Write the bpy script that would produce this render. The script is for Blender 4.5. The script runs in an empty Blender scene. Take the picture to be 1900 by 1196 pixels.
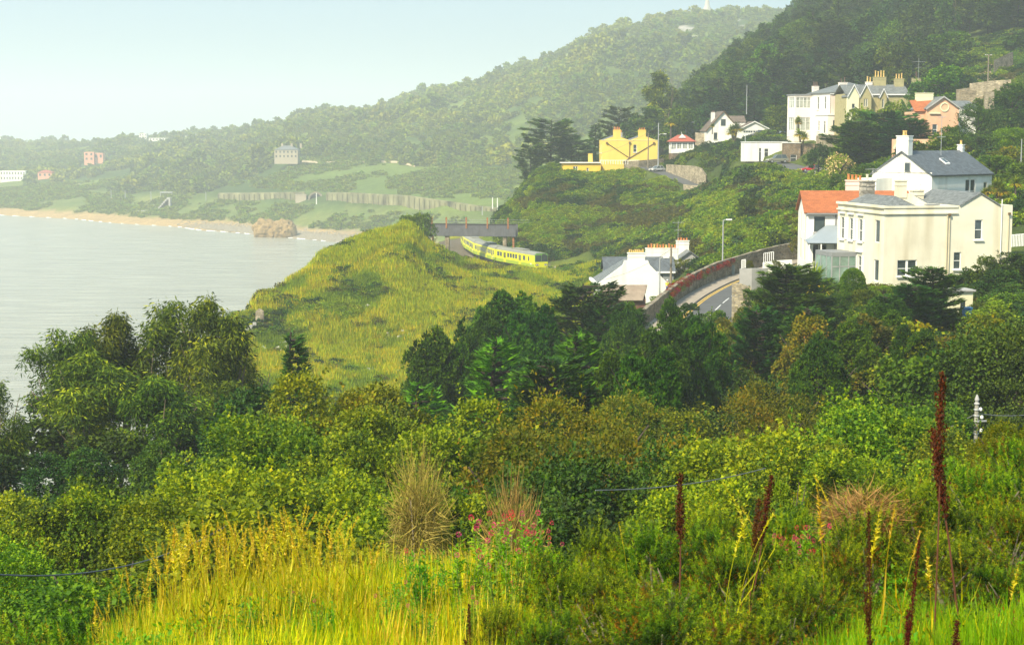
import bpy, math, random, time
import numpy as np
from mathutils import Vector, Matrix

random.seed(7)
NR = np.random.RandomState(11)
T0 = time.time()
scene = bpy.context.scene
COL = scene.collection

# ------------------------------------------------------------------ camera
F = 3013.0            # focal length in photo pixels (photo 1900 x 1196)
HC = 60.0             # eye height above the sea
TH = math.atan((598 - 250) / F)      # camera looks a little down
CT, ST = math.cos(TH), math.sin(TH)
cam_d = bpy.data.cameras.new('camera')
cam = bpy.data.objects.new('camera', cam_d)
COL.objects.link(cam)
cam.location = (0, 0, HC)
cam.rotation_euler = (math.pi / 2 - TH, 0, 0)
cam_d.sensor_width = 36.0
cam_d.lens = 36.0 * F / 1900.0
cam_d.clip_start = 0.3
cam_d.clip_end = 20000
cam_d.dof.use_dof = True
cam_d.dof.focus_distance = 160
cam_d.dof.aperture_fstop = 14.0
scene.camera = cam

# ------------------------------------------------------------------ world, sun, exposure
SUN_AZ = math.radians(-142)     # direction towards the sun measured from +Y, clockwise
SUN_EL = math.radians(44)
world = bpy.data.worlds.new('World')
scene.world = world
world.use_nodes = True
wn = world.node_tree
wn.nodes.clear()
w_out = wn.nodes.new('ShaderNodeOutputWorld')
w_bg = wn.nodes.new('ShaderNodeBackground')
w_sky = wn.nodes.new('ShaderNodeTexSky')
w_sky.sky_type = 'NISHITA'
w_sky.sun_disc = False
w_sky.sun_elevation = SUN_EL
w_sky.sun_rotation = SUN_AZ
w_sky.altitude = 50
w_sky.air_density = 1.0
w_sky.dust_density = 3.5
w_sky.ozone_density = 1.2
w_bg.inputs['Strength'].default_value = 0.092
w_mix = wn.nodes.new('ShaderNodeMix')
w_mix.data_type = 'RGBA'
w_mix.inputs['Factor'].default_value = 0.55
w_mix.inputs['B'].default_value = (3.0, 5.6, 7.9, 1)      # even bright blue added to lift the sky and offset the haze tint
wn.links.new(w_sky.outputs[0], w_mix.inputs['A'])
wn.links.new(w_mix.outputs['Result'], w_bg.inputs['Color'])
wn.links.new(w_bg.outputs[0], w_out.inputs[0])

sun_d = bpy.data.lights.new('sun', 'SUN')
sun_d.energy = 5.0
sun_d.angle = math.radians(3)
sun_d.color = (1.0, 0.90, 0.70)
sun = bpy.data.objects.new('sun', sun_d)
COL.objects.link(sun)
sv = Vector((math.sin(SUN_AZ) * math.cos(SUN_EL), math.cos(SUN_AZ) * math.cos(SUN_EL), math.sin(SUN_EL)))
sun.rotation_euler = (-sv).to_track_quat('-Z', 'Y').to_euler()
sun.location = (-60, -60, 200)

scene.view_settings.view_transform = 'Standard'
scene.view_settings.look = 'None'
scene.view_settings.exposure = 0.62
scene.view_settings.gamma = 1.0
scene.view_settings.use_curve_mapping = False
scene.render.engine = 'CYCLES'
scene.cycles.max_bounces = 6
scene.cycles.diffuse_bounces = 2
scene.cycles.glossy_bounces = 2
scene.cycles.transmission_bounces = 3
scene.cycles.transparent_max_bounces = 6
scene.cycles.volume_bounces = 1
scene.cycles.use_denoising = True
scene.cycles.caustics_reflective = False
scene.cycles.caustics_refractive = False


# ------------------------------------------------------------------ pixel helpers
def P(px, py, Y):
    """World point at forward distance Y that the photo shows at (px, py)."""
    u = (px - 950) / F
    v = (598 - py) / F
    dy = CT + v * ST
    dz = -ST + v * CT
    return Vector((u * Y / dy, Y, HC + dz * Y / dy))


def Zp(py, Y):
    return P(950, py, Y).z


# ------------------------------------------------------------------ numpy noise
def _hash(ix, iy, seed):
    h = (ix * 374761393 + iy * 668265263 + seed * 1442695041) & 0x7fffffff
    h = ((h ^ (h >> 13)) * 1274126177) & 0x7fffffff
    return ((h ^ (h >> 16)) & 0xffff) / 65535.0


def vnoise(x, y, seed=0):
    x = np.asarray(x, float); y = np.asarray(y, float)
    ix = np.floor(x).astype(np.int64); iy = np.floor(y).astype(np.int64)
    fx = x - ix; fy = y - iy
    fx = fx * fx * (3 - 2 * fx); fy = fy * fy * (3 - 2 * fy)
    a = _hash(ix, iy, seed); b = _hash(ix + 1, iy, seed)
    c = _hash(ix, iy + 1, seed); d = _hash(ix + 1, iy + 1, seed)
    return (a * (1 - fx) + b * fx) * (1 - fy) + (c * (1 - fx) + d * fx) * fy


def fbm(x, y, seed=0, octv=4):
    s = 0.0; a = 0.5; t = 0.0
    for i in range(octv):
        s = s + a * vnoise(x * 2 ** i, y * 2 ** i, seed + i * 17)
        t += a; a *= 0.5
    return s / t


# ------------------------------------------------------------------ terrain model
NEARY = [1.2, 5, 8, 12, 16, 20, 30, 45, 60, 90, 130]
NEAR = {
    -1200: [58.3, 57.6, 56.0, 53.5, 51.5, 49.5, 45, 42, 39, 33, 22],
    -400: [58.3, 57.7, 56.4, 54.5, 52.5, 50.5, 46, 43, 40.5, 36, 27],
    0: [58.3, 57.8, 56.9, 55.2, 53, 50.8, 46.5, 43.5, 41.5, 38, 29],
    100: [58.3, 57.9, 57.2, 56.0, 54, 51.5, 46.5, 43.5, 41.5, 38.5, 30],
    400: [58.3, 57.9, 57.3, 56.5, 55, 52, 46.5, 43, 41, 38, 31],
    900: [58.3, 57.9, 57.3, 56.7, 55.5, 52.5, 47, 42.5, 40.5, 37.5, 33],
    1300: [58.3, 57.9, 57.3, 56.6, 55.4, 52.5, 47, 43, 41, 39.5, 38.5],
    1700: [58.3, 57.9, 57.3, 56.6, 55.7, 53.5, 48.5, 44, 42, 41.5, 44],
    1900: [58.3, 57.9, 57.4, 56.8, 56.1, 54.8, 50, 45.5, 43.5, 43, 45.5],
    2500: [58.4, 58.1, 57.7, 57.2, 56.6, 56.0, 53, 49, 47, 47, 49],
}
p = lambda Y, py: (Y, Zp(py, Y))
FARHILL = [(1000, 55), (1300, 120), (1600, 168), (1700, 176), (1900, 178), (4200, 60)]
FARP = {
    -1200: [(180, 8), (260, -6), (1600, -6), (1700, 0), (1760, 3), (1820, 9), (2200, 25), (3000, 40), (4200, 10)],
    -400: [(180, 12), (250, -6), (1380, -6), (1440, 0), (1490, 3), (1540, 9), (1800, 20), (2400, 38), (3000, 42), (4200, 10)],
    0: [(180, 14), (250, -6), (1160, -6), (1221, 0), (1270, 2.8), (1315, 9), (1400, 12), (1550, 17), (1900, 33), (2300, 43), (2600, 42), (4200, 5)],
    200: [(180, 15), (240, -6), (1060, -6), (1116, 0), (1175, 2.8), (1220, 9), (1290, 12.5), (1500, 24), (1850, 42), (2200, 49), (4200, 5)],
    380: [(180, 17), (235, -6), (960, -6), (1020, 0), (1075, 2.8), (1120, 11), (1155, 14), (1175, 18), (1500, 36), (1850, 54), (2100, 57), (4200, 5)],
    418: [(180, 24), (225, 29.5), p(245, 577), (262, 18), (275, 4), (290, -6), (950, -6), (1005, 0), (1060, 2.8), (1110, 12), (1140, 15), (1160, 19), (1500, 38), (1850, 57), (2100, 60), (4200, 5)],
    480: [(180, 25), (220, 28), p(262, 535), (280, 22), (300, 4), (320, -6), (910, -6), (975, 0), (1030, 2.8), (1085, 14), (1110, 15.5), (1122, 20), (1300, 37), (1600, 58), (1900, 66), (4200, 5)],
    540: [(180, 26), (225, 29), p(272, 510), (290, 26), (320, 3), (340, -6), (880, -6), (945, 0), (1010, 2.8), (1070, 15), (1085, 16), (1095, 22), (1220, 41), (1500, 62), (1700, 70), (4200, 5)],
    600: [(185, 26), (235, 29), p(283, 460), (300, 33), (335, 4), (350, -6), (860, -6), (918, 0), (985, 2.8), (1045, 15.5), (1056, 16), (1064, 22), (1200, 39), (1400, 57), (1600, 74), (1900, 80), (4200, 10)],
    650: [(190, 26), (240, 29), p(290, 440), (310, 34), (345, 5), (360, -6), (840, -6), (900, 0), (960, 2.8), (1020, 15.5), (1030, 16), (1038, 22), (1180, 39), (1400, 61), (1600, 77), (1900, 84), (4200, 10)],
    700: [(195, 26.5), (240, 28), p(295, 422), (315, 37), (355, 5), (370, -6), (820, -6), (880, 0), (935, 3), (995, 15.5), (1005, 16), (1013, 21.5), (1150, 38), (1400, 65), (1700, 81), (2000, 85), (4200, 10)],
    760: [(200, 27), (245, 28.5), p(303, 405), (320, 40), (350, 35), (390, 5), (410, -6), (790, -5), (840, 0), (900, 3), (960, 15.5), (970, 16), (978, 21.5), (1150, 39), (1400, 71), (1700, 91), (2000, 94), (4200, 10)],
    777: [(200, 27), (245, 28.5), p(304, 438), (320, 36), (350, 33), (390, 5), (410, -6), (790, -5), (840, 0), (900, 3), (960, 15.5), (970, 16), (978, 21.5), (1150, 39), (1400, 71), (1700, 91), (2000, 94), (4200, 10)],
    800: [(205, 28), (245, 29), p(305, 447), (320, 35), (340, 32.6), (380, 32.1), (430, 32.1), (470, 20), (500, 0), (520, -5), (770, -4), (830, 0), (880, 3), (945, 15.5), (955, 16), (962, 21), (1150, 40), (1400, 75), (1700, 96), (2000, 100), (4200, 20)],
    826: [(205, 30), (245, 30.5), p(309, 463), (325, 33), (338, 32.1), (430, 32.1), (480, 31), (520, 15), (550, 3), (700, 1), (800, 3), (860, 8), (920, 15.5), (930, 16), (938, 21), (1120, 40), (1400, 80), (1700, 103), (2000, 106), (4200, 20)],
    850: [(205, 30), (245, 30.5), p(312, 477), (325, 33), (338, 32.1), (430, 32.1), (480, 31), (520, 15), (550, 3), (700, 1), (800, 3), (860, 8), (920, 15.5), (930, 16), (938, 21), (1120, 40), (1400, 80), (1700, 103), (2000, 106), (4200, 20)],
    930: [(205, 32), (245, 31.5), p(318, 498), (326, 32.4), (338, 32.1), (376, 32.1), (384, 33.5), p(430, 398), (460, 33), (550, 10), (640, 4), (800, 8), (890, 15.5), (900, 16), (908, 20), (1100, 42), (1400, 88), (1700, 116), (2000, 120), (4200, 20)],
    1000: [(205, 33), (250, 31.8), p(312, 505), (320, 32.3), (330, 32.1), (346, 32.3), p(430, 322), (445, 50), (480, 48), (560, 25), (620, 5), (900, 22), (1100, 52), (1400, 103), (1700, 131), (2000, 130), (4200, 20)],
    1045: [(205, 34), (250, 32.2), (300, 32.8), (322, 32.9), (344, 33.1), (352, 34.6), p(430, 310), (445, 52), (480, 50), (560, 27), (620, 8), (900, 27), (1100, 58), (1400, 113), (1700, 148), (2000, 140), (4200, 20)],
    1100: [(170, 36.5), (205, 36), (250, 33.6), p(320, 495), p(340, 478), (365, 38), p(435, 310), (450, 52), (520, 50), (600, 32), (700, 25), (900, 35), (1100, 68), (1400, 128), (1700, 163), (2000, 155), (4200, 20)],
    1220: [(170, 38.4), (215, 38.6), (260, 38.3), (300, 39), (335, 40.5), (375, 44.5), p(414, 322), (440, 51.5), (480, 54), (560, 58), (650, 52), (800, 45)] + FARHILL,
    1300: [(150, 39.8), (180, 40.9), (217, 41), (240, 41.7), (280, 43), (330, 45.5), p(385, 352), (396, 47.4), (404, 52.2), (424, 56.9), (445, 58), (480, 62), (560, 72), (650, 76), (750, 70)] + [(1000, 58), (1300, 125), (1600, 172), (1700, 180), (1900, 182), (4200, 60)],
    1400: [(150, 41.5), (195, 41.7), (210, 42), (225, 45), (260, 46.6), (300, 48.8), (330, 53.6), (340, 54.1), (353, 54.3), (360, 57.8), (400, 58.6), (428, 59.6), (455, 65), (520, 80), (600, 88), (700, 86)] + FARHILL[:0] + [(1000, 75), (1300, 130), (1700, 182), (1900, 184), (4200, 60)],
    1500: [(130, 43.5), (150, 45.5), (180, 46), (200, 47.5), (230, 48.5), (280, 50), (316, 51.9), (340, 53.0), (350, 58.3), (380, 59.6), (420, 64), (500, 82), (600, 100), (700, 115), (1000, 110), (1700, 186), (4200, 60)],
    1640: [(130, 45.4), (150, 46.0), (175, 46.5), (190, 50), (205, 51), (260, 54), (300, 56.5), (335, 59), (352, 59.9), (372, 60.4), (450, 76), (600, 106), (700, 120), (1000, 140), (1700, 190), (4200, 60)],
    1780: [(130, 45.6), (150, 46.0), (170, 47), (190, 51), (210, 52), (250, 55), (290, 58.5), (340, 66), (400, 77), (500, 92), (650, 118), (1000, 150), (1700, 190), (4200, 60)],
    1900: [(130, 46.5), (150, 48), (170, 50), (200, 53), (250, 57), (300, 63), (350, 71), (400, 80), (500, 98), (650, 125), (1000, 150), (1700, 190), (4200, 60)],
    2500: [(150, 52), (200, 58), (300, 70), (400, 88), (500, 105), (650, 130), (1000, 160), (1700, 190), (4200, 60)],
}
NR_Y = 820
LY = np.linspace(math.log(1.2), math.log(4200), NR_Y)
YS = np.exp(LY)
az = np.concatenate([np.linspace(-0.62, -0.345, 36)[:-1], np.linspace(-0.345, 0.345, 470), np.linspace(0.345, 0.5, 22)[1:]])
NA = len(az)
AZPX = az * F + 950


def build_profiles():
    npx = sorted(NEAR)
    near = np.array([NEAR[k] for k in npx])
    cols = sorted(FARP)
    prof = []
    for c in cols:
        nz = [np.interp(c, npx, near[:, j]) for j in range(len(NEARY))]
        pts = [(y, z) for y, z in zip(NEARY, nz)] + list(FARP[c])
        first = FARP[c][0][0]
        pts = [q for q in pts[:len(NEARY)] if q[0] < first - 5] + list(FARP[c])
        ys = np.log([q[0] for q in pts]); zs = np.array([q[1] for q in pts])
        prof.append(np.interp(LY, ys, zs))
    prof = np.array(prof)                     # ncol x NR_Y
    H = np.empty((NA, NR_Y))
    for j in range(NR_Y):
        H[:, j] = np.interp(AZPX, cols, prof[:, j])
    # soften creases a little
    def blur(A, axis, n):
        k = np.hanning(n + 2)[1:-1]; k /= k.sum()
        pad = [(0, 0), (0, 0)]; pad[axis] = (n // 2, n // 2)
        B = np.pad(A, pad, mode='edge')
        out = np.zeros_like(A)
        for i, w in enumerate(k):
            out += w * (B[i:i + A.shape[0], :] if axis == 0 else B[:, i:i + A.shape[1]])
        return out
    H = blur(H, 0, 9)
    H = blur(H, 1, 3)
    return H


HT = build_profiles()
XX = az[:, None] * YS[None, :]
YY = np.broadcast_to(YS[None, :], XX.shape)
PXG = np.broadcast_to(AZPX[:, None], XX.shape)
# relief: big lumps far away, small ones near; none on the railway and roads
amp = np.interp(LY, np.log([1, 10, 60, 150, 250, 400, 900, 1500, 4000]), [0.03, 0.12, 0.3, 0.35, 0.6, 0.8, 1.5, 5.0, 8.0])[None, :]
n1 = fbm(XX / 14, YY / 14, 3) - 0.5
n2 = fbm(XX / 3.1, YY / 3.1, 9, 3) - 0.5
n3 = fbm(XX / 90, YY / 90, 5) - 0.5
rel = np.where(YY > 700, n3 * 2.4 * amp, n1 * 1.6 * amp + n2 * 0.7 * np.minimum(amp, 0.6))
flat = ((np.abs(HT - 32.1) < 0.5) & (YY > 318) & (YY < 440) & (PXG < 1110))
rel = np.where(flat, 0.0, rel)
# houses, gardens and road stand on firm level ground
yard = ((PXG > 1180) & (YY > 140) & (YY < 230)) | ((PXG > 1180) & (YY > 330) & (YY < 375))
rel = np.where(yard, rel * 0.25, rel)
beach = (YY > 800) & (HT < 3.2)
rel = np.where(beach, rel * 0.12, rel)
# gullies and ribs down the headland face
head = np.clip((YY - 195) / 30, 0, 1) * np.clip((330 - YY) / 20, 0, 1) * np.clip((1090 - PXG) / 80, 0, 1)
gul = fbm(XX / 11 + 0.35 * YY / 11, YY / 40, 21, 4) - 0.5
rel = rel + head * gul * 2.6 * (HT < 43.0) * np.clip((HT - 5) / 15, 0, 1) * np.where(flat, 0, 1) * np.clip((316 - YY) / 12, 0, 1)
HT = HT + rel


# roads: the ground is levelled along their centre lines
def cr(pts, n=10):
    """smooth polyline through world points"""
    out = []
    q = [Vector(a) for a in pts]
    q = [q[0] * 2 - q[1]] + q + [q[-1] * 2 - q[-2]]
    for i in range(1, len(q) - 2):
        for j in range(n):
            t = j / n
            a, b, c, d = q[i - 1], q[i], q[i + 1], q[i + 2]
            out.append(0.5 * ((2 * b) + (c - a) * t + (2 * a - 5 * b + 4 * c - d) * t * t + (3 * b - a - 3 * c + d) * t ** 3))
    out.append(q[-2])
    return out


ROAD_LOW = cr([(14.5, 146, 40.2), (17.5, 158, 40.6), (21.3, 172.5, 41.0), (25.5, 187.8, 41.35), (31.2, 203, 41.8), (38.5, 215, 42.4), (47, 224, 43.2)])
ROAD_UP = cr([tuple(P(*q)) for q in [(1165, 298, 440), (1190, 306, 432), (1222, 317, 418), (1262, 331, 405), (1300, 347, 392), (1345, 356, 374), (1380, 362, 358)]])
ROAD_SIDE = cr([tuple(P(*q)) for q in [(1385, 299, 350), (1440, 301, 345), (1500, 318, 331), (1545, 328, 319), (1595, 342, 303), (1640, 352, 285)]])


def level(path, half, feather=2.5, drop=0.08):
    global HT
    A = np.array([tuple(q) for q in path])
    y0, y1 = A[:, 1].min() - 12, A[:, 1].max() + 12
    m = (YY > y0) & (YY < y1) & (XX > A[:, 0].min() - 12) & (XX < A[:, 0].max() + 12)
    ii, jj = np.nonzero(m)
    xs, ys = XX[ii, jj], YY[ii, jj]
    best = np.full(len(xs), 1e9); bz = np.zeros(len(xs))
    for k in range(len(A) - 1):
        a, b = A[k], A[k + 1]; d = b - a; L2 = d[0] ** 2 + d[1] ** 2
        t = np.clip(((xs - a[0]) * d[0] + (ys - a[1]) * d[1]) / L2, 0, 1)
        ds = np.hypot(xs - a[0] - t * d[0], ys - a[1] - t * d[1])
        u = ds < best
        best = np.where(u, ds, best); bz = np.where(u, a[2] + t * d[2], bz)
    w = np.clip((half + feather - best) / feather, 0, 1)
    HT[ii, jj] = HT[ii, jj] * (1 - w) + (bz - drop) * w


level(ROAD_LOW, 6.2, 2.5, 0.12)
level(ROAD_UP, 3.6, 1.5, 0.12)
level(ROAD_SIDE, 3.2, 1.5, 0.12)


def gz(x, y):
    """Ground height at a world point."""
    a = x / max(y, 1.2); l = math.log(max(y, 1.2))
    i = np.searchsorted(az, a) - 1
    i = int(min(max(i, 0), NA - 2))
    fa = min(max((a - az[i]) / (az[i + 1] - az[i]), 0), 1)
    t = (l - LY[0]) / (LY[1] - LY[0])
    j = int(min(max(t, 0), NR_Y - 2)); fj = min(max(t - j, 0), 1)
    return float((HT[i, j] * (1 - fa) + HT[i + 1, j] * fa) * (1 - fj) + (HT[i, j + 1] * (1 - fa) + HT[i + 1, j + 1] * fa) * fj)


def gzv(x, y):
    a = x / np.maximum(y, 1.2); l = np.log(np.maximum(y, 1.2))
    i = np.clip(np.searchsorted(az, a) - 1, 0, NA - 2)
    fa = np.clip((a - az[i]) / (az[i + 1] - az[i]), 0, 1)
    t = (l - LY[0]) / (LY[1] - LY[0])
    j = np.clip(t.astype(int), 0, NR_Y - 2); fj = np.clip(t - j, 0, 1)
    return (HT[i, j] * (1 - fa) + HT[i + 1, j] * fa) * (1 - fj) + (HT[i, j + 1] * (1 - fa) + HT[i + 1, j + 1] * fa) * fj


def xat(px, Y, py=500):
    return P(px, py, Y).x


# ------------------------------------------------------------------ object helpers
def tag(o, label=None, cat=None, group=None, kind=None):
    if label: o['label'] = label
    if cat: o['category'] = cat
    if group: o['group'] = group
    if kind: o['kind'] = kind
    return o


def link(name, data, parent=None, mat=None, loc=None):
    o = bpy.data.objects.new(name, data)
    COL.objects.link(o)
    if parent is not None: o.parent = parent
    if loc is not None: o.location = loc
    if mat is not None and data is not None and not data.materials:
        data.materials.append(mat)
    return o


def empty(name, loc, rz=0.0, label=None, cat=None, group=None):
    o = bpy.data.objects.new(name, None)
    o.empty_display_size = 0.5
    COL.objects.link(o)
    o.location = loc
    o.rotation_euler = (0, 0, rz)
    return tag(o, label, cat, group)


def npmesh(name, V, faces_loops, counts, attr=None, smooth=False):
    """Fast mesh from arrays: V (n,3), faces_loops flat vertex indices, counts per face."""
    V = np.ascontiguousarray(V, dtype=np.float32)
    L = np.ascontiguousarray(faces_loops, dtype=np.int32)
    C = np.ascontiguousarray(counts, dtype=np.int32)
    me = bpy.data.meshes.new(name)
    me.vertices.add(len(V)); me.vertices.foreach_set('co', V.ravel())
    me.loops.add(len(L)); me.loops.foreach_set('vertex_index', L)
    me.polygons.add(len(C))
    st = np.concatenate([[0], np.cumsum(C)[:-1]]).astype(np.int32)
    me.polygons.foreach_set('loop_start', st)
    me.polygons.foreach_set('loop_total', C)
    me.polygons.foreach_set('use_smooth', np.full(len(C), smooth))
    me.update(calc_edges=True)
    if attr is not None:
        for nm, arr in attr.items():
            arr = np.asarray(arr, dtype=np.float32)
            if arr.ndim == 1:
                at = me.attributes.new(nm, 'FLOAT', 'POINT'); at.data.foreach_set('value', arr)
            else:
                at = me.attributes.new(nm, 'FLOAT_COLOR', 'POINT'); at.data.foreach_set('color', arr.ravel())
    return me


class MB:
    """Collects simple shapes (local coordinates) into one mesh."""
    def __init__(s): s.v = []; s.f = []
    def add(s, vs, fs):
        b = len(s.v); s.v += [tuple(q) for q in vs]; s.f += [tuple(i + b for i in q) for q in fs]; return s
    def box(s, x0, x1, y0, y1, z0, z1, rz=0.0, c=None):
        vs = [(x, y, z) for z in (z0, z1) for x, y in ((x0, y0), (x1, y0), (x1, y1), (x0, y1))]
        if rz:
            cx, cy = c if c else ((x0 + x1) / 2, (y0 + y1) / 2)
            k, q = math.cos(rz), math.sin(rz)
            vs = [(cx + (x - cx) * k - (y - cy) * q, cy + (x - cx) * q + (y - cy) * k, z) for x, y, z in vs]
        return s.add(vs, [(3, 2, 1, 0), (4, 5, 6, 7), (0, 1, 5, 4), (1, 2, 6, 5), (2, 3, 7, 6), (3, 0, 4, 7)])
    def prism(s, pts, ax, a0, a1):
        """polygon pts (2D) extruded along axis ax from a0 to a1. 2D order: remaining axes in xyz order."""
        n = len(pts)
        def mk(q, a):
            if ax == 'x': return (a, q[0], q[1])
            if ax == 'y': return (q[0], a, q[1])
            return (q[0], q[1], a)
        vs = [mk(q, a0) for q in pts] + [mk(q, a1) for q in pts]
        fs = [tuple(range(n - 1, -1, -1)), tuple(range(n, 2 * n))]
        fs += [(i, (i + 1) % n, n + (i + 1) % n, n + i) for i in range(n)]
        return s.add(vs, fs)
    def tube(s, pts, r, n=6, cap=True):
        """tube along points; r a number or a list."""
        pts = [Vector(q) for q in pts]
        rs = r if isinstance(r, (list, tuple)) else [r] * len(pts)
        rings = []
        for i, q in enumerate(pts):
            d = (pts[min(i + 1, len(pts) - 1)] - pts[max(i - 1, 0)])
            if d.length < 1e-9: d = Vector((0, 0, 1))
            d.normalize()
            a = d.cross(Vector((0, 0, 1)))
            if a.length < 0.05: a = d.cross(Vector((0, 1, 0)))
            a.normalize(); b = d.cross(a)
            rings.append([q + (a * math.cos(2 * math.pi * k / n) + b * math.sin(2 * math.pi * k / n)) * rs[i] for k in range(n)])
        base = len(s.v)
        for rg in rings: s.v += [tuple(q) for q in rg]
        for i in range(len(rings) - 1):
            for k in range(n):
                a0 = base + i * n + k; a1 = base + i * n + (k + 1) % n
                s.f.append((a0, a1, a1 + n, a0 + n))
        if cap:
            s.f.append(tuple(base + k for k in range(n - 1, -1, -1)))
            e = base + (len(rings) - 1) * n
            s.f.append(tuple(e + k for k in range(n)))
        return s
    def lathe(s, prof, c=(0, 0, 0), n=12):
        """prof: list of (r, z)"""
        base = len(s.v)
        for r, z in prof:
            for k in range(n):
                a = 2 * math.pi * k / n
                s.v.append((c[0] + r * math.cos(a), c[1] + r * math.sin(a), c[2] + z))
        for i in range(len(prof) - 1):
            for k in range(n):
                a0 = base + i * n + k; a1 = base + i * n + (k + 1) % n
                s.f.append((a0, a1, a1 + n, a0 + n))
        s.f.append(tuple(base + k for k in range(n - 1, -1, -1)))
        e = base + (len(prof) - 1) * n
        s.f.append(tuple(e + k for k in range(n)))
        return s
    def mesh(s, name):
        me = bpy.data.meshes.new(name)
        me.from_pydata([tuple(q) for q in s.v], [], s.f)
        me.update()
        return me
    def build(s, name, mat, parent=None, loc=None, smooth=False):
        me = s.mesh(name)
        if smooth:
            me.polygons.foreach_set('use_smooth', [True] * len(me.polygons))
        return link(name, me, parent, mat, loc)


def copy_tree(o, parent=None):
    c = o.copy(); COL.objects.link(c)
    if parent is not None:
        c.parent = parent
        c.matrix_parent_inverse = Matrix.Identity(4)
    for ch in list(o.children): copy_tree(ch, c)
    return c


# ------------------------------------------------------------------ materials
MATS = {}


def nodes_of(m):
    m.use_nodes = True
    nt = m.node_tree
    bs = nt.nodes.get('Principled BSDF')
    return nt, bs


def paint(name, col, rough=0.8, var=0.12, scale=1.2, bump=0.0, bscale=8.0, spec=0.3, dirt=None, metal=0.0, coords='Object', stretch=None, dirtamt=0.35):
    """General painted / rendered / stone surface with soft uneven colour, optional dirt and relief."""
    if name in MATS: return MATS[name]
    m = bpy.data.materials.new(name); MATS[name] = m
    nt, bs = nodes_of(m)
    N = nt.nodes; Lk = nt.links
    tc = N.new('ShaderNodeTexCoord')
    mp = N.new('ShaderNodeMapping')
    if stretch: mp.inputs['Scale'].default_value = stretch
    Lk.new(tc.outputs[coords], mp.inputs[0])
    nz = N.new('ShaderNodeTexNoise'); nz.inputs['Scale'].default_value = scale; nz.inputs['Detail'].default_value = 6
    nz.inputs['Roughness'].default_value = 0.65
    Lk.new(mp.outputs[0], nz.inputs['Vector'])
    rp = N.new('ShaderNodeValToRGB')
    d = [max(c * (1 - var * 1.6), 0) for c in col]; l = [min(c * (1 + var), 1) for c in col]
    rp.color_ramp.elements[0].position = 0.3; rp.color_ramp.elements[0].color = (*d, 1)
    rp.color_ramp.elements[1].position = 0.7; rp.color_ramp.elements[1].color = (*l, 1)
    Lk.new(nz.outputs['Fac'], rp.inputs[0])
    out = rp.outputs[0]
    if dirt:
        n2 = N.new('ShaderNodeTexNoise'); n2.inputs['Scale'].default_value = scale * 0.7; n2.inputs['Detail'].default_value = 8
        mp2 = N.new('ShaderNodeMapping'); mp2.inputs['Scale'].default_value = (3.0, 3.0, 0.35)
        Lk.new(tc.outputs[coords], mp2.inputs[0]); Lk.new(mp2.outputs[0], n2.inputs['Vector'])
        r2 = N.new('ShaderNodeValToRGB'); r2.color_ramp.elements[0].position = 0.48; r2.color_ramp.elements[1].position = 0.78
        r2.color_ramp.elements[1].color = (dirtamt,) * 3 + (1,)
        Lk.new(n2.outputs['Fac'], r2.inputs[0])
        mx = N.new('ShaderNodeMix'); mx.data_type = 'RGBA'
        Lk.new(r2.outputs[0], mx.inputs['Factor']); Lk.new(out, mx.inputs['A']); mx.inputs['B'].default_value = (*dirt, 1)
        out = mx.outputs['Result']
    Lk.new(out, bs.inputs['Base Color'])
    bs.inputs['Roughness'].default_value = rough
    bs.inputs['Specular IOR Level'].default_value = spec
    bs.inputs['Metallic'].default_value = metal
    if bump > 0:
        n3 = N.new('ShaderNodeTexNoise'); n3.inputs['Scale'].default_value = bscale; n3.inputs['Detail'].default_value = 5
        Lk.new(mp.outputs[0], n3.inputs['Vector'])
        bp = N.new('ShaderNodeBump'); bp.inputs['Strength'].default_value = bump; bp.inputs['Distance'].default_value = 0.05
        Lk.new(n3.outputs['Fac'], bp.inputs['Height']); Lk.new(bp.outputs[0], bs.inputs['Normal'])
    return m


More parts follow.
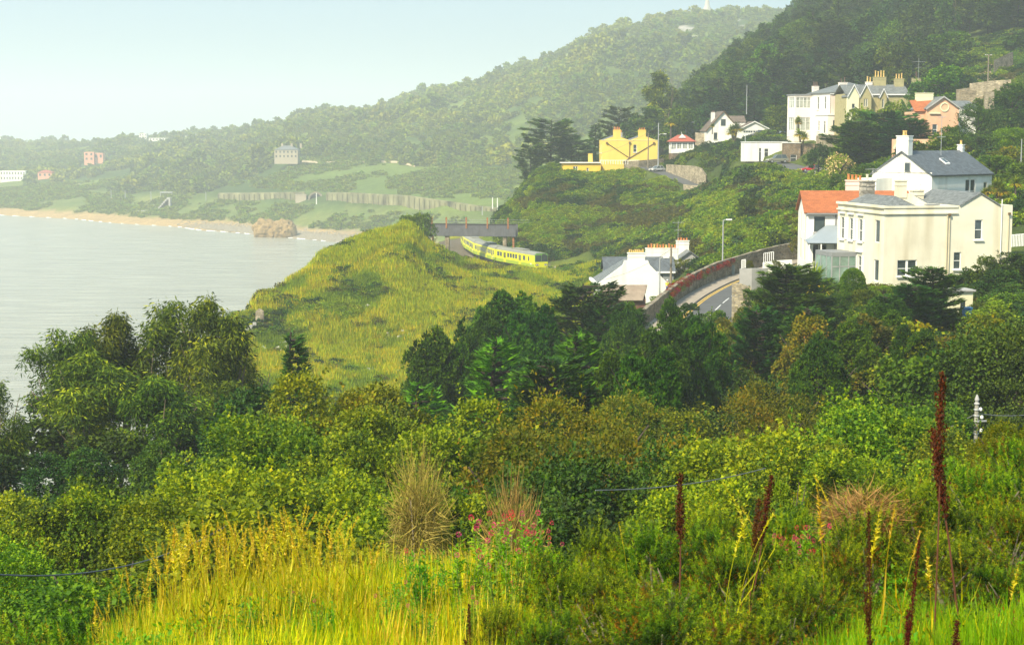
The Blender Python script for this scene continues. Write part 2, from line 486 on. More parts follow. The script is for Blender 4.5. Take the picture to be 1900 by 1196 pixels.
def ground_material():
    m = bpy.data.materials.new('ground_cover'); nt, bs = nodes_of(m); N = nt.nodes; Lk = nt.links
    at = N.new('ShaderNodeAttribute'); at.attribute_name = 'col'
    tc = N.new('ShaderNodeTexCoord')
    out = at.outputs['Color']
    for sc_, lo, hi, st in ((0.9, 0.62, 1.35, (1, 1, 1)), (0.16, 0.7, 1.3, (1, 1, 1)), (5.0, 0.7, 1.3, (1, 1, 1))):
        mp = N.new('ShaderNodeMapping'); mp.inputs['Scale'].default_value = st
        Lk.new(tc.outputs['Object'], mp.inputs[0])
        nz = N.new('ShaderNodeTexNoise'); nz.inputs['Scale'].default_value = sc_; nz.inputs['Detail'].default_value = 7; nz.inputs['Roughness'].default_value = 0.7
        Lk.new(mp.outputs[0], nz.inputs['Vector'])
        mr = N.new('ShaderNodeMapRange'); mr.inputs['From Min'].default_value = 0.25; mr.inputs['From Max'].default_value = 0.75
        mr.inputs['To Min'].default_value = lo; mr.inputs['To Max'].default_value = hi
        Lk.new(nz.outputs['Fac'], mr.inputs['Value'])
        mx = N.new('ShaderNodeMix'); mx.data_type = 'RGBA'; mx.blend_type = 'MULTIPLY'; mx.inputs['Factor'].default_value = 1.0
        Lk.new(out, mx.inputs['A']); Lk.new(mr.outputs[0], mx.inputs['B'])
        out = mx.outputs['Result']
    Lk.new(out, bs.inputs['Base Color'])
    bs.inputs['Roughness'].default_value = 0.95
    bs.inputs['Specular IOR Level'].default_value = 0.1
    nz = N.new('ShaderNodeTexNoise'); nz.inputs['Scale'].default_value = 2.2; nz.inputs['Detail'].default_value = 8
    Lk.new(tc.outputs['Object'], nz.inputs['Vector'])
    bp = N.new('ShaderNodeBump'); bp.inputs['Strength'].default_value = 0.8; bp.inputs['Distance'].default_value = 0.5
    Lk.new(nz.outputs['Fac'], bp.inputs['Height']); Lk.new(bp.outputs[0], bs.inputs['Normal'])
    return m


# ------------------------------------------------------------------ ground sheet
def lerp3(a, b, t):
    return np.asarray(a)[None, None, :] * (1 - t[..., None]) + np.asarray(b)[None, None, :] * t[..., None]


def ground_colours():
    g_dark = (0.035, 0.05, 0.015); g_grass = (0.28, 0.27, 0.012); g_dry = (0.40, 0.30, 0.03); g_green = (0.11, 0.17, 0.012)
    sand = (0.42, 0.29, 0.13); scrub = (0.05, 0.075, 0.015); farg = (0.055, 0.09, 0.02)
    a = fbm(XX / 9 + YY / 30, YY / 22, 31); b = fbm(XX / 3, YY / 6, 37); c = fbm(XX / 60, YY / 60, 41)
    near = lerp3(g_dark, (0.10, 0.11, 0.02), np.clip(b * 1.4 - 0.3, 0, 1))
    hd = lerp3(g_green, g_grass, np.clip((a - 0.38) * 5, 0, 1))
    hd = hd * (1 - 0.8 * np.clip((b - 0.55) * 5, 0, 1)[..., None]) + np.asarray(g_dry) * (0.8 * np.clip((b - 0.55) * 5, 0, 1))[..., None]
    dg = fbm((XX - .55 * YY) / 5, (XX + .55 * YY) / 34, 43)
    hd = hd * (1 - .75 * np.clip((dg - .52) * 6, 0, 1)[..., None]) + np.asarray((0.07, 0.11, 0.015)) * (.75 * np.clip((dg - .52) * 6, 0, 1)[..., None])
    # more brown towards the cliff edge and sea side
    edge = np.clip((640 - PXG) / 200, 0, 1) * np.clip((a - 0.3) * 2, 0, 1)
    hd = hd * (1 - 0.6 * edge[..., None]) + np.asarray((0.16, 0.13, 0.04)) * 0.6 * edge[..., None]
    # shelf near railway greener
    sh = np.clip((PXG - 800) / 100, 0, 1)
    hd = hd * (1 - 0.45 * sh[..., None]) + np.asarray((0.11, 0.17, 0.02)) * 0.45 * sh[..., None]
    sc_ = lerp3(scrub, (0.09, 0.12, 0.02), np.clip((a - 0.35) * 3, 0, 1))
    fr = lerp3((0.05, 0.085, 0.015), (0.16, 0.21, 0.03), np.clip((c - 0.42) * 4, 0, 1))
    wh = np.clip((YY - 190) / 15, 0, 1) * np.clip((1115 - PXG) / 30, 0, 1)
    col = near * (1 - wh[..., None]) + hd * wh[..., None]
    ws = np.clip((YY - 335) / 10, 0, 1) * np.clip((PXG - 935) / 20, 0, 1)
    ws = np.maximum(ws, np.clip((YY - 140) / 10, 0, 1) * np.clip((PXG - 1115) / 30, 0, 1))
    col = col * (1 - ws[..., None]) + sc_ * ws[..., None]
    wf = np.clip((YY - 700) / 60, 0, 1)
    bank = np.clip((16.5 - HT) / 2, 0, 1) * (YY > 850)
    fr = fr * (1 - bank[..., None]) + lerp3((0.10, 0.15, 0.03), (0.20, 0.22, 0.05), np.clip((a - 0.3) * 2, 0, 1)) * bank[..., None]
    grassy = np.clip((PXG - 520) / 60, 0, 1) * np.clip((960 - PXG) / 60, 0, 1) * np.clip((40 - HT) / 4, 0, 1) * np.clip((HT - 20) / 2, 0, 1)
    fr = fr * (1 - 0.7 * grassy[..., None]) + np.asarray((0.13, 0.19, 0.035)) * 0.7 * grassy[..., None]
    col = col * (1 - wf[..., None]) + fr * wf[..., None]
    ws = np.clip((4.6 - HT) / 1.2, 0, 1) * (YY > 600)
    sd = lerp3(sand, (0.33, 0.27, 0.18), np.clip((b - 0.35) * 3, 0, 1) * np.clip((PXG - 420) / 100, 0, 1))
    col = col * (1 - ws[..., None]) + sd * ws[..., None]
    # bare rock on the summit slopes
    rk = np.clip((fbm(XX / 26, HT / 12, 51) - 0.62) * 9, 0, 1) * (YY > 1300) * np.clip((HT - 95) / 30, 0, 1) * np.clip((PXG - 1000) / 100, 0, 1)
    col = col * (1 - rk[..., None]) + np.asarray((0.42, 0.38, 0.33)) * rk[..., None]
    st = ((PXG > 1795) & (PXG < 1890) & (YY > 330) & (YY < 392)) * 1.0
    col = col * (1 - st[..., None]) + np.asarray((0.30, 0.23, 0.13)) * st[..., None]
    # cutting for the railway and ballast
    rl = flat * 1.0
    col = col * (1 - rl[..., None]) + np.asarray((0.15, 0.125, 0.09)) * rl[..., None]
    rgba = np.concatenate([col, np.ones(col.shape[:2] + (1,))], axis=2)
    return rgba.reshape(-1, 4)


idx = np.arange(NA * NR_Y).reshape(NA, NR_Y)
quads = np.stack([idx[:-1, :-1], idx[1:, :-1], idx[1:, 1:], idx[:-1, 1:]], axis=-1).reshape(-1, 4)
me = npmesh('ground', np.stack([XX, YY, HT], -1).reshape(-1, 3), quads.ravel(), np.full(len(quads), 4), {'col': ground_colours()}, smooth=True)
ground = link('ground', me, None, ground_material())
tag(ground, kind='structure')

# ------------------------------------------------------------------ sea
def sea_material():
    m = bpy.data.materials.new('sea_water'); nt, bs = nodes_of(m); N = nt.nodes; Lk = nt.links
    tc = N.new('ShaderNodeTexCoord')
    mp = N.new('ShaderNodeMapping'); mp.inputs['Scale'].default_value = (0.10, 0.42, 1)
    mp.inputs['Rotation'].default_value = (0, 0, 0.35)
    Lk.new(tc.outputs['Object'], mp.inputs[0])
    n1_ = N.new('ShaderNodeTexNoise'); n1_.inputs['Scale'].default_value = 0.9; n1_.inputs['Detail'].default_value = 7; n1_.inputs['Roughness'].default_value = 0.6
    Lk.new(mp.outputs[0], n1_.inputs['Vector'])
    bp = N.new('ShaderNodeBump'); bp.inputs['Strength'].default_value = 0.9; bp.inputs['Distance'].default_value = 1.2
    Lk.new(n1_.outputs['Fac'], bp.inputs['Height']); Lk.new(bp.outputs[0], bs.inputs['Normal'])
    n2_ = N.new('ShaderNodeTexNoise'); n2_.inputs['Scale'].default_value = 0.10; n2_.inputs['Detail'].default_value = 5
    mp2 = N.new('ShaderNodeMapping'); mp2.inputs['Scale'].default_value = (0.35, 2.2, 1)
    Lk.new(tc.outputs['Object'], mp2.inputs[0]); Lk.new(mp2.outputs[0], n2_.inputs['Vector'])
    rp = N.new('ShaderNodeValToRGB')  # dark ripples painted into the water colour as streaks
    rp.color_ramp.elements[0].position = 0.3; rp.color_ramp.elements[0].color = (0.27, 0.265, 0.21, 1)
    rp.color_ramp.elements[1].position = 0.7; rp.color_ramp.elements[1].color = (0.44, 0.43, 0.34, 1)
    Lk.new(n2_.outputs['Fac'], rp.inputs[0])
    Lk.new(rp.outputs[0], bs.inputs['Base Color'])
    bs.inputs['Roughness'].default_value = 0.18
    bs.inputs['IOR'].default_value = 1.33
    return m


SEA = MB().add([(-5500, -280, 0), (2500, -280, 0), (2500, 9300, 0), (-5500, 9300, 0)], [(0, 1, 2, 3)]).build('sea', sea_material())
tag(SEA, kind='structure')

# ------------------------------------------------------------------ haze
hz = bpy.data.materials.new('haze_air'); hz.use_nodes = True
hn = hz.node_tree; hn.nodes.clear()
ho = hn.nodes.new('ShaderNodeOutputMaterial'); hv = hn.nodes.new('ShaderNodeVolumePrincipled')
hv.inputs['Color'].default_value = (0.91, 0.99, 1.0, 1)
hv.inputs['Density'].default_value = 0.00035
hv.inputs['Anisotropy'].default_value = 0.0
hn.links.new(hv.outputs[0], ho.inputs['Volume'])
HZ = MB().box(-5600, 2600, -300, 9400, -9, 300).build('haze', hz)
tag(HZ, kind='stuff')

# ================================================================== VEGETATION LIBRARY
GAIN = 1.35


def leafmat(name, stops, trans=0.35, rough=0.6, hue=0.03, val=0.25, sat=1.28, gain=True):
    """stops: list of (pos, rgb) along the per-leaf 'tint' attribute; each object also varies a little."""
    m = bpy.data.materials.new(name); m.use_nodes = True
    nt = m.node_tree; N = nt.nodes; Lk = nt.links
    bs = N['Principled BSDF']; out = N['Material Output']
    at = N.new('ShaderNodeAttribute'); at.attribute_name = 'tint'
    stops = [(q, (c[0] * GAIN, c[1] * GAIN, c[2] * GAIN * .8)) for q, c in stops] if gain else stops
    rp = N.new('ShaderNodeValToRGB')
    els = rp.color_ramp.elements
    els[0].position = stops[0][0]; els[0].color = (*stops[0][1], 1)
    els[1].position = stops[-1][0]; els[1].color = (*stops[-1][1], 1)
    for ps, c in stops[1:-1]:
        e = els.new(ps); e.color = (*c, 1)
    Lk.new(at.outputs['Fac'], rp.inputs[0])
    oi = N.new('ShaderNodeObjectInfo')
    hs = N.new('ShaderNodeHueSaturation')
    mr = N.new('ShaderNodeMapRange'); mr.inputs['To Min'].default_value = 0.5 - hue; mr.inputs['To Max'].default_value = 0.5 + hue * 0.7
    Lk.new(oi.outputs['Random'], mr.inputs['Value']); Lk.new(mr.outputs[0], hs.inputs['Hue'])
    mu = N.new('ShaderNodeMath'); mu.operation = 'MULTIPLY'; mu.inputs[1].default_value = 7.31
    fr = N.new('ShaderNodeMath'); fr.operation = 'FRACT'
    Lk.new(oi.outputs['Random'], mu.inputs[0]); Lk.new(mu.outputs[0], fr.inputs[0])
    mv = N.new('ShaderNodeMapRange'); mv.inputs['To Min'].default_value = 1 - val; mv.inputs['To Max'].default_value = 1 + val
    Lk.new(fr.outputs[0], mv.inputs['Value']); Lk.new(mv.outputs[0], hs.inputs['Value'])
    hs.inputs['Saturation'].default_value = sat
    Lk.new(rp.outputs[0], hs.inputs['Color'])
    Lk.new(hs.outputs[0], bs.inputs['Base Color'])
    bs.inputs['Roughness'].default_value = rough
    bs.inputs['Specular IOR Level'].default_value = 0.25
    tr = N.new('ShaderNodeBsdfTranslucent')
    Lk.new(hs.outputs[0], tr.inputs['Color'])
    mx = N.new('ShaderNodeMixShader'); mx.inputs[0].default_value = trans
    Lk.new(bs.outputs[0], mx.inputs[1]); Lk.new(tr.outputs[0], mx.inputs[2]); Lk.new(mx.outputs[0], out.inputs[0])
    return m


LM = {
    'syc': leafmat('sycamore_leaves', [(0.0, (0.010, 0.034, 0.004)), (0.42, (0.075, 0.14, 0.007)), (0.75, (0.26, 0.32, 0.012)), (0.88, (0.42, 0.38, 0.02)), (1.0, (0.38, 0.17, 0.02))]),
    'gold': leafmat('turning_leaves', [(0.0, (0.020, 0.040, 0.006)), (0.4, (0.085, 0.125, 0.012)), (0.75, (0.24, 0.27, 0.018)), (1.0, (0.34, 0.17, 0.022))]),
    'rust': leafmat('rusty_leaves', [(0.0, (0.022, 0.035, 0.008)), (0.4, (0.085, 0.105, 0.016)), (0.75, (0.19, 0.16, 0.025)), (1.0, (0.26, 0.09, 0.025))]),
    'green': leafmat('green_leaves', [(0.0, (0.010, 0.030, 0.005)), (0.45, (0.055, 0.115, 0.010)), (0.8, (0.16, 0.23, 0.015)), (1.0, (0.28, 0.26, 0.03))]),
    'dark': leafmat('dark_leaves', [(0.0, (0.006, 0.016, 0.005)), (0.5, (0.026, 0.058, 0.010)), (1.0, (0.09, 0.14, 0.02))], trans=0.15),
    'bright': leafmat('bright_leaves', [(0.0, (0.05, 0.09, 0.006)), (0.5, (0.16, 0.24, 0.010)), (1.0, (0.34, 0.36, 0.02))]),
    'cyp': leafmat('cypress_sprays', [(0.0, (0.005, 0.018, 0.004)), (0.45, (0.028, 0.075, 0.010)), (1.0, (0.11, 0.21, 0.018))], trans=0.12, val=0.3),
    'cypb': leafmat('fresh_cypress_sprays', [(0.0, (0.007, 0.030, 0.004)), (0.45, (0.05, 0.15, 0.010)), (1.0, (0.15, 0.34, 0.018))], trans=0.15),
    'pine': leafmat('pine_needles', [(0.0, (0.006, 0.022, 0.005)), (0.45, (0.035, 0.09, 0.012)), (0.9, (0.13, 0.22, 0.025)), (1.0, (0.32, 0.27, 0.08))], trans=0.15),
    'euc': leafmat('eucalyptus_leaves', [(0.0, (0.006, 0.016, 0.004)), (0.45, (0.035, 0.065, 0.009)), (0.85, (0.14, 0.19, 0.016)), (1.0, (0.28, 0.30, 0.04))], trans=0.2),
    'gorse': leafmat('gorse_spines', [(0.0, (0.008, 0.018, 0.004)), (0.35, (0.05, 0.11, 0.008)), (0.7, (0.20, 0.30, 0.015)), (0.88, (0.34, 0.36, 0.03)), (1.0, (0.26, 0.12, 0.03))], trans=0.25, val=0.12),
    'brown': leafmat('brown_spines', [(0.0, (0.05, 0.028, 0.012)), (1.0, (0.26, 0.15, 0.06))], trans=0.2),
    'grassy': leafmat('grass_blades', [(0.0, (0.08, 0.15, 0.010)), (0.4, (0.30, 0.38, 0.015)), (0.75, (0.60, 0.54, 0.03)), (1.0, (0.70, 0.52, 0.10))], trans=0.35, val=0.12),
    'lush': leafmat('lush_grass_blades', [(0.0, (0.04, 0.10, 0.008)), (0.7, (0.16, 0.30, 0.015)), (1.0, (0.36, 0.40, 0.04))], trans=0.35, val=0.12),
    'straw': leafmat('straw_stalks', [(0.0, (0.20, 0.20, 0.05)), (0.6, (0.42, 0.36, 0.10)), (1.0, (0.60, 0.50, 0.22))], trans=0.2, val=0.12),
    'dock': leafmat('dock_seed', [(0.0, (0.020, 0.006, 0.004)), (1.0, (0.095, 0.026, 0.010))], trans=0.1, val=0.1),
    'valer': leafmat('valerian_leaves', [(0.0, (0.05, 0.13, 0.02)), (0.7, (0.16, 0.32, 0.04)), (1.0, (0.34, 0.42, 0.06))], trans=0.3, val=0.1),
    'pink': leafmat('pink_petals', [(0.0, (0.35, 0.06, 0.12)), (1.0, (0.70, 0.22, 0.34))], trans=0.3, val=0.1),
    'creep': leafmat('red_creeper', [(0.0, (0.10, 0.015, 0.015)), (0.6, (0.26, 0.05, 0.035)), (1.0, (0.40, 0.16, 0.04))], trans=0.2),
    'olive': leafmat('olive_scrub', [(0.0, (0.03, 0.034, 0.012)), (0.6, (0.085, 0.085, 0.026)), (1.0, (0.17, 0.14, 0.045))], trans=0.15),
    'flower': leafmat('cream_flowers', [(0.0, (0.10, 0.15, 0.03)), (0.55, (0.16, 0.20, 0.04)), (0.6, (0.55, 0.42, 0.32)), (1.0, (0.75, 0.62, 0.45))], trans=0.2),
    'hgrass': leafmat('hill_grass', [(0.0, (0.05, 0.10, 0.010)), (0.45, (0.19, 0.26, 0.010)), (0.75, (0.36, 0.36, 0.02)), (1.0, (0.44, 0.33, 0.06))], trans=0.3, val=0.28, hue=0.012),
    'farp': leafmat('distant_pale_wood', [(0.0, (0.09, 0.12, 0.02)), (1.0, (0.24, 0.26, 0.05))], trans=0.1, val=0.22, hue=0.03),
    'farw_hazed': leafmat('distant_wood', [(0.0, (0.06, 0.085, 0.018)), (0.5, (0.10, 0.135, 0.025)), (1.0, (0.19, 0.22, 0.04))], trans=0.1, val=0.26, hue=0.03),  # low tones lightened, distance haze put into the leaf colour
}
LM['fcon'] = leafmat('hillside_conifer_sprays', [(0.0, (0.004, 0.014, 0.004)), (0.45, (0.035, 0.075, 0.012)), (1.0, (0.19, 0.28, 0.03))], trans=0.12, val=0.35)
BARK = paint('bark', (0.11, 0.085, 0.06), 0.95, 0.3, 3.0, 0.6, 12)
BARKP = paint('pale_bark', (0.26, 0.20, 0.13), 0.9, 0.3, 3.0, 0.4, 10)
BARKD = paint('dark_bark', (0.05, 0.038, 0.028), 0.95, 0.3, 3.0, 0.6, 12)
TWIG = paint('grey_twigs', (0.30, 0.25, 0.18), 0.9, 0.25, 5.0)


def unit(v):
    return v / np.maximum(np.linalg.norm(v, axis=-1, keepdims=True), 1e-9)


def rnd_dir(n, rs):
    v = rs.normal(size=(n, 3)); return unit(v)


def frames(fwd, up, rs=None, roll=0.0):
    """rotation matrices with local +y along fwd and local +z near up."""
    y = unit(fwd)
    x = unit(np.cross(y, up + 1e-4))
    z = np.cross(x, y)
    if roll and rs is not None:
        a = rs.uniform(-roll, roll, len(y))[:, None]
        x, z = x * np.cos(a) + z * np.sin(a), z * np.cos(a) - x * np.sin(a)
    return np.stack([x, y, z], axis=-1)


def tpl(vs, fs):
    return (np.array(vs, float), fs)


def fan(outer, centre):
    vs = [centre] + outer
    n = len(outer)
    return tpl(vs, [(0, 1 + i, 1 + (i + 1) % n) for i in range(n)])


T_LOBE = fan([(0, 0, 0), (0.26, 0.22, -.03), (0.60, 0.42, -.10), (0.27, 0.58, 0), (0, 1, -.12), (-0.27, 0.58, 0), (-0.60, 0.42, -.10), (-0.26, 0.22, -.03)], (0, 0.38, 0.06))
T_OVAL = tpl([(0, 0, 0), (0.3, 0.45, 0.04), (0, 1, -0.08), (-0.3, 0.45, 0.04)], [(0, 1, 2, 3)])
T_WIDE = tpl([(0, 0, 0), (0.48, 0.4, 0.05), (0.1, 1, -0.1), (-0.45, 0.55, 0.05)], [(0, 1, 2, 3)])
T_LONG = tpl([(0, 0, 0), (0.12, 0.4, 0.0), (0, 1, -0.12), (-0.12, 0.4, 0)], [(0, 1, 2, 3)])
T_SPRAY = tpl([(0, -.1, 0), (0.14, 0.15, 0), (0, 1, -.08), (-0.14, 0.15, 0), (.45, .70, -.03), (.02, .25, .02), (-.45, .70, -.03), (-.02, .25, .02), (.36, .28, 0.0), (0.05, .0, 0.02), (-.36, .32, 0)],
              [(0, 1, 2, 3), (9, 1, 4), (0, 3, 6), (0, 8, 9), (0, 9, 10)])


def brush_template(n=11, spread=0.45, w=0.05, seed=1):
    r = random.Random(seed); vs = []; fs = []
    for i in range(n):
        a = 2 * math.pi * i / n + r.uniform(-.2, .2); s = spread * r.uniform(.5, 1.2)
        b = r.uniform(0, .35)
        d = Vector((math.cos(a) * s, 1, math.sin(a) * s)).normalized()
        q = Vector((0, b, 0)); side = Vector((-math.sin(a), 0, math.cos(a))) * w
        k = len(vs)
        vs += [tuple(q - side), tuple(q + side), tuple(q + d * r.uniform(.6, .9))]
        fs.append((k, k + 1, k + 2))
    return tpl(vs, fs)


T_BRUSH = brush_template(6, .75, .17)
T_SPINE = brush_template(9, 1.1, 0.06, 5)


def leaf_arrays(T, pos, R, size, tint):
    V, Fc = T
    n = len(pos); k = len(V)
    W = np.einsum('nij,kj->nki', R, V) * size[:, None, None] + pos[:, None, :]
    base = (np.arange(n) * k)[:, None]
    fl = np.concatenate([np.array(f) for f in Fc])
    loops = (base + fl[None, :]).ravel()
    cnt = np.tile(np.array([len(f) for f in Fc]), n)
    return W.reshape(-1, 3), loops, cnt, np.repeat(tint, k)


def join_arrays(parts):
    Vs, Ls, Cs, Ts = [], [], [], []; b = 0
    for V, L, C, T in parts:
        Vs.append(V); Ls.append(L + b); Cs.append(C); Ts.append(T); b += len(V)
    return np.concatenate(Vs), np.concatenate(Ls), np.concatenate(Cs), np.concatenate(Ts)


def leafmesh(name, arrs, mat):
    V, L, C, T = join_arrays(arrs) if isinstance(arrs, list) else arrs
    me = npmesh(name, V, L, C, {'tint': np.clip(T, 0, 1)})
    me.materials.append(mat)
    return me


def lobes_points(lobes, n, rs, shell=(0.72, 1.06), cull=0.72, top=0.25):
    """points near the outside of a union of ellipsoid lobes (cx,cy,cz,rx,rz); also outward directions."""
    L = np.array(lobes, float)
    wgt = L[:, 3] ** 2; wgt /= wgt.sum()
    k = rs.choice(len(L), n * 2, p=wgt)
    d = rnd_dir(n * 2, rs); d[:, 2] += top * rs.rand(n * 2); d = unit(d)
    r = rs.uniform(shell[0], shell[1], n * 2)
    c = L[k]
    r = r * (1 + .55 * (fbm(d[:, 0] * 2.3 + k * 3.1, d[:, 1] * 2.3 + d[:, 2] * 2.1, 15, 3) - .5))
    pz = np.stack([c[:, 0] + d[:, 0] * c[:, 3] * r, c[:, 1] + d[:, 1] * c[:, 3] * r, c[:, 2] + d[:, 2] * c[:, 4] * r], -1)
    keep = np.ones(len(pz), bool)
    for i in range(len(L)):
        q = ((pz[:, 0] - L[i, 0]) / L[i, 3]) ** 2 + ((pz[:, 1] - L[i, 1]) / L[i, 3]) ** 2 + ((pz[:, 2] - L[i, 2]) / L[i, 4]) ** 2
        keep &= ~((q < cull ** 2) & (k != i))
    # gaps
    g = fbm(pz[:, 0] * 0.9 + pz[:, 2] * 0.7, pz[:, 1] * 0.9 - pz[:, 2] * 0.4, 77, 3)
    keep &= g > 0.36
    pz, d, k = pz[keep][:n], d[keep][:n], k[keep][:n]
    return pz, d, k


def crown_lobes(R, H0, H1, n, rs, rmin=0.30, rmax=0.5, squash=0.85):
    out = []
    zc = (H0 + H1) / 2; hz_ = (H1 - H0) / 2
    for i in range(n):
        a = rs.uniform(0, 2 * math.pi); t = rs.uniform(-0.8, 0.95)
        rr = math.sqrt(max(0, 1 - t * t)) * rs.uniform(0.45, 0.8)
        lr = R * rs.uniform(rmin, rmax)
        out.append((math.cos(a) * rr * R, math.sin(a) * rr * R, min(zc + t * hz_ * 0.8, H1 - lr * squash), lr, lr * squash))
    out.append((0, 0, zc, R * 0.55, hz_ * 0.75))
    return out


def tint_of(pz, k, rs, ks=None, lo=0.1, amp=0.55):
    kk = rs.rand(200)[k % 200]
    nz = fbm(pz[:, 0] * 0.8 + pz[:, 2], pz[:, 1] * 0.8 + pz[:, 2] * 0.6, 5, 3)
    nz = np.clip((nz - .5) * 1.9 + .5, 0, 1)
    return lo + amp * (0.4 * kk + 0.6 * nz) + rs.uniform(-0.18, 0.30, len(pz))


def trunk_mesh(H, R, mat, rs, limbs=6, r0=0.16, fork=0.3, n=6, lean=(0, 0)):
    m = MB()
    top = Vector((lean[0], lean[1], H * 0.75))
    mid = Vector((lean[0] * 0.3 + rs.uniform(-.1, .1), lean[1] * 0.3, H * fork))
    m.tube([(0, 0, -0.6), (0, 0, 0.1), mid, top], [r0 * 1.3, r0, r0 * 0.8, r0 * 0.25], n)
    for i in range(limbs):
        a = rs.uniform(0, 6.28); t = rs.uniform(0.15, 0.75)
        s = mid.lerp(top, t)
        e = Vector((math.cos(a) * R * rs.uniform(.5, .85), math.sin(a) * R * rs.uniform(.5, .85), min(s.z + H * rs.uniform(.1, .35), H * .9)))
        md = s.lerp(e, .5) + Vector((0, 0, -H * 0.03))
        m.tube([s, md, e], [r0 * .5, r0 * .33, r0 * .1], 5)
    me = m.mesh('trunk'); me.materials.append(mat); return me


PROTO = {}     # kind -> list of (crown mesh, trunk mesh or None, height, radius)


def add_proto(kind, crown, trunk, H, R):
    PROTO.setdefault(kind, []).append((crown, trunk, H, R))


def broadleaf(kind, mat, T, H, R, nleaf, size, seed, nlobes=12, H0=0.22, bark=BARK, droop=0.3, rmin=.3, rmax=.5, top=.35, amp=.55, lo=.1):
    rs = np.random.RandomState(seed)
    lob = crown_lobes(R, H * H0, H, nlobes, rs, rmin, rmax)
    pz, d, k = lobes_points(lob, nleaf, rs, top=top)
    # ragged sprigs standing out of the crown
    ns = max(30, nleaf // 160); si = rs.choice(len(pz), ns); per = 16
    sd_ = unit(d[si] + np.array([0, 0, .55]) + rs.normal(scale=.35, size=(ns, 3))); ln = rs.uniform(.25, .85, ns) * R / 3
    tt = rs.rand(ns, per)
    sp = (pz[si][:, None, :] + sd_[:, None, :] * (tt * ln[:, None])[..., None] + rs.normal(scale=size * .35, size=(ns, per, 3))).reshape(-1, 3)
    pz = np.concatenate([pz, sp]); d = np.concatenate([d, np.repeat(sd_, per, 0)]); k = np.concatenate([k, np.repeat(k[si], per)])
    # leaves shingle outwards and droop
    fwd = unit(d + rs.normal(scale=0.5, size=d.shape) + np.array([0, 0, -droop]))
    up = unit(d * 0.6 + np.array([0, 0, 0.9]) + rs.normal(scale=0.35, size=d.shape))
    R_ = frames(fwd, up)
    sz = size * rs.uniform(0.65, 1.25, len(pz))
    arr = leaf_arrays(T, pz, R_, sz, tint_of(pz, k, rs, lo=lo, amp=amp))
    cm = leafmesh('crown', arr, mat)
    tm = trunk_mesh(H, R, bark, rs)
    add_proto(kind, cm, tm, H, R)


def cypress(kind, mat, H, R, seed, nl=46, flat=0.35, wind=0.0, shape='cone', per=42, size=0.55, bark=BARKD):
    """layered conifer: limbs carrying flat sprays."""
    rs = np.random.RandomState(seed)
    P_, D_, U_ = [], [], []
    tk = MB(); tk.tube([(0, 0, -.6), (wind * .1, 0, H * .4), (wind * R * .35, 0, H * .93)], [.26, .18, .05], 7)
    for i in range(nl):
        t = 0.10 + 0.88 * (i + rs.rand()) / nl
        a = i * 2.399 + rs.uniform(-.4, .4)
        if shape == 'cone': L = R * (1 - t) ** 0.75 * rs.uniform(.6, 1.15) + .25
        elif shape == 'flat': L = R * (0.62 + 0.5 * math.sin(min(t, .95) * 2.7)) * rs.uniform(.5, 1.1) * (1.0 if t < .8 else .75)
        else: L = R * math.sqrt(max(0.05, 1 - (2 * t - 1) ** 2)) * rs.uniform(.7, 1.1)
        dx, dy = math.cos(a), math.sin(a)
        L *= 1 + wind * 0.55 * dx
        s = np.array([wind * R * .35 * t, 0, H * t * .93])
        rise = flat * L * (0.55 if shape != 'flat' else 0.25) * rs.uniform(.3, 1.2)
        e = s + np.array([dx * L + wind * L * .25, dy * L, rise])
        tk.tube([tuple(s), tuple((s + e) / 2 + np.array([0, 0, -rise * .2])), tuple(e)], [.07, .05, .02], 4, cap=False)
        n = int(per * (L / R) * rs.uniform(.8, 1.2)) + 8
        u = rs.uniform(.22, 1.03, n) ** .7
        w = L * .26 * (1.15 - u) + .16
        side = np.array([-dy, dx, 0])
        q = s + (e - s) * u[:, None] + side * (rs.uniform(-1, 1, n) * w)[:, None] + np.array([0, 0, 1]) * (rs.normal(scale=.10 * H / 8, size=n) - 0.12 * (1 - u) * L)[:, None]
        f = unit((e - s)[None, :] + side * rs.uniform(-1, 1, n)[:, None] * L * .9 + np.array([0, 0, 1]) * (rs.uniform(-.1, .6, n) * L)[:, None])
        P_.append(q); D_.append(f)
        U_.append(unit(np.array([0, 0, 1.0])[None, :] + rs.normal(scale=.35, size=(n, 3))))
    q = np.concatenate(P_); f = np.concatenate(D_); u = np.concatenate(U_)
    zt = np.clip(q[:, 2] / H, 0, 1)
    tint = 0.12 + 0.5 * fbm(q[:, 0] * 1.1 + q[:, 2], q[:, 1] * 1.1 + q[:, 2], seed, 3) + rs.uniform(-.15, .3, len(q))
    cm = leafmesh('crown', leaf_arrays(T_SPRAY, q, frames(f, u), size * rs.uniform(.6, 1.2, len(q)), tint), mat)
    tm = tk.mesh('trunk'); tm.materials.append(bark)
    add_proto(kind, cm, tm, H, R)


def pine(kind, mat, H, R, seed, n=1500, size=.5, nl=9):
    rs = np.random.RandomState(seed)
    lob = crown_lobes(R, H * .12, H, nl, rs, .15, .24, 1.5)
    pz, d, k = lobes_points(lob, n, rs, (0.7, 1.05), top=.5)
    f = unit(d * 1.0 + np.array([0, 0, .7]) + rs.normal(scale=.22, size=d.shape))
    tint = tint_of(pz, k, rs, lo=.02, amp=.6)
    a1 = leaf_arrays(T_BRUSH, pz, frames(f, rnd_dir(len(f), rs)), size * rs.uniform(.7, 1.25, len(pz)), tint)
    cm = leafmesh('crown', [a1], mat)
    add_proto(kind, cm, trunk_mesh(H, R, BARKD, rs, 8, .14), H, R)


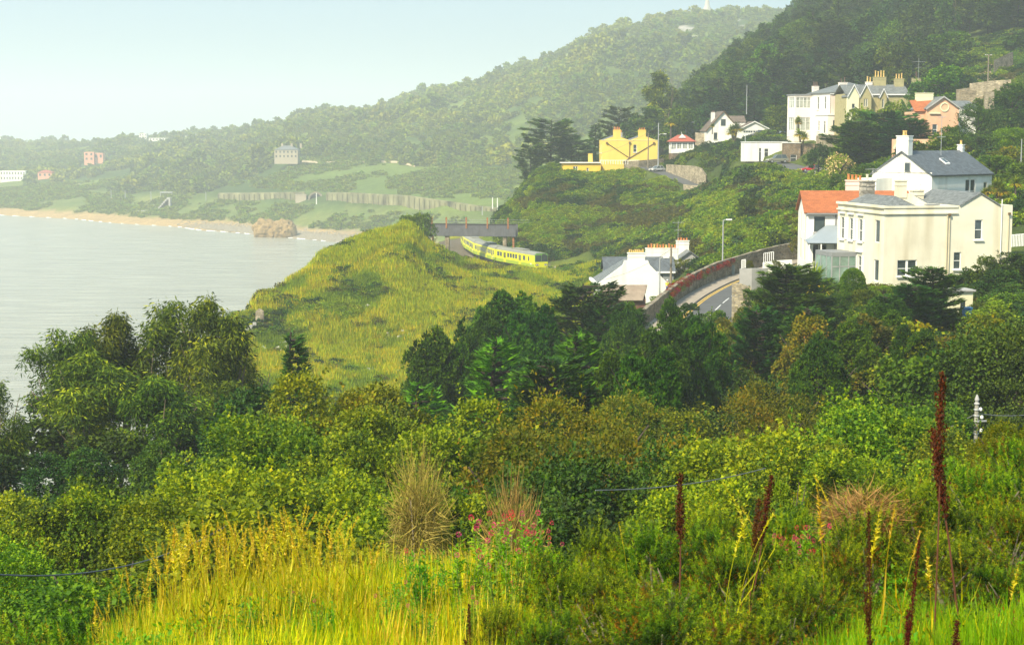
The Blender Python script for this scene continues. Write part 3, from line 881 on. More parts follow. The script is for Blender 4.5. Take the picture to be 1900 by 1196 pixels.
def eucalypt(kind, mat, H, R, seed, ncl=560, size=.36, stems=3, low=0.35):
    rs = np.random.RandomState(seed)
    lob = crown_lobes(R, H * low, H, 17, rs, .18, .32, .9)
    c, d, k = lobes_points(lob, ncl, rs, (0.5, 1.0), cull=.5, top=.5)
    m = 30
    n = len(c)
    off = rs.normal(size=(n, m, 3)) * np.array([.26, .26, .16]); off[..., 2] -= np.abs(rs.normal(scale=.30, size=(n, m)))
    q = (c[:, None, :] + off).reshape(-1, 3)
    f = np.concatenate([off[..., :2] * 2.6, -np.abs(rs.uniform(.05, 1.0, (n, m, 1)))], -1).reshape(-1, 3)
    f = unit(f + rs.normal(scale=.22, size=f.shape))
    tb = tint_of(c, k, rs, lo=0.05, amp=.5)
    tint = np.repeat(tb, m) + rs.uniform(-.15, .3, n * m) + (off[..., 2].reshape(-1) > -.05) * .22  # upper leaves of each cluster tinted lighter, top light put into the colour
    cm = leafmesh('crown', leaf_arrays(T_LONG, q, frames(f, rnd_dir(len(f), rs)), size * rs.uniform(.6, 1.25, len(q)), tint), mat)
    tk = MB()
    for s in range(stems):
        a = 6.28 * s / stems + rs.uniform(-.5, .5)
        b = Vector((math.cos(a) * R * .25, math.sin(a) * R * .25, H * .22))
        tk.tube([(0, 0, -.8), (b.x * .25, b.y * .25, H * .07), b, (b.x * 1.7, b.y * 1.7, H * .45)], [.24, .19, .14, .10], 7)
        for j in range(5):
            st = Vector((b.x * rs.uniform(1, 1.7), b.y * rs.uniform(1, 1.7), H * rs.uniform(.22, .45)))
            aa = a + rs.uniform(-1.3, 1.3)
            e = Vector((math.cos(aa) * R * rs.uniform(.5, .85), math.sin(aa) * R * rs.uniform(.5, .85), H * rs.uniform(.5, .88)))
            tk.tube([st, st.lerp(e, .5) + Vector((0, 0, H * .05)), e], [.09, .06, .02], 5)
    tm = tk.mesh('trunk'); tm.materials.append(BARKP)
    add_proto(kind, cm, tm, H, R)


# broadleaf kinds
for s in range(2):
    broadleaf('syc', LM['syc'], T_LOBE, 7.0, 3.2, 30000, .105, 100 + s, 15, H0=.12, rmin=.24, rmax=.42)
for s in range(2):
    broadleaf('gold', LM['gold'], T_WIDE, 7.0, 3.0, 19000, .115, 110 + s, 16, H0=.1, rmin=.22, rmax=.4)
    broadleaf('rust', LM['rust'], T_OVAL, 5.0, 2.6, 18000, .09, 120 + s, 16, H0=.08, rmin=.22, rmax=.38)
    broadleaf('green', LM['green'], T_WIDE, 7.0, 3.0, 19000, .115, 130 + s, 16, H0=.1, rmin=.22, rmax=.4)
    broadleaf('dark', LM['dark'], T_WIDE, 7.5, 3.4, 17000, .125, 140 + s, 16, H0=.08, rmin=.22, rmax=.4, bark=BARKD)
    broadleaf('bright', LM['bright'], T_WIDE, 3.0, 1.8, 9000, .09, 150 + s, 12, H0=.02)
    cypress('cyp', LM['cyp'], 9.0, 3.6, 160 + s, 110, .45, 0.2, 'round', 95, .55)
    cypress('mont', LM['cyp'], 10.0, 5.0, 170 + s, 105, .3, 0.15, 'flat', 165, .66)
    cypress('cypb', LM['cypb'], 8.0, 4.0, 180 + s, 84, .35, 0.4, 'cone', 110, .5)
    pine('pine', LM['pine'], 12.0, 3.9, 190 + s, 8500, .34, 44)
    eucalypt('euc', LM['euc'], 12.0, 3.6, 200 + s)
for s in range(2):
    broadleaf('goldf', LM['gold'], T_WIDE, 7.0, 3.0, 6500, .23, 310 + s, 18, H0=.08, rmin=.2, rmax=.36)
    broadleaf('rustf', LM['rust'], T_WIDE, 6.0, 2.8, 6500, .20, 320 + s, 18, H0=.06, rmin=.2, rmax=.36)
    broadleaf('greenf', LM['green'], T_WIDE, 7.0, 3.0, 6500, .23, 330 + s, 18, H0=.08, rmin=.2, rmax=.36)
    broadleaf('darkf', LM['dark'], T_WIDE, 7.5, 3.4, 6500, .24, 340 + s, 18, H0=.06, rmin=.2, rmax=.36, bark=BARKD)
    broadleaf('brightf', LM['bright'], T_WIDE, 3.0, 1.8, 3600, .17, 350 + s, 12, H0=.02)
broadleaf('col', LM['bright'], T_WIDE, 7.0, 1.2, 12000, .10, 360, 14, H0=.02)
broadleaf('holm', LM['dark'], T_WIDE, 8.0, 4.6, 15000, .17, 210, 22, H0=.05, rmin=.2, rmax=.34, bark=BARKD)
cypress('lean', LM['cyp'], 9.0, 1.9, 215, 70, .2, 0.9, 'cone', 95, .45)
# upright forest kinds for the far right wood (coarser)
for s in range(2):
    cypress('fcyp', LM['fcon'], 14.0, 4.6, 220 + s, 60, .35, 0.1, 'cone', 90, 1.0)
    cypress('fmont', LM['fcon'], 14.0, 6.4, 230 + s, 60, .3, 0.1, 'flat', 130, 1.1)
    broadleaf('fdec', LM['green'], T_WIDE, 11.0, 4.6, 4200, .42, 240 + s, 16, H0=.1, rmin=.22, rmax=.38)
    broadleaf('fdark', LM['dark'], T_WIDE, 11.0, 4.6, 4200, .42, 250 + s, 16, H0=.1, rmin=.22, rmax=.38, bark=BARKD)
eucalypt('feuc', LM['euc'], 16.0, 4.4, 260, 300, .75, 2, .3)
# round clipped shrub
rs_ = np.random.RandomState(5)
pz_ = rnd_dir(9000, rs_); pz_ = pz_ * rs_.uniform(.86, 1.03, 9000)[:, None] * np.array([1, 1, 1.05]) + np.array([0, 0, 1.0])
k_ = np.zeros(9000, int)
cm_ = leafmesh('crown', leaf_arrays(T_OVAL, pz_, frames(unit(pz_ - [0, 0, 1] + rs_.normal(scale=.5, size=pz_.shape)), rnd_dir(9000, rs_)), .13 * rs_.uniform(.6, 1.2, 9000), .3 * fbm(pz_[:, 0] * 3, pz_[:, 2] * 3, 4) + rs_.uniform(0.1, .5, 9000)), LM['green'])
tk_ = MB(); tk_.tube([(0, 0, -.3), (0, 0, .4)], .08, 6); tm_ = tk_.mesh('trunk'); tm_.materials.append(BARK)
PROTO['ball'] = [(cm_, tm_, 2.05, 1.02)]


def palm_proto(seed):
    rs = np.random.RandomState(seed)
    heads = [(0, 0, 2.2)] if seed % 2 else [(-.35, 0, 1.9), (.35, .1, 2.3)]
    arrs = []; tk = MB()
    for h in heads:
        tk.tube([(0, 0, -.3), (h[0] * .4, h[1], h[2] * .5), h], [.16, .13, .11], 7)
        n = 190; d = rnd_dir(n, rs); d[:, 2] = np.abs(d[:, 2]) * 1.3 - .45; d = unit(d)
        pos = np.tile(np.array(h), (n, 1)) + d * .1
        T = tpl([(-.035, 0, 0), (.035, 0, 0), (.045, .5, .03), (0, 1, -.16), (-.045, .5, .03)], [(0, 1, 2, 4), (4, 2, 3)])
        arrs.append(leaf_arrays(T, pos, frames(d, np.tile([0, 0, 1.0], (n, 1)) + rs.normal(scale=.2, size=(n, 3))), rs.uniform(.75, 1.15, n), np.where(d[:, 2] < -.05, .9, .35) + rs.uniform(-.25, .25, n)))
    cm = leafmesh('crown', arrs, LM['valer'] if False else LM['palm'])
    tm = tk.mesh('trunk'); tm.materials.append(BARK)
    add_proto('palm', cm, tm, 3.2, 1.1)


LM['palm'] = leafmat('palm_swords', [(0.0, (0.05, 0.09, 0.02)), (0.5, (0.15, 0.19, 0.03)), (1.0, (0.40, 0.28, 0.06))], trans=0.2)
palm_proto(3); palm_proto(4)


def twig_proto(seed):
    """leafless bush of arching twigs"""
    rs = np.random.RandomState(seed)
    arrs = []
    T = tpl([(-.012, 0, 0), (.012, 0, 0), (.009, .5, .05), (0, 1, 0), (-.009, .5, .05)], [(0, 1, 2, 4), (4, 2, 3)])
    n = 2600
    d = rnd_dir(n, rs)
    pos = d * rs.uniform(0.15, .85, n)[:, None] * np.array([1, 1, 1.0]) + np.array([0, 0, 2.5])
    f = unit(d + rs.normal(scale=.55, size=d.shape))
    a1 = leaf_arrays(T, pos, frames(f, rnd_dir(n, rs)), rs.uniform(.25, .75, n), rs.rand(n))
    n2 = 500
    i2 = rs.choice(n, n2)
    a2 = leaf_arrays(T_OVAL, pos[i2] + f[i2] * .3, frames(rnd_dir(n2, rs), rnd_dir(n2, rs)), np.full(n2, .07), np.full(n2, 1.0))
    cm = leafmesh('crown', [a1], LM['straw2'])
    tk = MB()
    for i in range(9):
        a = rs.uniform(0, 6.28); l = rs.uniform(.5, 1)
        tk.tube([(0, 0, -.2), (math.cos(a) * .12, math.sin(a) * .12, 1.4), (math.cos(a) * .6 * l, math.sin(a) * .6 * l, 2.9)], [.04, .03, .012], 5)
    tm = tk.mesh('trunk'); tm.materials.append(TWIG)
    add_proto('twig', cm, tm, 3.45, 1.1)


LM['straw2'] = leafmat('dry_twigs', [(0.0, (0.12, 0.085, 0.05)), (1.0, (0.42, 0.32, 0.18))], trans=0.05)
twig_proto(1)

# ------------------------------------------------------------------ planting
CNT = {}
GZ_CACHE = {}


def plant(kind, px, py_top, Y, wpx, label, cat='tree', group=None, name=None, var=None, rz=None, base=None, sink=0.0):
    """put a tree whose top shows at (px, py_top), wpx wide, at distance Y."""
    t = P(px, py_top, Y)
    g = gz(t.x, Y) - sink if base is None else base
    h = max(t.z - g, .8)
    w = wpx * Y / F / 2
    return plant_at(kind, t.x, Y, g, h, w, label, cat, group, name, var, rz)


def plant_at(kind, x, y, g, h, w, label, cat='tree', group=None, name=None, var=None, rz=None):
    nm0 = NAMES[kind]
    if y > 78 and kind + 'f' in PROTO: kind = kind + 'f'
    pr = PROTO[kind]
    i = CNT.get(kind, 0); CNT[kind] = i + 1
    cm, tm, H, R = pr[(i if var is None else var) % len(pr)]
    nm = name or nm0
    o = empty(nm, (x, y, g), random.uniform(0, 6.28) if rz is None else rz, label, cat, group)
    sx = w / R; sz = h / H
    lim = 1.9 if kind in ('lean',) else 2.4 if kind in ('col', 'twig') else 1.45 if kind in ('feuc', 'palm', 'euc') else 1.3
    if sz > lim * sx: sx = sz / lim                    # never stretch foliage far
    if sz < .72 * sx:
        nz_ = .72 * sx; o.location.z = g - (nz_ - sz) * H; sz = nz_
    o.scale = (sx, sx * random.uniform(.9, 1.1), sz)
    link('crown', cm, o)
    if tm: link('trunk', tm, o)
    return o


NAMES = {'syc': 'sycamore_tree', 'gold': 'maple_tree', 'rust': 'hawthorn_bush', 'green': 'broadleaf_tree', 'dark': 'dark_broadleaf_tree', 'bright': 'leafy_shrub',
         'cyp': 'cypress_tree', 'mont': 'spreading_cypress_tree', 'cypb': 'cypress_tree', 'pine': 'pine_tree', 'euc': 'eucalyptus_tree', 'holm': 'holm_oak_tree',
         'lean': 'leaning_cypress_tree', 'fcyp': 'conifer_tree', 'fmont': 'spreading_cypress_tree', 'fdec': 'broadleaf_tree', 'fdark': 'dark_broadleaf_tree',
         'feuc': 'eucalyptus_tree', 'ball': 'round_shrub', 'palm': 'cordyline_palm', 'twig': 'bare_bush', 'col': 'upright_shrub'}

# ------------------------------------------------------------------ scatter with geometry nodes (only for uncountable stuff)
def scatter(name, pts, rot, scl, idx, sources, label=None):
    src = bpy.data.collections.new(name + '_source')
    for i, me_ in enumerate(sources):
        ob = bpy.data.objects.new('%s_piece_%02d' % (name, i), me_)
        src.objects.link(ob)
    me_ = bpy.data.meshes.new(name)
    me_.vertices.add(len(pts)); me_.vertices.foreach_set('co', np.asarray(pts, np.float32).ravel())
    a = me_.attributes.new('rot', 'FLOAT', 'POINT'); a.data.foreach_set('value', np.asarray(rot, np.float32))
    a = me_.attributes.new('scl', 'FLOAT_VECTOR', 'POINT')
    s3 = np.asarray(scl, np.float32)
    if s3.ndim == 1: s3 = np.stack([s3, s3, s3], -1)
    a.data.foreach_set('vector', s3.ravel())
    a = me_.attributes.new('pick', 'INT', 'POINT'); a.data.foreach_set('value', np.asarray(idx, np.int32))
    me_.update()
    o = link(name, me_)
    tag(o, label, None, None, 'stuff')
    ng = bpy.data.node_groups.new(name + '_nodes', 'GeometryNodeTree')
    ng.interface.new_socket('Geometry', in_out='INPUT', socket_type='NodeSocketGeometry')
    ng.interface.new_socket('Geometry', in_out='OUTPUT', socket_type='NodeSocketGeometry')
    N = ng.nodes; Lk = ng.links
    gi = N.new('NodeGroupInput'); go = N.new('NodeGroupOutput')
    ci = N.new('GeometryNodeCollectionInfo'); ci.inputs['Collection'].default_value = src
    ci.inputs['Separate Children'].default_value = True; ci.inputs['Reset Children'].default_value = True
    ip = N.new('GeometryNodeInstanceOnPoints'); ip.inputs['Pick Instance'].default_value = True
    def na(nm, ty):
        n = N.new('GeometryNodeInputNamedAttribute'); n.data_type = ty; n.inputs['Name'].default_value = nm
        return n.outputs['Attribute']
    cx = N.new('ShaderNodeCombineXYZ')
    Lk.new(na('rot', 'FLOAT'), cx.inputs['Z'])
    Lk.new(gi.outputs[0], ip.inputs['Points']); Lk.new(ci.outputs[0], ip.inputs['Instance'])
    Lk.new(na('pick', 'INT'), ip.inputs['Instance Index'])
    Lk.new(cx.outputs[0], ip.inputs['Rotation']); Lk.new(na('scl', 'FLOAT_VECTOR'), ip.inputs['Scale'])
    Lk.new(ip.outputs[0], go.inputs[0])
    md = o.modifiers.new('scatter', 'NODES'); md.node_group = ng
    return o


def mound_mesh(name, mat, seed, n=600, size=.25, T=T_WIDE, squash=.7, lob=5):
    rs = np.random.RandomState(seed)
    L = [(rs.uniform(-.6, .6), rs.uniform(-.6, .6), rs.uniform(.05, .35), rs.uniform(.4, .75), rs.uniform(.4, .75) * squash) for i in range(lob)]
    pz, d, k = lobes_points(L, n, rs, (.75, 1.05), top=.6)
    f = unit(d + rs.normal(scale=.5, size=d.shape) + np.array([0, 0, -.2])); up = unit(d * .7 + np.array([0, 0, .8]) + rs.normal(scale=.3, size=d.shape))
    return leafmesh(name, leaf_arrays(T, pz, frames(f, up), size * rs.uniform(.6, 1.3, len(pz)), tint_of(pz, k, rs, lo=.1, amp=.6)), mat)


def tuft_mesh(name, mat, seed, n=50, h=.5, w=.06, r=.5, lean=.5, tlo=0, thi=1):
    rs = np.random.RandomState(seed)
    a = rs.uniform(0, 6.28, n); q = np.sqrt(rs.rand(n)) * r
    pos = np.stack([np.cos(a) * q, np.sin(a) * q, np.full(n, -.05)], -1)
    b = rs.uniform(0, 6.28, n)
    f = unit(np.stack([np.cos(b) * lean * rs.rand(n), np.sin(b) * lean * rs.rand(n), np.ones(n)], -1))
    T = tpl([(-w / 2, 0, 0), (w / 2, 0, 0), (w / 2.4, .55, .05), (0, 1, .22), (-w / 2.4, .55, .05)], [(0, 1, 2, 4), (4, 2, 3)])
    out = unit(np.stack([np.cos(b), np.sin(b), np.zeros(n)], -1))
    arr = leaf_arrays(T, pos, frames(f, -out), h * rs.uniform(.5, 1.15, n), rs.uniform(tlo, thi, n))
    return leafmesh(name, arr, mat)


print('library', round(time.time() - T0, 1), sum(len(m.polygons) for m in bpy.data.meshes))

# ================================================================== WOODS AND SCRUB AS MASSES
def accept(n, fn, seed, ylo, yhi, pxlo, pxhi):
    """random points in a wedge of country, uniform per unit of ground"""
    rs = np.random.RandomState(seed)
    Y = np.sqrt(rs.uniform(ylo ** 2, yhi ** 2, n)); px = rs.uniform(pxlo, pxhi, n)
    x = (px - 950) / F * Y
    z = gzv(x, Y)
    k = fn(px, Y, z, x)
    return px[k], Y[k], x[k], z[k], rs


# far wood on the hill across the bay
def far_ok(px, Y, z, x):
    n = fbm(x / 70, Y / 120, 61, 3)
    ridge_low = z > 9
    # open grass banks between shore and path
    open_ = (px > 560) & (px < 960) & (z < 38) & (z > 4)
    bank = (Y > 850) & (z < 14.5)
    rail = (z > 14) & (z < 23) & (px > 380) & (px < 960) & (Y < 1180)
    rock = (fbm(x / 26, z / 12, 51) > 0.60) & (z > 100) & (px > 1000)
    return (z > 9) & ~open_ & ~bank & ~rail & ~rock & ((n > 0.36) | (z > 60)) & (z > 9)


def crown_small(name, mat, seed, n=230, size=.34, tall=1.0):
    rs = np.random.RandomState(seed)
    L = [(rs.uniform(-.45, .45), rs.uniform(-.45, .45), rs.uniform(.5, 1.2) * tall, rs.uniform(.35, .6), rs.uniform(.3, .5) * tall) for i in range(6)]
    pz, d, k = lobes_points(L, n, rs, (.75, 1.1), top=.7)
    f = unit(d + rs.normal(scale=.6, size=d.shape))
    return leafmesh(name, leaf_arrays(T_WIDE, pz, frames(f, unit(d + rs.normal(scale=.4, size=d.shape))), size * rs.uniform(.6, 1.3, len(pz)), tint_of(pz, k, rs, lo=.1, amp=.6)), mat)


FW = [crown_small('far_crown_a', LM['farw_hazed'], 300, 260, .36, 1), crown_small('far_crown_b', LM['farw_hazed'], 301, 260, .36, 1.3), crown_small('far_crown_c', LM['farp'], 302, 260, .36, .9), crown_small('far_crown_d', LM['farp'], 303, 260, .36, 1.2)]
FARH = [(1294, 1330, 1700), (150, 196, 1620), (505, 556, 1190), (-5, 52, 1500), (66, 100, 1480), (34, 62, 1390), (102, 160, 1385), (186, 200, 1360), (254, 316, 1960), (340, 376, 1900), (652, 680, 1620), (950, 976, 1250), (830, 868, 1500)]
px, Y, x, z, rs = accept(30000, far_ok, 70, 1060, 2500, -420, 1620)
blk = np.zeros(len(px), bool)
for a_, b_, y_ in FARH: blk |= (px > a_ - 3) & (px < b_ + 3) & (Y > y_ - 110) & (Y < y_ + 16)
px, Y, x, z = [q[~blk] for q in (px, Y, x, z)]
big = fbm(x / 55, Y / 90, 67, 3)
sc_ = rs.uniform(2.6, 5.0, len(px)) + 6.5 * np.clip(big - .42, 0, .4) / .4 * rs.rand(len(px)) ** 2
sc_ = sc_ * np.where(z > 130, .8, 1.0) * np.where((px > 560) & (z < 60), .8, 1)
patch = fbm(x / 120, Y / 150, 69, 3)
pick = np.where(rs.rand(len(px)) < np.clip((patch - .42) * 6, .05, .9), 2, 0) + rs.randint(0, 2, len(px))
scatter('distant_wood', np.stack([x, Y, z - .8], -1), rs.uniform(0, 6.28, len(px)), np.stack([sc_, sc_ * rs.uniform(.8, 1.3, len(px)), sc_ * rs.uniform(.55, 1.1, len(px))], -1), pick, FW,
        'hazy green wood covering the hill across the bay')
# low scrub over the far banks and open slopes
FS = [mound_mesh('far_scrub', LM['farw_hazed'], 310, 130, .42), mound_mesh('far_scrub_pale', LM['bright'], 311, 130, .42)]
px, Y, x, z, rs = accept(24000, lambda px, Y, z, x: (z > 3.5) & (z < 45) & ~((z > 14.2) & (z < 22.5) & (px > 380) & (px < 960)) & (fbm(x / 30, Y / 60, 65, 3) > .40), 71, 890, 1400, -100, 1000)
sc_ = rs.uniform(1.0, 2.6, len(px))
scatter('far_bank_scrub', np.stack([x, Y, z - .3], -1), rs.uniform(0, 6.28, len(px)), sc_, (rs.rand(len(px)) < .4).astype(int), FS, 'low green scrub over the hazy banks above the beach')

# grass all over the headland
HG = [tuft_mesh('hill_tuft', LM['hgrass'], 320 + i, 46, .55 + .12 * i, .10, .75, .9, *tt) for i, tt in enumerate([(0, .45), (.2, .7), (.5, 1.0), (.3, .9)])]
def head_ok(px, Y, z, x):
    return (z > 20) & ~((np.abs(z - 32.1) < .35) & (Y > 321)) & ~((px > 1120) & (Y > 180)) & ((Y < 322) | (px < 800))
px, Y, x, z, rs = accept(52000, head_ok, 72, 178, 345, 395, 1125)
n_ = fbm(x / 9 + Y / 30, Y / 22, 31)
dg_ = fbm((x - .55 * Y) / 5, (x + .55 * Y) / 34, 43)
pick = np.clip(((n_ - .33) * 8 - (dg_ - .5) * 7 + rs.uniform(-.6, .6, len(px))), 0, 3).astype(int)
scatter('headland_grass', np.stack([x, Y, z], -1), rs.uniform(0, 6.28, len(px)), rs.uniform(.6, 1.5, len(px)), pick, HG, 'yellow green rough grass over the headland')

# bramble, ivy and bracken scrub: headland patches and the hillside above the railway
SC = [mound_mesh('scrub_bright', LM['bright'], 330, 620, .17), mound_mesh('scrub_green', LM['green'], 331, 620, .19), mound_mesh('scrub_dark', LM['dark'], 332, 620, .19),
      mound_mesh('scrub_olive', LM['olive'], 333, 620, .17), mound_mesh('scrub_gold', LM['syc'], 334, 620, .17)]


def proj(x, Y, z):
    """photo pixel of a world point (numpy)"""
    d = (z - HC); c = Y * CT - d * ST; v = Y * ST + d * CT
    return 950 + x / c * F, 598 - v / c * F


BRIGHT = [(1340, 385, 55, 26), (1360, 440, 60, 22), (1180, 325, 60, 20), (1120, 330, 40, 14), (1060, 400, 70, 14), (1010, 420, 40, 40), (1300, 420, 30, 20), (1490, 330, 70, 16), (1450, 300, 60, 12), (1440, 440, 40, 12), (1150, 440, 60, 12), (1240, 340, 40, 10)]
OLIVE = [(1250, 350, 50, 14), (1230, 400, 70, 22), (1130, 400, 60, 25), (1420, 390, 60, 20), (1000, 380, 40, 20), (1000, 440, 60, 20), (1330, 450, 40, 12), (1290, 470, 60, 20), (1500, 430, 40, 50)]
def hill_ok(px, Y, z, x):
    return ~((np.abs(z - 32.1) < .3) & (Y < 345)) & ~((Y > 337) & (Y < 350) & (px > 1385)) & ~((px < 1115) & (Y < 346))
px, Y, x, z, rs = accept(27000, hill_ok, 73, 175, 446, 925, 2000)
# keep the roads, roofs and walls clear
qx, qy = proj(x, Y, z)
clear = (((qx > 1100) & (qx < 1296) & (qy > 440) & (Y < 246)) | ((Y > 404) & (Y < 416) & (qx > 1190) & (qx < 1300)) | ((Y > 385) & (Y < 400) & (qx > 1255) & (qx < 1345)) | ((qx > 1440) & (Y < 300) & (Y > 140) & (qx < 1560) & (qy > 445)))
clear |= (Y > 424) & (qx > 1030) & (qx < 1225)
clear |= (Y > 336) & (qx > 1375) & (qx < 1620) & ~((Y > 359) & (Y < 418) & (qx < 1458) & (rs.rand(len(qx)) < .45))
for path, hw in ((ROAD_LOW, 6.3), (ROAD_UP, 3.4), (ROAD_SIDE, 3.2)):
    for q in path:
        clear |= (x - q.x) ** 2 + (Y - q.y) ** 2 < (hw + .8) ** 2
clear |= (Y > 302) & (Y < 341) & (qx > 1395) & (qx < 1560) & (rs.rand(len(qx)) < .75)
clear |= (Y < 208) & (qx > 1470) & (qx < 1850)
clear |= (np.abs(Y - 433) < 9) & (qx > 1235) & (qx < 1440)
clear |= (Y > 330) & (Y < 392) & (qx > 1795) & (qx < 1885) & (rs.rand(len(qx)) < .8)
px, Y, x, z, qx, qy = [a[~clear] for a in (px, Y, x, z, qx, qy)]
r_ = rs.rand(len(px)); nn = fbm(x / 11, Y / 14, 81, 3)
pick = np.where(nn > .60, 1, np.where(nn > .545, 0, np.where(nn > .49, 4, np.where(nn > .40, 2, 3))))
pick = np.where(r_ < .12, rs.randint(0, 5, len(px)), pick)
for lst, val in ((OLIVE, 3), (BRIGHT, 0)):
    for cx, cy, rx, ry in lst:
        e = ((qx - cx) / rx) ** 2 + ((qy - cy) / ry) ** 2 + (nn - .5) * 2
        pick = np.where((e < 1) & (rs.rand(len(px)) < .85), val, pick)
sc_ = rs.uniform(.7, 1.9, len(px)) * np.where(pick == 3, .8, 1)
scatter('hillside_scrub', np.stack([x, Y, z - .15], -1), rs.uniform(0, 6.28, len(px)), sc_, pick, SC, 'tangled bramble and ivy scrub on the hillside above the railway')
# patches on the headland itself
hp = [(610, 580, 62, 16, 0), (560, 610, 26, 12, 0), (800, 540, 40, 10, 3), (860, 545, 45, 8, 3), (480, 550, 30, 8, 3), (640, 460, 16, 6, 2), (505, 560, 14, 5, 2), (950, 600, 10, 6, 2),
      (750, 410, 25, 7, 1), (500, 530, 36, 6, 3), (1060, 512, 40, 8, 1), (1090, 530, 30, 10, 4), (900, 500, 60, 5, 3), (700, 600, 20, 5, 3)]
rs = np.random.RandomState(74)
Yh = np.sqrt(rs.uniform(185 ** 2, 330 ** 2, 60000)); pxh = rs.uniform(400, 1125, 60000); xh = (pxh - 950) / F * Yh; zh = gzv(xh, Yh)
qx, qy = proj(xh, Yh, zh)
pk = np.full(len(xh), -1)
for cx, cy, rx, ry, v in hp:
    e = ((qx - cx) / rx) ** 2 + ((qy - cy) / ry) ** 2
    pk = np.where((e < 1) & (rs.rand(len(xh)) < .30), v, pk)
pk = np.where((pk < 0) & (fbm(xh / 7, Yh / 9, 83, 3) > .58) & (rs.rand(len(xh)) < .16), rs.randint(1, 5, len(xh)), pk)
k = (pk >= 0) & (zh > 22) & ~((np.abs(zh - 32.1) < .35) & (Yh > 319))
scatter('headland_scrub', np.stack([xh[k], Yh[k], zh[k] - .1], -1), rs.uniform(0, 6.28, k.sum()), rs.uniform(.6, 1.35, k.sum()), pk[k], SC, 'patches of bramble and bracken on the grassy headland')

# pale stones breaking through the grass near the foot of the headland
import bmesh as _bm


def pebble(seed, mat):
    b = _bm.new(); _bm.ops.create_icosphere(b, subdivisions=1, radius=1); r = random.Random(seed)
    for v in b.verts: v.co = v.co * r.uniform(.7, 1.2); v.co.z *= .6
    me_ = bpy.data.meshes.new('boulder'); b.to_mesh(me_); b.free(); me_.materials.append(mat); return me_


rs = np.random.RandomState(77)
Yr = np.sqrt(rs.uniform(185 ** 2, 300 ** 2, 30000)); pr_ = rs.uniform(420, 980, 30000); xr = (pr_ - 950) / F * Yr; zr = gzv(xr, Yr); qx, qy = proj(xr, Yr, zr)
kr = np.zeros(len(xr), bool)
for cx, cy, rx, ry in [(530, 660, 50, 30), (740, 620, 30, 10), (715, 655, 30, 8), (690, 570, 14, 5), (820, 600, 16, 6), (470, 580, 20, 8), (870, 560, 10, 5), (640, 640, 26, 8), (720, 690, 40, 8)]:
    kr |= (((qx - cx) / rx) ** 2 + ((qy - cy) / ry) ** 2 < 1) & (rs.rand(len(xr)) < .16)
PST = paint('pale_headland_stone', (0.50, 0.48, 0.38), .95, .2, .8)
scatter('headland_stones', np.stack([xr, Yr, zr + .25], -1)[kr], rs.uniform(0, 6, kr.sum()), rs.uniform(.15, .5, kr.sum()), rs.randint(0, 3, kr.sum()), [pebble(20 + i, PST) for i in range(3)], 'pale stones breaking through the headland grass')

# undergrowth on the near slope and the valley floor
UG = [mound_mesh('under_green', LM['green'], 340, 1500, .085), mound_mesh('under_dark', LM['dark'], 341, 1500, .09), mound_mesh('under_rust', LM['rust'], 342, 1500, .08), mound_mesh('under_gold', LM['gold'], 343, 1500, .085)]
px, Y, x, z, rs = accept(6500, lambda px, Y, z, x: (z > 18) & (np.abs(x - 20) > 0) & ~((px > 1180) & (Y > 138) & (px < 1400)) & ~((Y > 147) & (px > 1300)) & ~((px > 1560) & (Y < 24)), 75, 19, 180, -260, 2150)
nn = fbm(x / 8, Y / 8, 85, 3)
scatter('valley_undergrowth', np.stack([x, Y, z - .2], -1), rs.uniform(0, 6.28, len(px)), rs.uniform(.8, 1.7, len(px)) * np.where(Y < 40, .7, 1.2), np.where(rs.rand(len(px)) < .3, rs.randint(0, 4, len(px)), np.clip((nn - .3) * 9, 0, 3).astype(int)), UG,
        'dense undergrowth beneath the valley trees')
# wood behind the individually planted conifers up the slope
WB = [PROTO['fcyp'][0][0], PROTO['fdark'][0][0], PROTO['fdec'][1][0]]
px, Y, x, z, rs = accept(1500, lambda px, Y, z, x: (z > 62) & ~((px < 1900) & (Y < 440) & (px > 1780)), 76, 458, 900, 1200, 2100)
scatter('hilltop_wood', np.stack([x, Y, z - .5], -1), rs.uniform(0, 6.28, len(px)), rs.uniform(.7, 1.05, len(px)), rs.randint(0, 3, len(px)), WB, 'dark wood running on over the top of the slope')

# ================================================================== TREES ONE BY ONE
E = 'tree'
# eucalyptus group on the left
for (kx, ky, Y, w, v, lb) in [
    (118, 600, 96, 190, 0, 'broad eucalyptus on the far left of the group, seen against the sea'),
    (200, 572, 99, 170, 1, 'eucalyptus with a narrow raised top beside the far left eucalyptus'),
    (300, 548, 100, 200, 0, 'tall eucalyptus second from the right end of the group by the sea'),
    (392, 545, 97, 185, 1, 'tallest eucalyptus, rounded dense crown at the right of the group by the sea'),
    (170, 650, 88, 230, 1, 'lower eucalyptus with bright hanging leaves standing in front of the group'),
    (450, 640, 103, 80, 0, 'small eucalyptus at the right edge of the group, next to the grassy headland'),
    (300, 690, 86, 190, 1, 'low eucalyptus over a fallen pale branch in front of the group'),
    (-15, 690, 84, 130, 0, 'dark eucalyptus cut off by the left edge, water showing behind'),
    (400, 700, 92, 170, 0, 'low drooping eucalyptus under the tallest eucalyptus')]:
    plant('euc', kx, ky, Y, w, lb, group='eucalyptus trees on the left by the sea', var=v)
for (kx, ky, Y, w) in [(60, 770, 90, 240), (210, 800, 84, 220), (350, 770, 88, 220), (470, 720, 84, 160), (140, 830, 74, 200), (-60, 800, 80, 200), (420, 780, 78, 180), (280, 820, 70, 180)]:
    plant('dark', kx, ky, Y, w, 'dark bushy tree in the shade below the eucalyptus group', group='dark trees below the eucalyptus group')
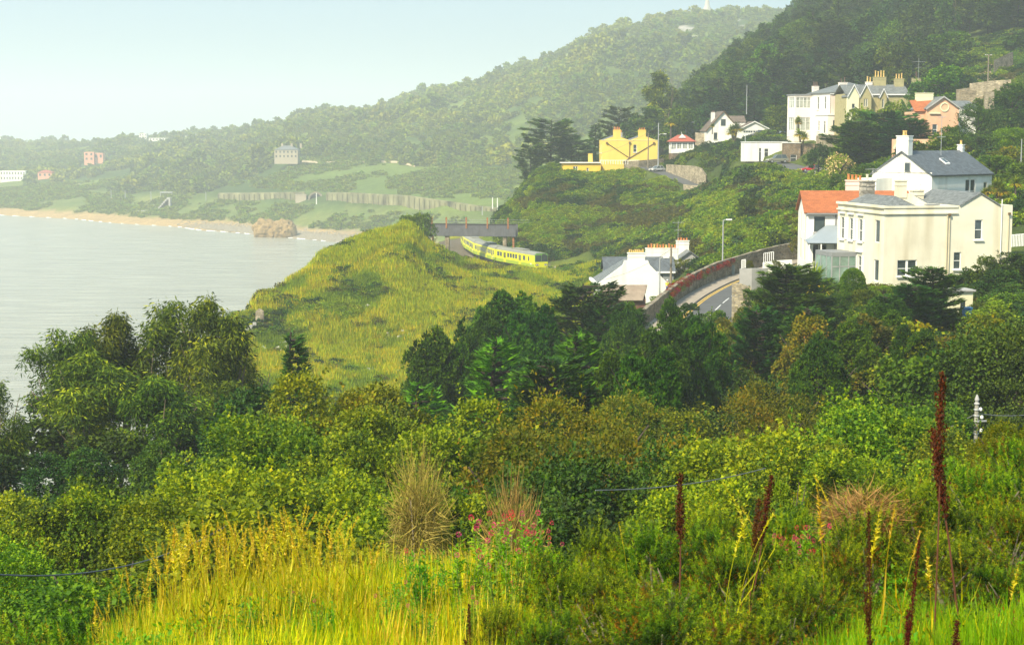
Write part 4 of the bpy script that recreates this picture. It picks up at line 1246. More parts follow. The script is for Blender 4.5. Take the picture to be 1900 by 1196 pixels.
plant('lean', 522, 590, 96, 110, 'narrow dark cypress with wind swept ragged side, left of the grassy headland', rz=0.0)

syc = [(60, 955, 40, 210, 'sycamore low at the left edge beside the overhead cable'), (180, 905, 42, 230, 'sycamore with orange tinged leaves below the leftmost eucalyptus trunks'),
       (330, 848, 46, 240, 'yellow green sycamore in front of the pale eucalyptus branch'), (475, 778, 50, 260, 'bright yellow green sycamore, highest of those on the left'),
       (590, 800, 48, 230, 'dense green sycamore right of the highest bright sycamore'), (430, 865, 40, 250, 'broad sycamore behind the tall seeding grass'),
       (270, 930, 36, 230, 'sycamore left of the tall seeding grass'), (560, 880, 38, 250, 'dark green sycamore left of the bare brown bush'),
       (110, 1010, 33, 230, 'dark sycamore at the lower left edge'), (-40, 1000, 36, 220, 'sycamore cut by the left edge of the picture'), (670, 905, 36, 190, 'shaded sycamore just left of the bare brown bush')]
for kx, ky, Y, w, lb in syc:
    plant('syc', kx, ky, Y, w, lb, group='sycamores below the meadow')
syr = [(1400, 800, 43, 220, 'sycamore at the left of the right hand sycamore group'), (1500, 748, 47, 240, 'tallest sycamore of the right hand group'),
       (1615, 746, 49, 230, 'yellowing sycamore left of the reddish dock spike'), (1690, 790, 47, 170, 'sycamore behind the reddish dock spike'),
       (1570, 835, 41, 260, 'broad sycamore above the pink flowers on the right'), (1410, 880, 38, 220, 'low sycamore with large pale leaves above the dark dock spike'),
       (1320, 890, 37, 160, 'small sycamore right of the thin cable'), (1700, 850, 42, 170, 'sycamore just left of the utility pole')]
for kx, ky, Y, w, lb in syr:
    plant('syc', kx, ky, Y, w, lb, group='sycamores on the right')
plant('col', 1462, 835, 34, 75, 'upright bright yellow green shrub in front of the right hand sycamores', 'shrub', name='upright_shrub')
plant('col', 1490, 870, 34.5, 50, 'small bright shrub beside the upright bright shrub', 'shrub', name='upright_shrub')
for kx, ky, Y, w, lb in [(585, 692, 62, 190, 'brown tinged maple below the grassy headland'), (700, 700, 64, 190, 'yellow green maple left of the wind swept cypress'), (640, 755, 57, 210, 'mottled green maple in front of the brown tinged maple'),
                         (765, 738, 59, 200, 'yellow green maple below the wind swept cypress'), (860, 742, 56, 200, 'green maple in the centre of the valley'), (520, 735, 60, 150, 'yellow green maple right of the low eucalyptus'),
                         (800, 800, 49, 210, 'yellowish maple above the bare brown bush'), (930, 770, 52, 170, 'green maple left of the rusty hawthorn')]:
    plant('gold', kx, ky, Y, w, lb, group='turning maples in the valley')
for kx, ky, Y, w, lb in [(1065, 742, 54, 270, 'large rusty hawthorn in the middle of the valley'), (1165, 790, 50, 180, 'rusty hawthorn right of the largest hawthorn'), (1010, 800, 48, 180, 'rusty hawthorn left below the largest hawthorn')]:
    plant('rust', kx, ky, Y, w, lb, group='rusty hawthorns in the valley')
plant('twig', 778, 845, 19, 145, 'bare brown leafless bush above the meadow', 'bush')
plant('twig', 950, 900, 22, 60, 'thin grey twiggy bush right of the bare brown bush', 'bush')
plant('twig', 1600, 1000, 12, 200, 'tangle of pale dead twigs inside the gorse on the right', 'bush', name='dead_twigs')
plant('green', 900, 870, 40, 190, 'green tree behind the pink valerian flowers', 'tree')
plant('syc', 800, 900, 37, 150, 'yellow green sycamore right of the bare brown bush', 'tree')
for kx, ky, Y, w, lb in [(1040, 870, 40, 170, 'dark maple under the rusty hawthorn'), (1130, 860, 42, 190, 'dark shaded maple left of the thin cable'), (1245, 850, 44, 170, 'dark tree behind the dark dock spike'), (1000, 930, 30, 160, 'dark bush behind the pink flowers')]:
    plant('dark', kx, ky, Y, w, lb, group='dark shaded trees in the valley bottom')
# pines and cypresses of the middle distance
for kx, ky, Y, w, lb in [(940, 530, 128, 95, 'tallest pine in front of the grassy slope below the train'), (885, 578, 124, 110, 'pine left of the tallest pine'), (835, 622, 118, 90, 'lower pine on the slope left of the wind swept cypress'),
                         (800, 608, 117, 55, 'narrow pine at the left end of the pine row'), (985, 560, 122, 80, 'pine right of the tallest pine'), (1150, 655, 84, 170, 'pale green pine in the middle of the valley'),
                         (1200, 640, 80, 130, 'pine with a straw coloured shoot in the middle valley'), (1255, 556, 112, 110, 'pine below the white cottage'), (1300, 585, 104, 90, 'pine in front of the road bend'),
                         (1160, 565, 132, 90, 'pine below the brown roofed shed'), (1230, 600, 100, 110, 'pine at the left of the road'), (1590, 590, 100, 120, 'pine in front of the cream villa garden'),
                         (1650, 555, 112, 110, 'pine below the corner of the cream villa'), (1520, 620, 92, 130, 'pine below the palm by the glass porch'), (1700, 600, 96, 130, 'pine right of the villa corner pine'), (1100, 640, 96, 110, 'pine between the two spreading cypresses')]:
    plant('pine', kx, ky, Y, w, lb, group='pines in the middle distance')
plant('cypb', 900, 600, 92, 270, 'large wind swept bright green cypress below the grassy slope', rz=0.0)
plant('cypb', 760, 690, 90, 150, 'low wind swept cypress branches at the foot of the headland', rz=.3)
plant('mont', 1080, 508, 140, 130, 'dark dense cypress left of the white cottage')
plant('cypb', 1050, 590, 90, 200, 'dark green cypress with long bare sided branch', rz=0)
plant('cyp', 1010, 640, 84, 190, 'dark layered cypress in the centre of the valley', rz=.2)
plant('cyp', 1120, 560, 138, 110, 'cypress beside the brown roofed shed')
plant('cyp', 1455, 478, 128, 175, 'big dark cypress between the road and the cream villa')
plant('cyp', 1400, 560, 118, 110, 'smaller cypress at the foot of the big dark cypress by the road')
plant('cyp', 1500, 560, 116, 110, 'low cypress right of the big dark cypress by the road')
plant('cyp', 1735, 488, 122, 130, 'dark cypress in front of the right wall of the cream villa')
plant('cyp', 1690, 520, 120, 120, 'cypress left of the dark cypress in front of the villa')
plant('cyp', 1640, 540, 118, 80, 'small ragged cypress under the villa double window')
plant('holm', 1840, 600, 76, 260, 'huge dark holm oak at the right edge above the utility pole')
plant('holm', 1905, 640, 76, 200, 'dark holm oak cut by the right edge')
plant('rust', 1850, 575, 92, 150, 'brown feathery bush at the right edge under the hedges')
plant('rust', 1890, 780, 20, 170, 'pale seeding bush at the right edge beside the utility pole')
plant('dark', 1880, 468, 138, 90, 'dark bush against the white railing at the right edge', 'bush')
plant('green', 1830, 472, 140, 60, 'bright conical bush right of the cream villa', 'bush')
plant('dark', 1800, 495, 141, 75, 'dark evergreen bush under the villa lower window', 'bush')
plant('bright', 1835, 560, 118, 100, 'bright low shrub right of the garden shed', 'shrub')
for kx, ky, Y, w, k_, lb in [(1600, 535, 138, 60, 'green', 'green shrub below the porch of the cream villa'), (1640, 528, 141, 50, 'bright', 'low bright shrub at the villa corner'), (1690, 530, 137, 70, 'dark', 'dark shrub under the double window'), (1560, 540, 134, 60, 'olivey', 'grey green shrub by the cordyline'),
                         (1530, 545, 131, 60, 'green', 'leafy shrub right of the cordyline'), (1480, 545, 140, 60, 'green', 'shrub between the road and the garden'), (1745, 530, 138, 70, 'green', 'shrub below the small lower window'), (1790, 530, 134, 70, 'dark', 'dark shrub behind the garden shed'), (1855, 500, 136, 90, 'dark', 'dark mass of shrubs at the right of the villa'),
                         (1885, 540, 126, 100, 'green', 'shrub at the right edge beyond the shed'), (1420, 545, 150, 70, 'rust', 'brownish shrub beside the road bend'), (1385, 562, 146, 60, 'gold', 'yellowish shrub at the roadside'), (1350, 585, 138, 60, 'rust', 'brown shrub hiding the near end of the road'), (1325, 572, 140, 50, 'green', 'green shrub in front of the lower road'), (1300, 580, 138, 40, 'dark', 'dark shrub at the left of the lower road'), (1400, 530, 158, 60, 'green', 'green shrub under the terrace wall'),
                         (1445, 505, 168, 60, 'dark', 'dark shrub behind the big cypress'), (1480, 500, 160, 60, 'green', 'shrub in front of the orange roofed house'), (1510, 520, 146, 50, 'green', 'shrub at the left foot of the glass porch'), (1280, 560, 176, 50, 'pine', 'small pine at the end of the stone wall'), (1225, 545, 188, 50, 'gold', 'shrub in front of the white cottage')]:
    plant('green' if k_ == 'olivey' else k_, kx, ky, Y, w, lb, 'shrub')
plant('ball', 1583, 499, 143, 46, 'round clipped shrub in front of the glass porch', 'shrub')
plant('palm', 1512, 484, 134, 72, 'cordyline palm in the garden left of the glass porch', 'palm', var=0)
for kx, ky, Y, w, v, lb in [(1322, 228, 422, 14, 0, 'slim cordyline palm in front of the white gabled house'), (1362, 226, 416, 34, 1, 'golden leafed cordyline by the white gabled house'),
                         (1482, 215, 350, 22, 1, 'cordyline palm beside the bay windows of the pink house'), (1855, 330, 190, 44, 1, 'cordyline palm right of the white house roof'),
                         (1885, 325, 192, 36, 0, 'cordyline palm at the right edge above the villa'), (1488, 238, 346, 30, 1, 'yellow cordyline at the foot of the bay windows'), (1830, 345, 186, 26, 1, 'small cordyline against the white house wall'),
                         (1170, 560, 180, 40, 1, 'cordyline in front of the brown roofed shed'), (1245, 215, 436, 30, 0, 'tall cordyline behind the red roofed pavilion')]:
    plant('palm', kx, ky, Y, w, lb, 'palm', 'cordyline palms about the hillside', var=v, base=P(kx, ky, Y).z - w * Y / F * 1.35)
# hillside and upper wood
for kx, ky, Y, w, k, lb in [(1022, 214, 452, 110, 'fmont', 'dark flat topped cypress left of the yellow house'), (985, 262, 446, 60, 'fmont', 'leftmost dark cypress on the hill edge'), (1060, 250, 450, 90, 'fmont', 'spreading cypress behind the yellow annex'),
                            (1105, 225, 470, 80, 'fcyp', 'cypress behind the left chimney of the yellow house'), (1150, 190, 485, 80, 'fmont', 'spreading cypress above the yellow house'), (1180, 215, 475, 80, 'fdark', 'dark tree behind the yellow house'),
                            (1228, 122, 480, 80, 'feuc', 'tall open crowned eucalyptus above the yellow house'), (1215, 190, 470, 90, 'feuc', 'lower eucalyptus trunk group above the yellow house'), (1270, 190, 478, 70, 'fdark', 'dark tree behind the red roofed pavilion'),
                            (1445, 195, 392, 60, 'fdec', 'yellow green tree left of the pink house bay'), (1250, 235, 450, 50, 'fdec', 'low leafy tree behind the pavilion'), (1030, 300, 440, 60, 'fdark', 'dark bush beside the yellow annex'),
                            (1640, 196, 285, 150, 'mont', 'large spreading cypress in front of the pink house'), (1600, 215, 280, 110, 'mont', 'spreading cypress hiding the pink house corner'), (1690, 215, 276, 110, 'mont', 'spreading cypress left of the peach gable'),
                            (1605, 195, 300, 60, 'green', 'grey green tree in front of the stone gabled house'), (1660, 180, 298, 80, 'gold', 'brownish tree in front of the stone gabled house'), (1816, 192, 262, 120, 'holm', 'dense dark evergreen right of the peach gable'),
                            (1765, 232, 250, 70, 'green', 'tree below the peach gable'), (1745, 118, 330, 110, 'green', 'bushy green tree above the peach house'), (1700, 150, 335, 60, 'green', 'tree right of the stone chimneys'),
                            (1880, 150, 280, 90, 'green', 'green bush below the stone terrace'), (1850, 165, 300, 90, 'green', 'bush left of the green bush below the terrace'), (1570, 262, 300, 44, 'bright', 'bright shrub at the foot of the spreading cypress'),
                            (1560, 290, 262, 60, 'flower', 'cream flowering shrub above the orange roofed house'), (1620, 300, 258, 90, 'green', 'green shrub behind the chimney pots of the villa'), (1560, 320, 255, 50, 'green', 'shrub below the cream flowering shrub'),
                            (1900, 235, 230, 110, 'syc', 'yellow green tree at the right edge above the hedges'), (1850, 285, 212, 90, 'green', 'round green shrub right of the white house'), (1890, 300, 205, 90, 'green', 'shrub at the right edge over the palms'),
                            (1870, 270, 222, 100, 'gold', 'brownish shrub above the round green shrub'), (1820, 300, 208, 50, 'green', 'shrub against the slate roof end'), (1520, 265, 305, 60, 'dark', 'dark clipped hedge tree above the red car'),
                            (1750, 245, 235, 110, 'green', 'tree behind the slate roof of the white house'), (1700, 262, 238, 90, 'dark', 'dark bush left of the white house chimney'), (1650, 300, 236, 70, 'dark', 'dark bush behind the villa chimneys'),
                            (1385, 365, 262, 50, 'dark', 'dark round bush above the road wall'), (1500, 400, 215, 50, 'rust', 'brown bush at the corner of the orange roofed house'), (1270, 478, 235, 80, 'rust', 'brown green bush right of the cottage chimneys'),
                            (1265, 518, 205, 40, 'bright', 'yellow bush beside the road wall below the cottage')]:
    if k == 'flower' and 'flower' not in PROTO:
        broadleaf('flower', LM['flower'], T_OVAL, 3.0, 1.8, 3500, .18, 155, 12, H0=.02); NAMES['flower'] = 'flowering_shrub'
    plant(k, kx, ky, Y, w, lb, 'shrub' if k in ('bright', 'flower') else 'tree')
for kx, ky, Y, w, k, lb in [(1470, 175, 392, 50, 'fcyp', 'dark conifer close behind the bay windows of the pink house'), (1500, 120, 405, 90, 'fmont', 'spreading cypress above the bay windows'), (1535, 110, 410, 90, 'fcyp', 'dark conifer above the pink house roof'),
                            (1580, 100, 400, 90, 'fmont', 'spreading cypress between the pink and stone houses'), (1440, 150, 415, 70, 'fcyp', 'dark conifer above the pale silver car'), (1400, 175, 446, 80, 'fmont', 'spreading cypress behind the garage'), (1610, 90, 395, 90, 'fdark', 'dark tree behind the stone chimney stacks'),
                            (1660, 80, 392, 90, 'fdec', 'green tree behind the stone chimney stacks'), (1710, 70, 390, 100, 'fdark', 'tall dark tree behind the tv aerial'), (1760, 60, 398, 100, 'fdec', 'tall green tree left of the telegraph pole'), (1345, 160, 452, 80, 'fcyp', 'dark conifer behind the gabled house chimney'),
                            (1385, 140, 455, 80, 'fcyp', 'dark conifer behind the gabled house roof'), (1310, 190, 450, 70, 'fdark', 'dark tree left of the gabled house'), (1740, 160, 345, 80, 'fdec', 'green tree above the peach gable'), (1790, 140, 350, 60, 'fdark', 'dark tree left of the stony slope'),
                            (1800, 215, 330, 60, 'green', 'leafy tree right of the peach house'), (1905, 60, 400, 110, 'fdark', 'dark tree at the right edge above the stony slope'), (1870, 200, 290, 80, 'green', 'leafy shrub below the square stone pillar'), (1840, 240, 270, 80, 'dark', 'dark shrub right of the dense evergreen'),
                            (1770, 300, 240, 70, 'green', 'shrub behind the slate roof'), (1905, 360, 190, 70, 'dark', 'dark shrub at the right edge by the palms'), (1895, 400, 176, 70, 'green', 'shrub at the right edge above the white railing')]:
    plant(k, kx, ky, Y, w, lb)
# the dark conifer wood on the slope, right of the hill edge
rs = np.random.RandomState(90)
SKY = lambda px: np.interp(px, [1180, 1262, 1310, 1345, 1400, 1440, 1490, 1520, 1560, 1900], [230, 200, 152, 128, 95, 70, 30, 2, -20, -90])
rows = [(450, 17), (468, 19), (492, 21), (520, 22), (550, 22), (585, 22), (620, 18)]
for ri, (Y0, n) in enumerate(rows):
    for i in range(n):
        kx = 1250 + (1960 - 1250) * (i + rs.uniform(.1, .9)) / n
        Y = Y0 + rs.uniform(-14, 14)
        x = P(kx, 150, Y).x; g = gz(x, Y); h = rs.uniform(10, 20)
        top = proj(x, Y, g + h)[1]; lim = SKY(kx)
        if top < lim: h = max(HC + (Zp(lim, Y) - HC) - g, 3.0)
        if h < 3.5 or (kx > 1640 and Y < 440 and rs.rand() < .5): continue
        if 1780 < kx < 1870 and Y < 440: continue
        k = ['fcyp', 'fmont', 'fcyp', 'fdark', 'fdec', 'fmont'][rs.randint(0, 6)]
        if kx > 1650: k = ['fdec', 'fdark', 'fmont', 'fdec', 'fdark', 'feuc'][rs.randint(0, 6)]
        where = 'above the white gabled house' if kx < 1440 else 'behind the pink house' if kx < 1600 else 'above the stone chimneys' if kx < 1750 else 'at the upper right'
        what = {'fcyp': 'dark pointed conifer', 'fmont': 'dark spreading cypress', 'fdark': 'dark broadleaf tree', 'fdec': 'green broadleaf tree', 'feuc': 'loose crowned eucalyptus'}[k]
        plant_at(k, x, Y, g, h, rs.uniform(4.6, 8.0), '%s, %s part of the wood, %s' % (what, ['front', 'front', 'near', 'middle', 'middle', 'back', 'top'][ri], where), 'tree', 'trees of the dark hillside wood')

# fill of the valley: bushes and small trees one by one
LIMX = [-100, 100, 300, 430, 500, 560, 620, 740, 780, 960, 1050, 1120, 1200, 1240, 1290, 1335, 1370, 1400, 1480, 1560, 1650, 1700, 1780, 1830, 1900, 2000]
LIMY = [900, 905, 860, 800, 745, 705, 712, 712, 700, 655, 620, 590, 585, 585, 592, 592, 575, 575, 575, 578, 565, 575, 606, 596, 590, 580]
rs = np.random.RandomState(91)
fill = 0
for Y0 in (31, 36, 41, 46, 52, 58, 65, 72, 80, 89, 98, 108, 118, 128):
    step = max(3.6, Y0 * .042)
    x = -0.36 * Y0
    while x < 0.36 * Y0:
        xx = x + rs.uniform(-1, 1); Y = Y0 + rs.uniform(-2.5, 2.5); x += step * rs.uniform(.8, 1.25)
        kx = xx / Y * F + 950
        if kx < 480 and Y > 62: continue
        if kx < 500 + (Y - 62) * 2 and Y > 62: continue
        g = gz(xx, Y); h = rs.uniform(4.5, 8.5) * (1.0 if Y < 80 else .85)
        w = rs.uniform(2.1, 3.3)
        top = proj(xx, Y, g + h)[1]; lim = np.interp(kx, LIMX, LIMY)
        if Y < 40: lim = max(lim, np.interp(kx, [-100, 200, 700, 1250, 1500, 1950], [1050, 960, 900, 900, 900, 840]))
        if Y < 34: lim = max(lim, 930)
        if Y < 70 and kx > 1730: lim = max(lim, 850)
        if top < lim: h = Zp(lim + rs.uniform(0, 14), Y) - g
        if h < 1.6: continue
        w = min(w, h * .75)
        if Y > 62:
            kk = ['rust', 'gold', 'green', 'pine', 'rust', 'dark', 'green', 'gold', 'rust', 'green'][rs.randint(0, 10)]
        else:
            kk = (['syc', 'dark', 'green', 'gold', 'syc', 'dark'] if kx < 650 else ['gold', 'green', 'rust', 'dark', 'syc', 'green'])[rs.randint(0, 6)]  # extra dark-leaved trees on the left stand in for shadowed gaps
            if kk == 'syc' and Y > 55: kk = 'gold'
        if kx > 1720 and 50 < Y < 110: kk = ['dark', 'dark', 'green', 'rust'][rs.randint(0, 4)]
        what = {'rust': 'brown tinged hawthorn', 'gold': 'brown tinged maple', 'green': 'mid green bushy tree', 'pine': 'small pine', 'dark': 'dark green tree', 'syc': 'sycamore'}[kk]
        band = 'far side' if Y > 95 else 'middle' if Y > 60 else 'near side'
        side = 'under the eucalyptus trees' if kx < 480 else 'below the grassy headland' if kx < 800 else 'below the train' if kx < 1080 else 'below the white cottage' if kx < 1300 else 'below the road and cypress' if kx < 1520 else 'below the cream villa' if kx < 1760 else 'near the right edge'
        plant_at(kk, xx, Y, g, h, w, '%s, %s of the valley thicket, %s' % (what, band, side), 'tree' if h > 4 else 'bush', 'thicket trees of the valley')
        fill += 1
print('fill', fill, round(time.time() - T0, 1))

# ================================================================== BUILDINGS
C_CREAM = paint('cream_render', (0.80, 0.745, 0.57), .85, .09, .35, .15, 3, dirt=(0.46, 0.38, 0.22), dirtamt=.6)
C_WHITE = paint('white_render', (0.86, 0.84, 0.76), .85, .04, .5, .15, 3, dirt=(0.55, 0.50, 0.40), dirtamt=.5)
C_PINK = paint('pink_render', (0.84, 0.66, 0.54), .85, .05, .4, .1, 3, dirt=(0.6, 0.45, 0.35), dirtamt=.3)
C_PALEP = paint('pale_pink_render', (0.86, 0.78, 0.68), .85, .05, .4, .1, 3)
C_PEACH = paint('peach_render', (0.82, 0.48, 0.29), .85, .06, .4, .1, 3, dirt=(0.55, 0.3, 0.2), dirtamt=.3)
C_YELL = paint('yellow_render', (0.80, 0.58, 0.12), .85, .05, .4, .1, 3, dirt=(0.62, 0.45, 0.10), dirtamt=.3)
C_ORNG = paint('deep_yellow_render', (0.84, 0.54, 0.06), .85, .05, .4)
C_OLIV = paint('stone_render', (0.42, 0.37, 0.18), .9, .12, 1.5, .3, 4)
C_CRM2 = paint('pale_lemon_render', (0.78, 0.74, 0.48), .85, .06, .5)
C_GREY = paint('grey_render', (0.42, 0.41, 0.38), .9, .1, .8)
C_FAR = paint('distant_render', (0.42, 0.36, 0.26), .9, .06, .3)
C_FARP = paint('distant_red_render', (0.72, 0.34, 0.22), .9, .06, .3)
C_TRIM = paint('white_trim', (0.84, 0.83, 0.78), .6, .03, 1)
C_SLATE = None


def tiles(name, col, rough=.6, row=.28, var=.25, mortar=.35):
    """roof covering: courses of slates with uneven tones"""
    m = bpy.data.materials.new(name); nt, bs = nodes_of(m); N = nt.nodes; Lk = nt.links
    tc = N.new('ShaderNodeTexCoord'); br = N.new('ShaderNodeTexBrick')
    uv = N.new('ShaderNodeUVMap')
    Lk.new(uv.outputs[0], br.inputs['Vector'])
    br.inputs['Scale'].default_value = 1.0; br.inputs['Brick Width'].default_value = row * 1.3; br.inputs['Row Height'].default_value = row
    br.inputs['Mortar Size'].default_value = .012; br.inputs['Mortar Smooth'].default_value = .3
    br.inputs['Color1'].default_value = (*[c * (1 - var) for c in col], 1); br.inputs['Color2'].default_value = (*[min(1, c * (1 + var)) for c in col], 1)
    br.inputs['Mortar'].default_value = (*[c * mortar for c in col], 1)
    nz = N.new('ShaderNodeTexNoise'); nz.inputs['Scale'].default_value = .9; nz.inputs['Detail'].default_value = 6
    Lk.new(tc.outputs['Object'], nz.inputs['Vector'])
    mr = N.new('ShaderNodeMapRange'); mr.inputs['To Min'].default_value = .7; mr.inputs['To Max'].default_value = 1.3
    Lk.new(nz.outputs['Fac'], mr.inputs['Value'])
    mx = N.new('ShaderNodeMix'); mx.data_type = 'RGBA'; mx.blend_type = 'MULTIPLY'; mx.inputs['Factor'].default_value = 1
    Lk.new(br.outputs['Color'], mx.inputs['A']); Lk.new(mr.outputs[0], mx.inputs['B'])
    Lk.new(mx.outputs['Result'], bs.inputs['Base Color'])
    bs.inputs['Roughness'].default_value = rough
    bp = N.new('ShaderNodeBump'); bp.inputs['Strength'].default_value = .6; bp.inputs['Distance'].default_value = .03; bp.invert = True
    Lk.new(br.outputs['Fac'], bp.inputs['Height']); Lk.new(bp.outputs[0], bs.inputs['Normal'])
    return m


SLATE = tiles('grey_slates', (0.17, 0.18, 0.17)); SLATED = tiles('dark_slates', (0.10, 0.115, 0.125)); ORANGE = tiles('orange_tiles', (0.40, 0.125, 0.04), .8, .3, .14, .6)
BROWNT = tiles('brown_tiles', (0.16, 0.12, 0.09), .8); REDT = tiles('red_tiles', (0.42, 0.10, 0.06), .8, .3, .15)
ZINC = paint('zinc', (0.34, 0.39, 0.42), .45, .06, .6, metal=.3)
LEAD = paint('lead', (0.24, 0.25, 0.25), .6, .08, 1)
BROWNWALL = paint('rusty_corrugated', (0.30, 0.235, 0.17), .8, .2, .8, dirt=(0.2, .12, .08))
GLASS = paint('window_glass', (0.055, 0.075, 0.075), .08, .35, .6, spec=.7)
GLASSL = paint('curtained_glass', (0.36, 0.38, 0.32), .12, .3, .8, spec=.7)
GLASSG = paint('green_glass', (0.20, 0.30, 0.24), .08, .3, .8, spec=.7)
DARKD = paint('dark_door', (0.05, 0.055, 0.05), .5, .1, 1)
POT_O = paint('terracotta_pot', (0.58, 0.22, 0.07), .85, .12, 3)
POT_Y = paint('buff_pot', (0.72, 0.48, 0.16), .85, .12, 3)
POT_D = paint('dark_pot', (0.13, 0.08, 0.06), .85, .12, 3)
PIPEB = paint('brown_drainpipe', (0.16, 0.10, 0.04), .6, .1, 1)
PIPEC = paint('cream_drainpipe', (0.60, 0.52, 0.34), .6, .1, 1)
METAL = paint('galvanised_steel', (0.42, 0.43, 0.42), .45, .08, 2, metal=.3)
WOODP = paint('weathered_wood', (0.24, 0.20, 0.14), .9, .2, 2, .2, 20)
BRICK = None


def masonry(name, col, sx=.45, sy=.22, var=.35, mortar=(0.32, 0.29, 0.23), rough=.95, rubble=True):
    m = bpy.data.materials.new(name); nt, bs = nodes_of(m); N = nt.nodes; Lk = nt.links
    tc = N.new('ShaderNodeTexCoord')
    vo = N.new('ShaderNodeTexVoronoi'); vo.inputs['Scale'].default_value = 1.0
    vd = N.new('ShaderNodeTexVoronoi'); vd.feature = 'DISTANCE_TO_EDGE'; vd.inputs['Scale'].default_value = 1.0
    mp = N.new('ShaderNodeMapping'); mp.inputs['Scale'].default_value = (1 / sx, 1 / sx, 1 / sy)
    Lk.new(tc.outputs['Object'], mp.inputs[0])
    Lk.new(mp.outputs[0], vo.inputs['Vector']); Lk.new(mp.outputs[0], vd.inputs['Vector'])
    sep = N.new('ShaderNodeSeparateColor'); Lk.new(vo.outputs['Color'], sep.inputs[0])
    rp = N.new('ShaderNodeValToRGB'); rp.color_ramp.elements[0].color = (*[c * (1 - var) for c in col], 1); rp.color_ramp.elements[1].color = (*[min(1, c * (1 + var)) for c in col], 1)
    Lk.new(sep.outputs[0], rp.inputs[0])
    r2 = N.new('ShaderNodeValToRGB'); r2.color_ramp.elements[0].position = .02; r2.color_ramp.elements[1].position = .09
    Lk.new(vd.outputs['Distance'], r2.inputs[0])
    mx = N.new('ShaderNodeMix'); mx.data_type = 'RGBA'; mx.inputs['A'].default_value = (*mortar, 1)
    Lk.new(r2.outputs[0], mx.inputs['Factor']); Lk.new(rp.outputs[0], mx.inputs['B'])
    nz = N.new('ShaderNodeTexNoise'); nz.inputs['Scale'].default_value = .8; nz.inputs['Detail'].default_value = 7
    Lk.new(tc.outputs['Object'], nz.inputs['Vector'])
    mr = N.new('ShaderNodeMapRange'); mr.inputs['From Min'].default_value = .3; mr.inputs['From Max'].default_value = .7; mr.inputs['To Min'].default_value = .6; mr.inputs['To Max'].default_value = 1.25
    Lk.new(nz.outputs['Fac'], mr.inputs['Value'])
    m2 = N.new('ShaderNodeMix'); m2.data_type = 'RGBA'; m2.blend_type = 'MULTIPLY'; m2.inputs['Factor'].default_value = 1
    Lk.new(mx.outputs['Result'], m2.inputs['A']); Lk.new(mr.outputs[0], m2.inputs['B'])
    Lk.new(m2.outputs['Result'], bs.inputs['Base Color']); bs.inputs['Roughness'].default_value = rough; bs.inputs['Specular IOR Level'].default_value = .15
    bp = N.new('ShaderNodeBump'); bp.inputs['Strength'].default_value = .8; bp.inputs['Distance'].default_value = .06
    Lk.new(r2.outputs[0], bp.inputs['Height']); Lk.new(bp.outputs[0], bs.inputs['Normal'])
    return m


STONE = masonry('rubble_stone', (0.27, 0.22, 0.14)); STONEL = masonry('pale_rubble_stone', (0.42, 0.35, 0.23)); STONEB = masonry('brown_brickwork', (0.26, 0.17, 0.09), .35, .12)
GRANITE = masonry('granite_blocks', (0.36, 0.33, 0.27), .7, .35)


def uvroof(me):
    """metric uv for roofs: u along the horizontal, v up the slope"""
    uv = me.uv_layers.new(name='UVMap')
    for pl in me.polygons:
        n = pl.normal; h = Vector((-n.y, n.x, 0))
        if h.length < 1e-4: h = Vector((1, 0, 0))
        h.normalize(); v = n.cross(h)
        for li in pl.loop_indices:
            co = me.vertices[me.loops[li].vertex_index].co
            uv.data[li].uv = (co.dot(h), co.dot(v))


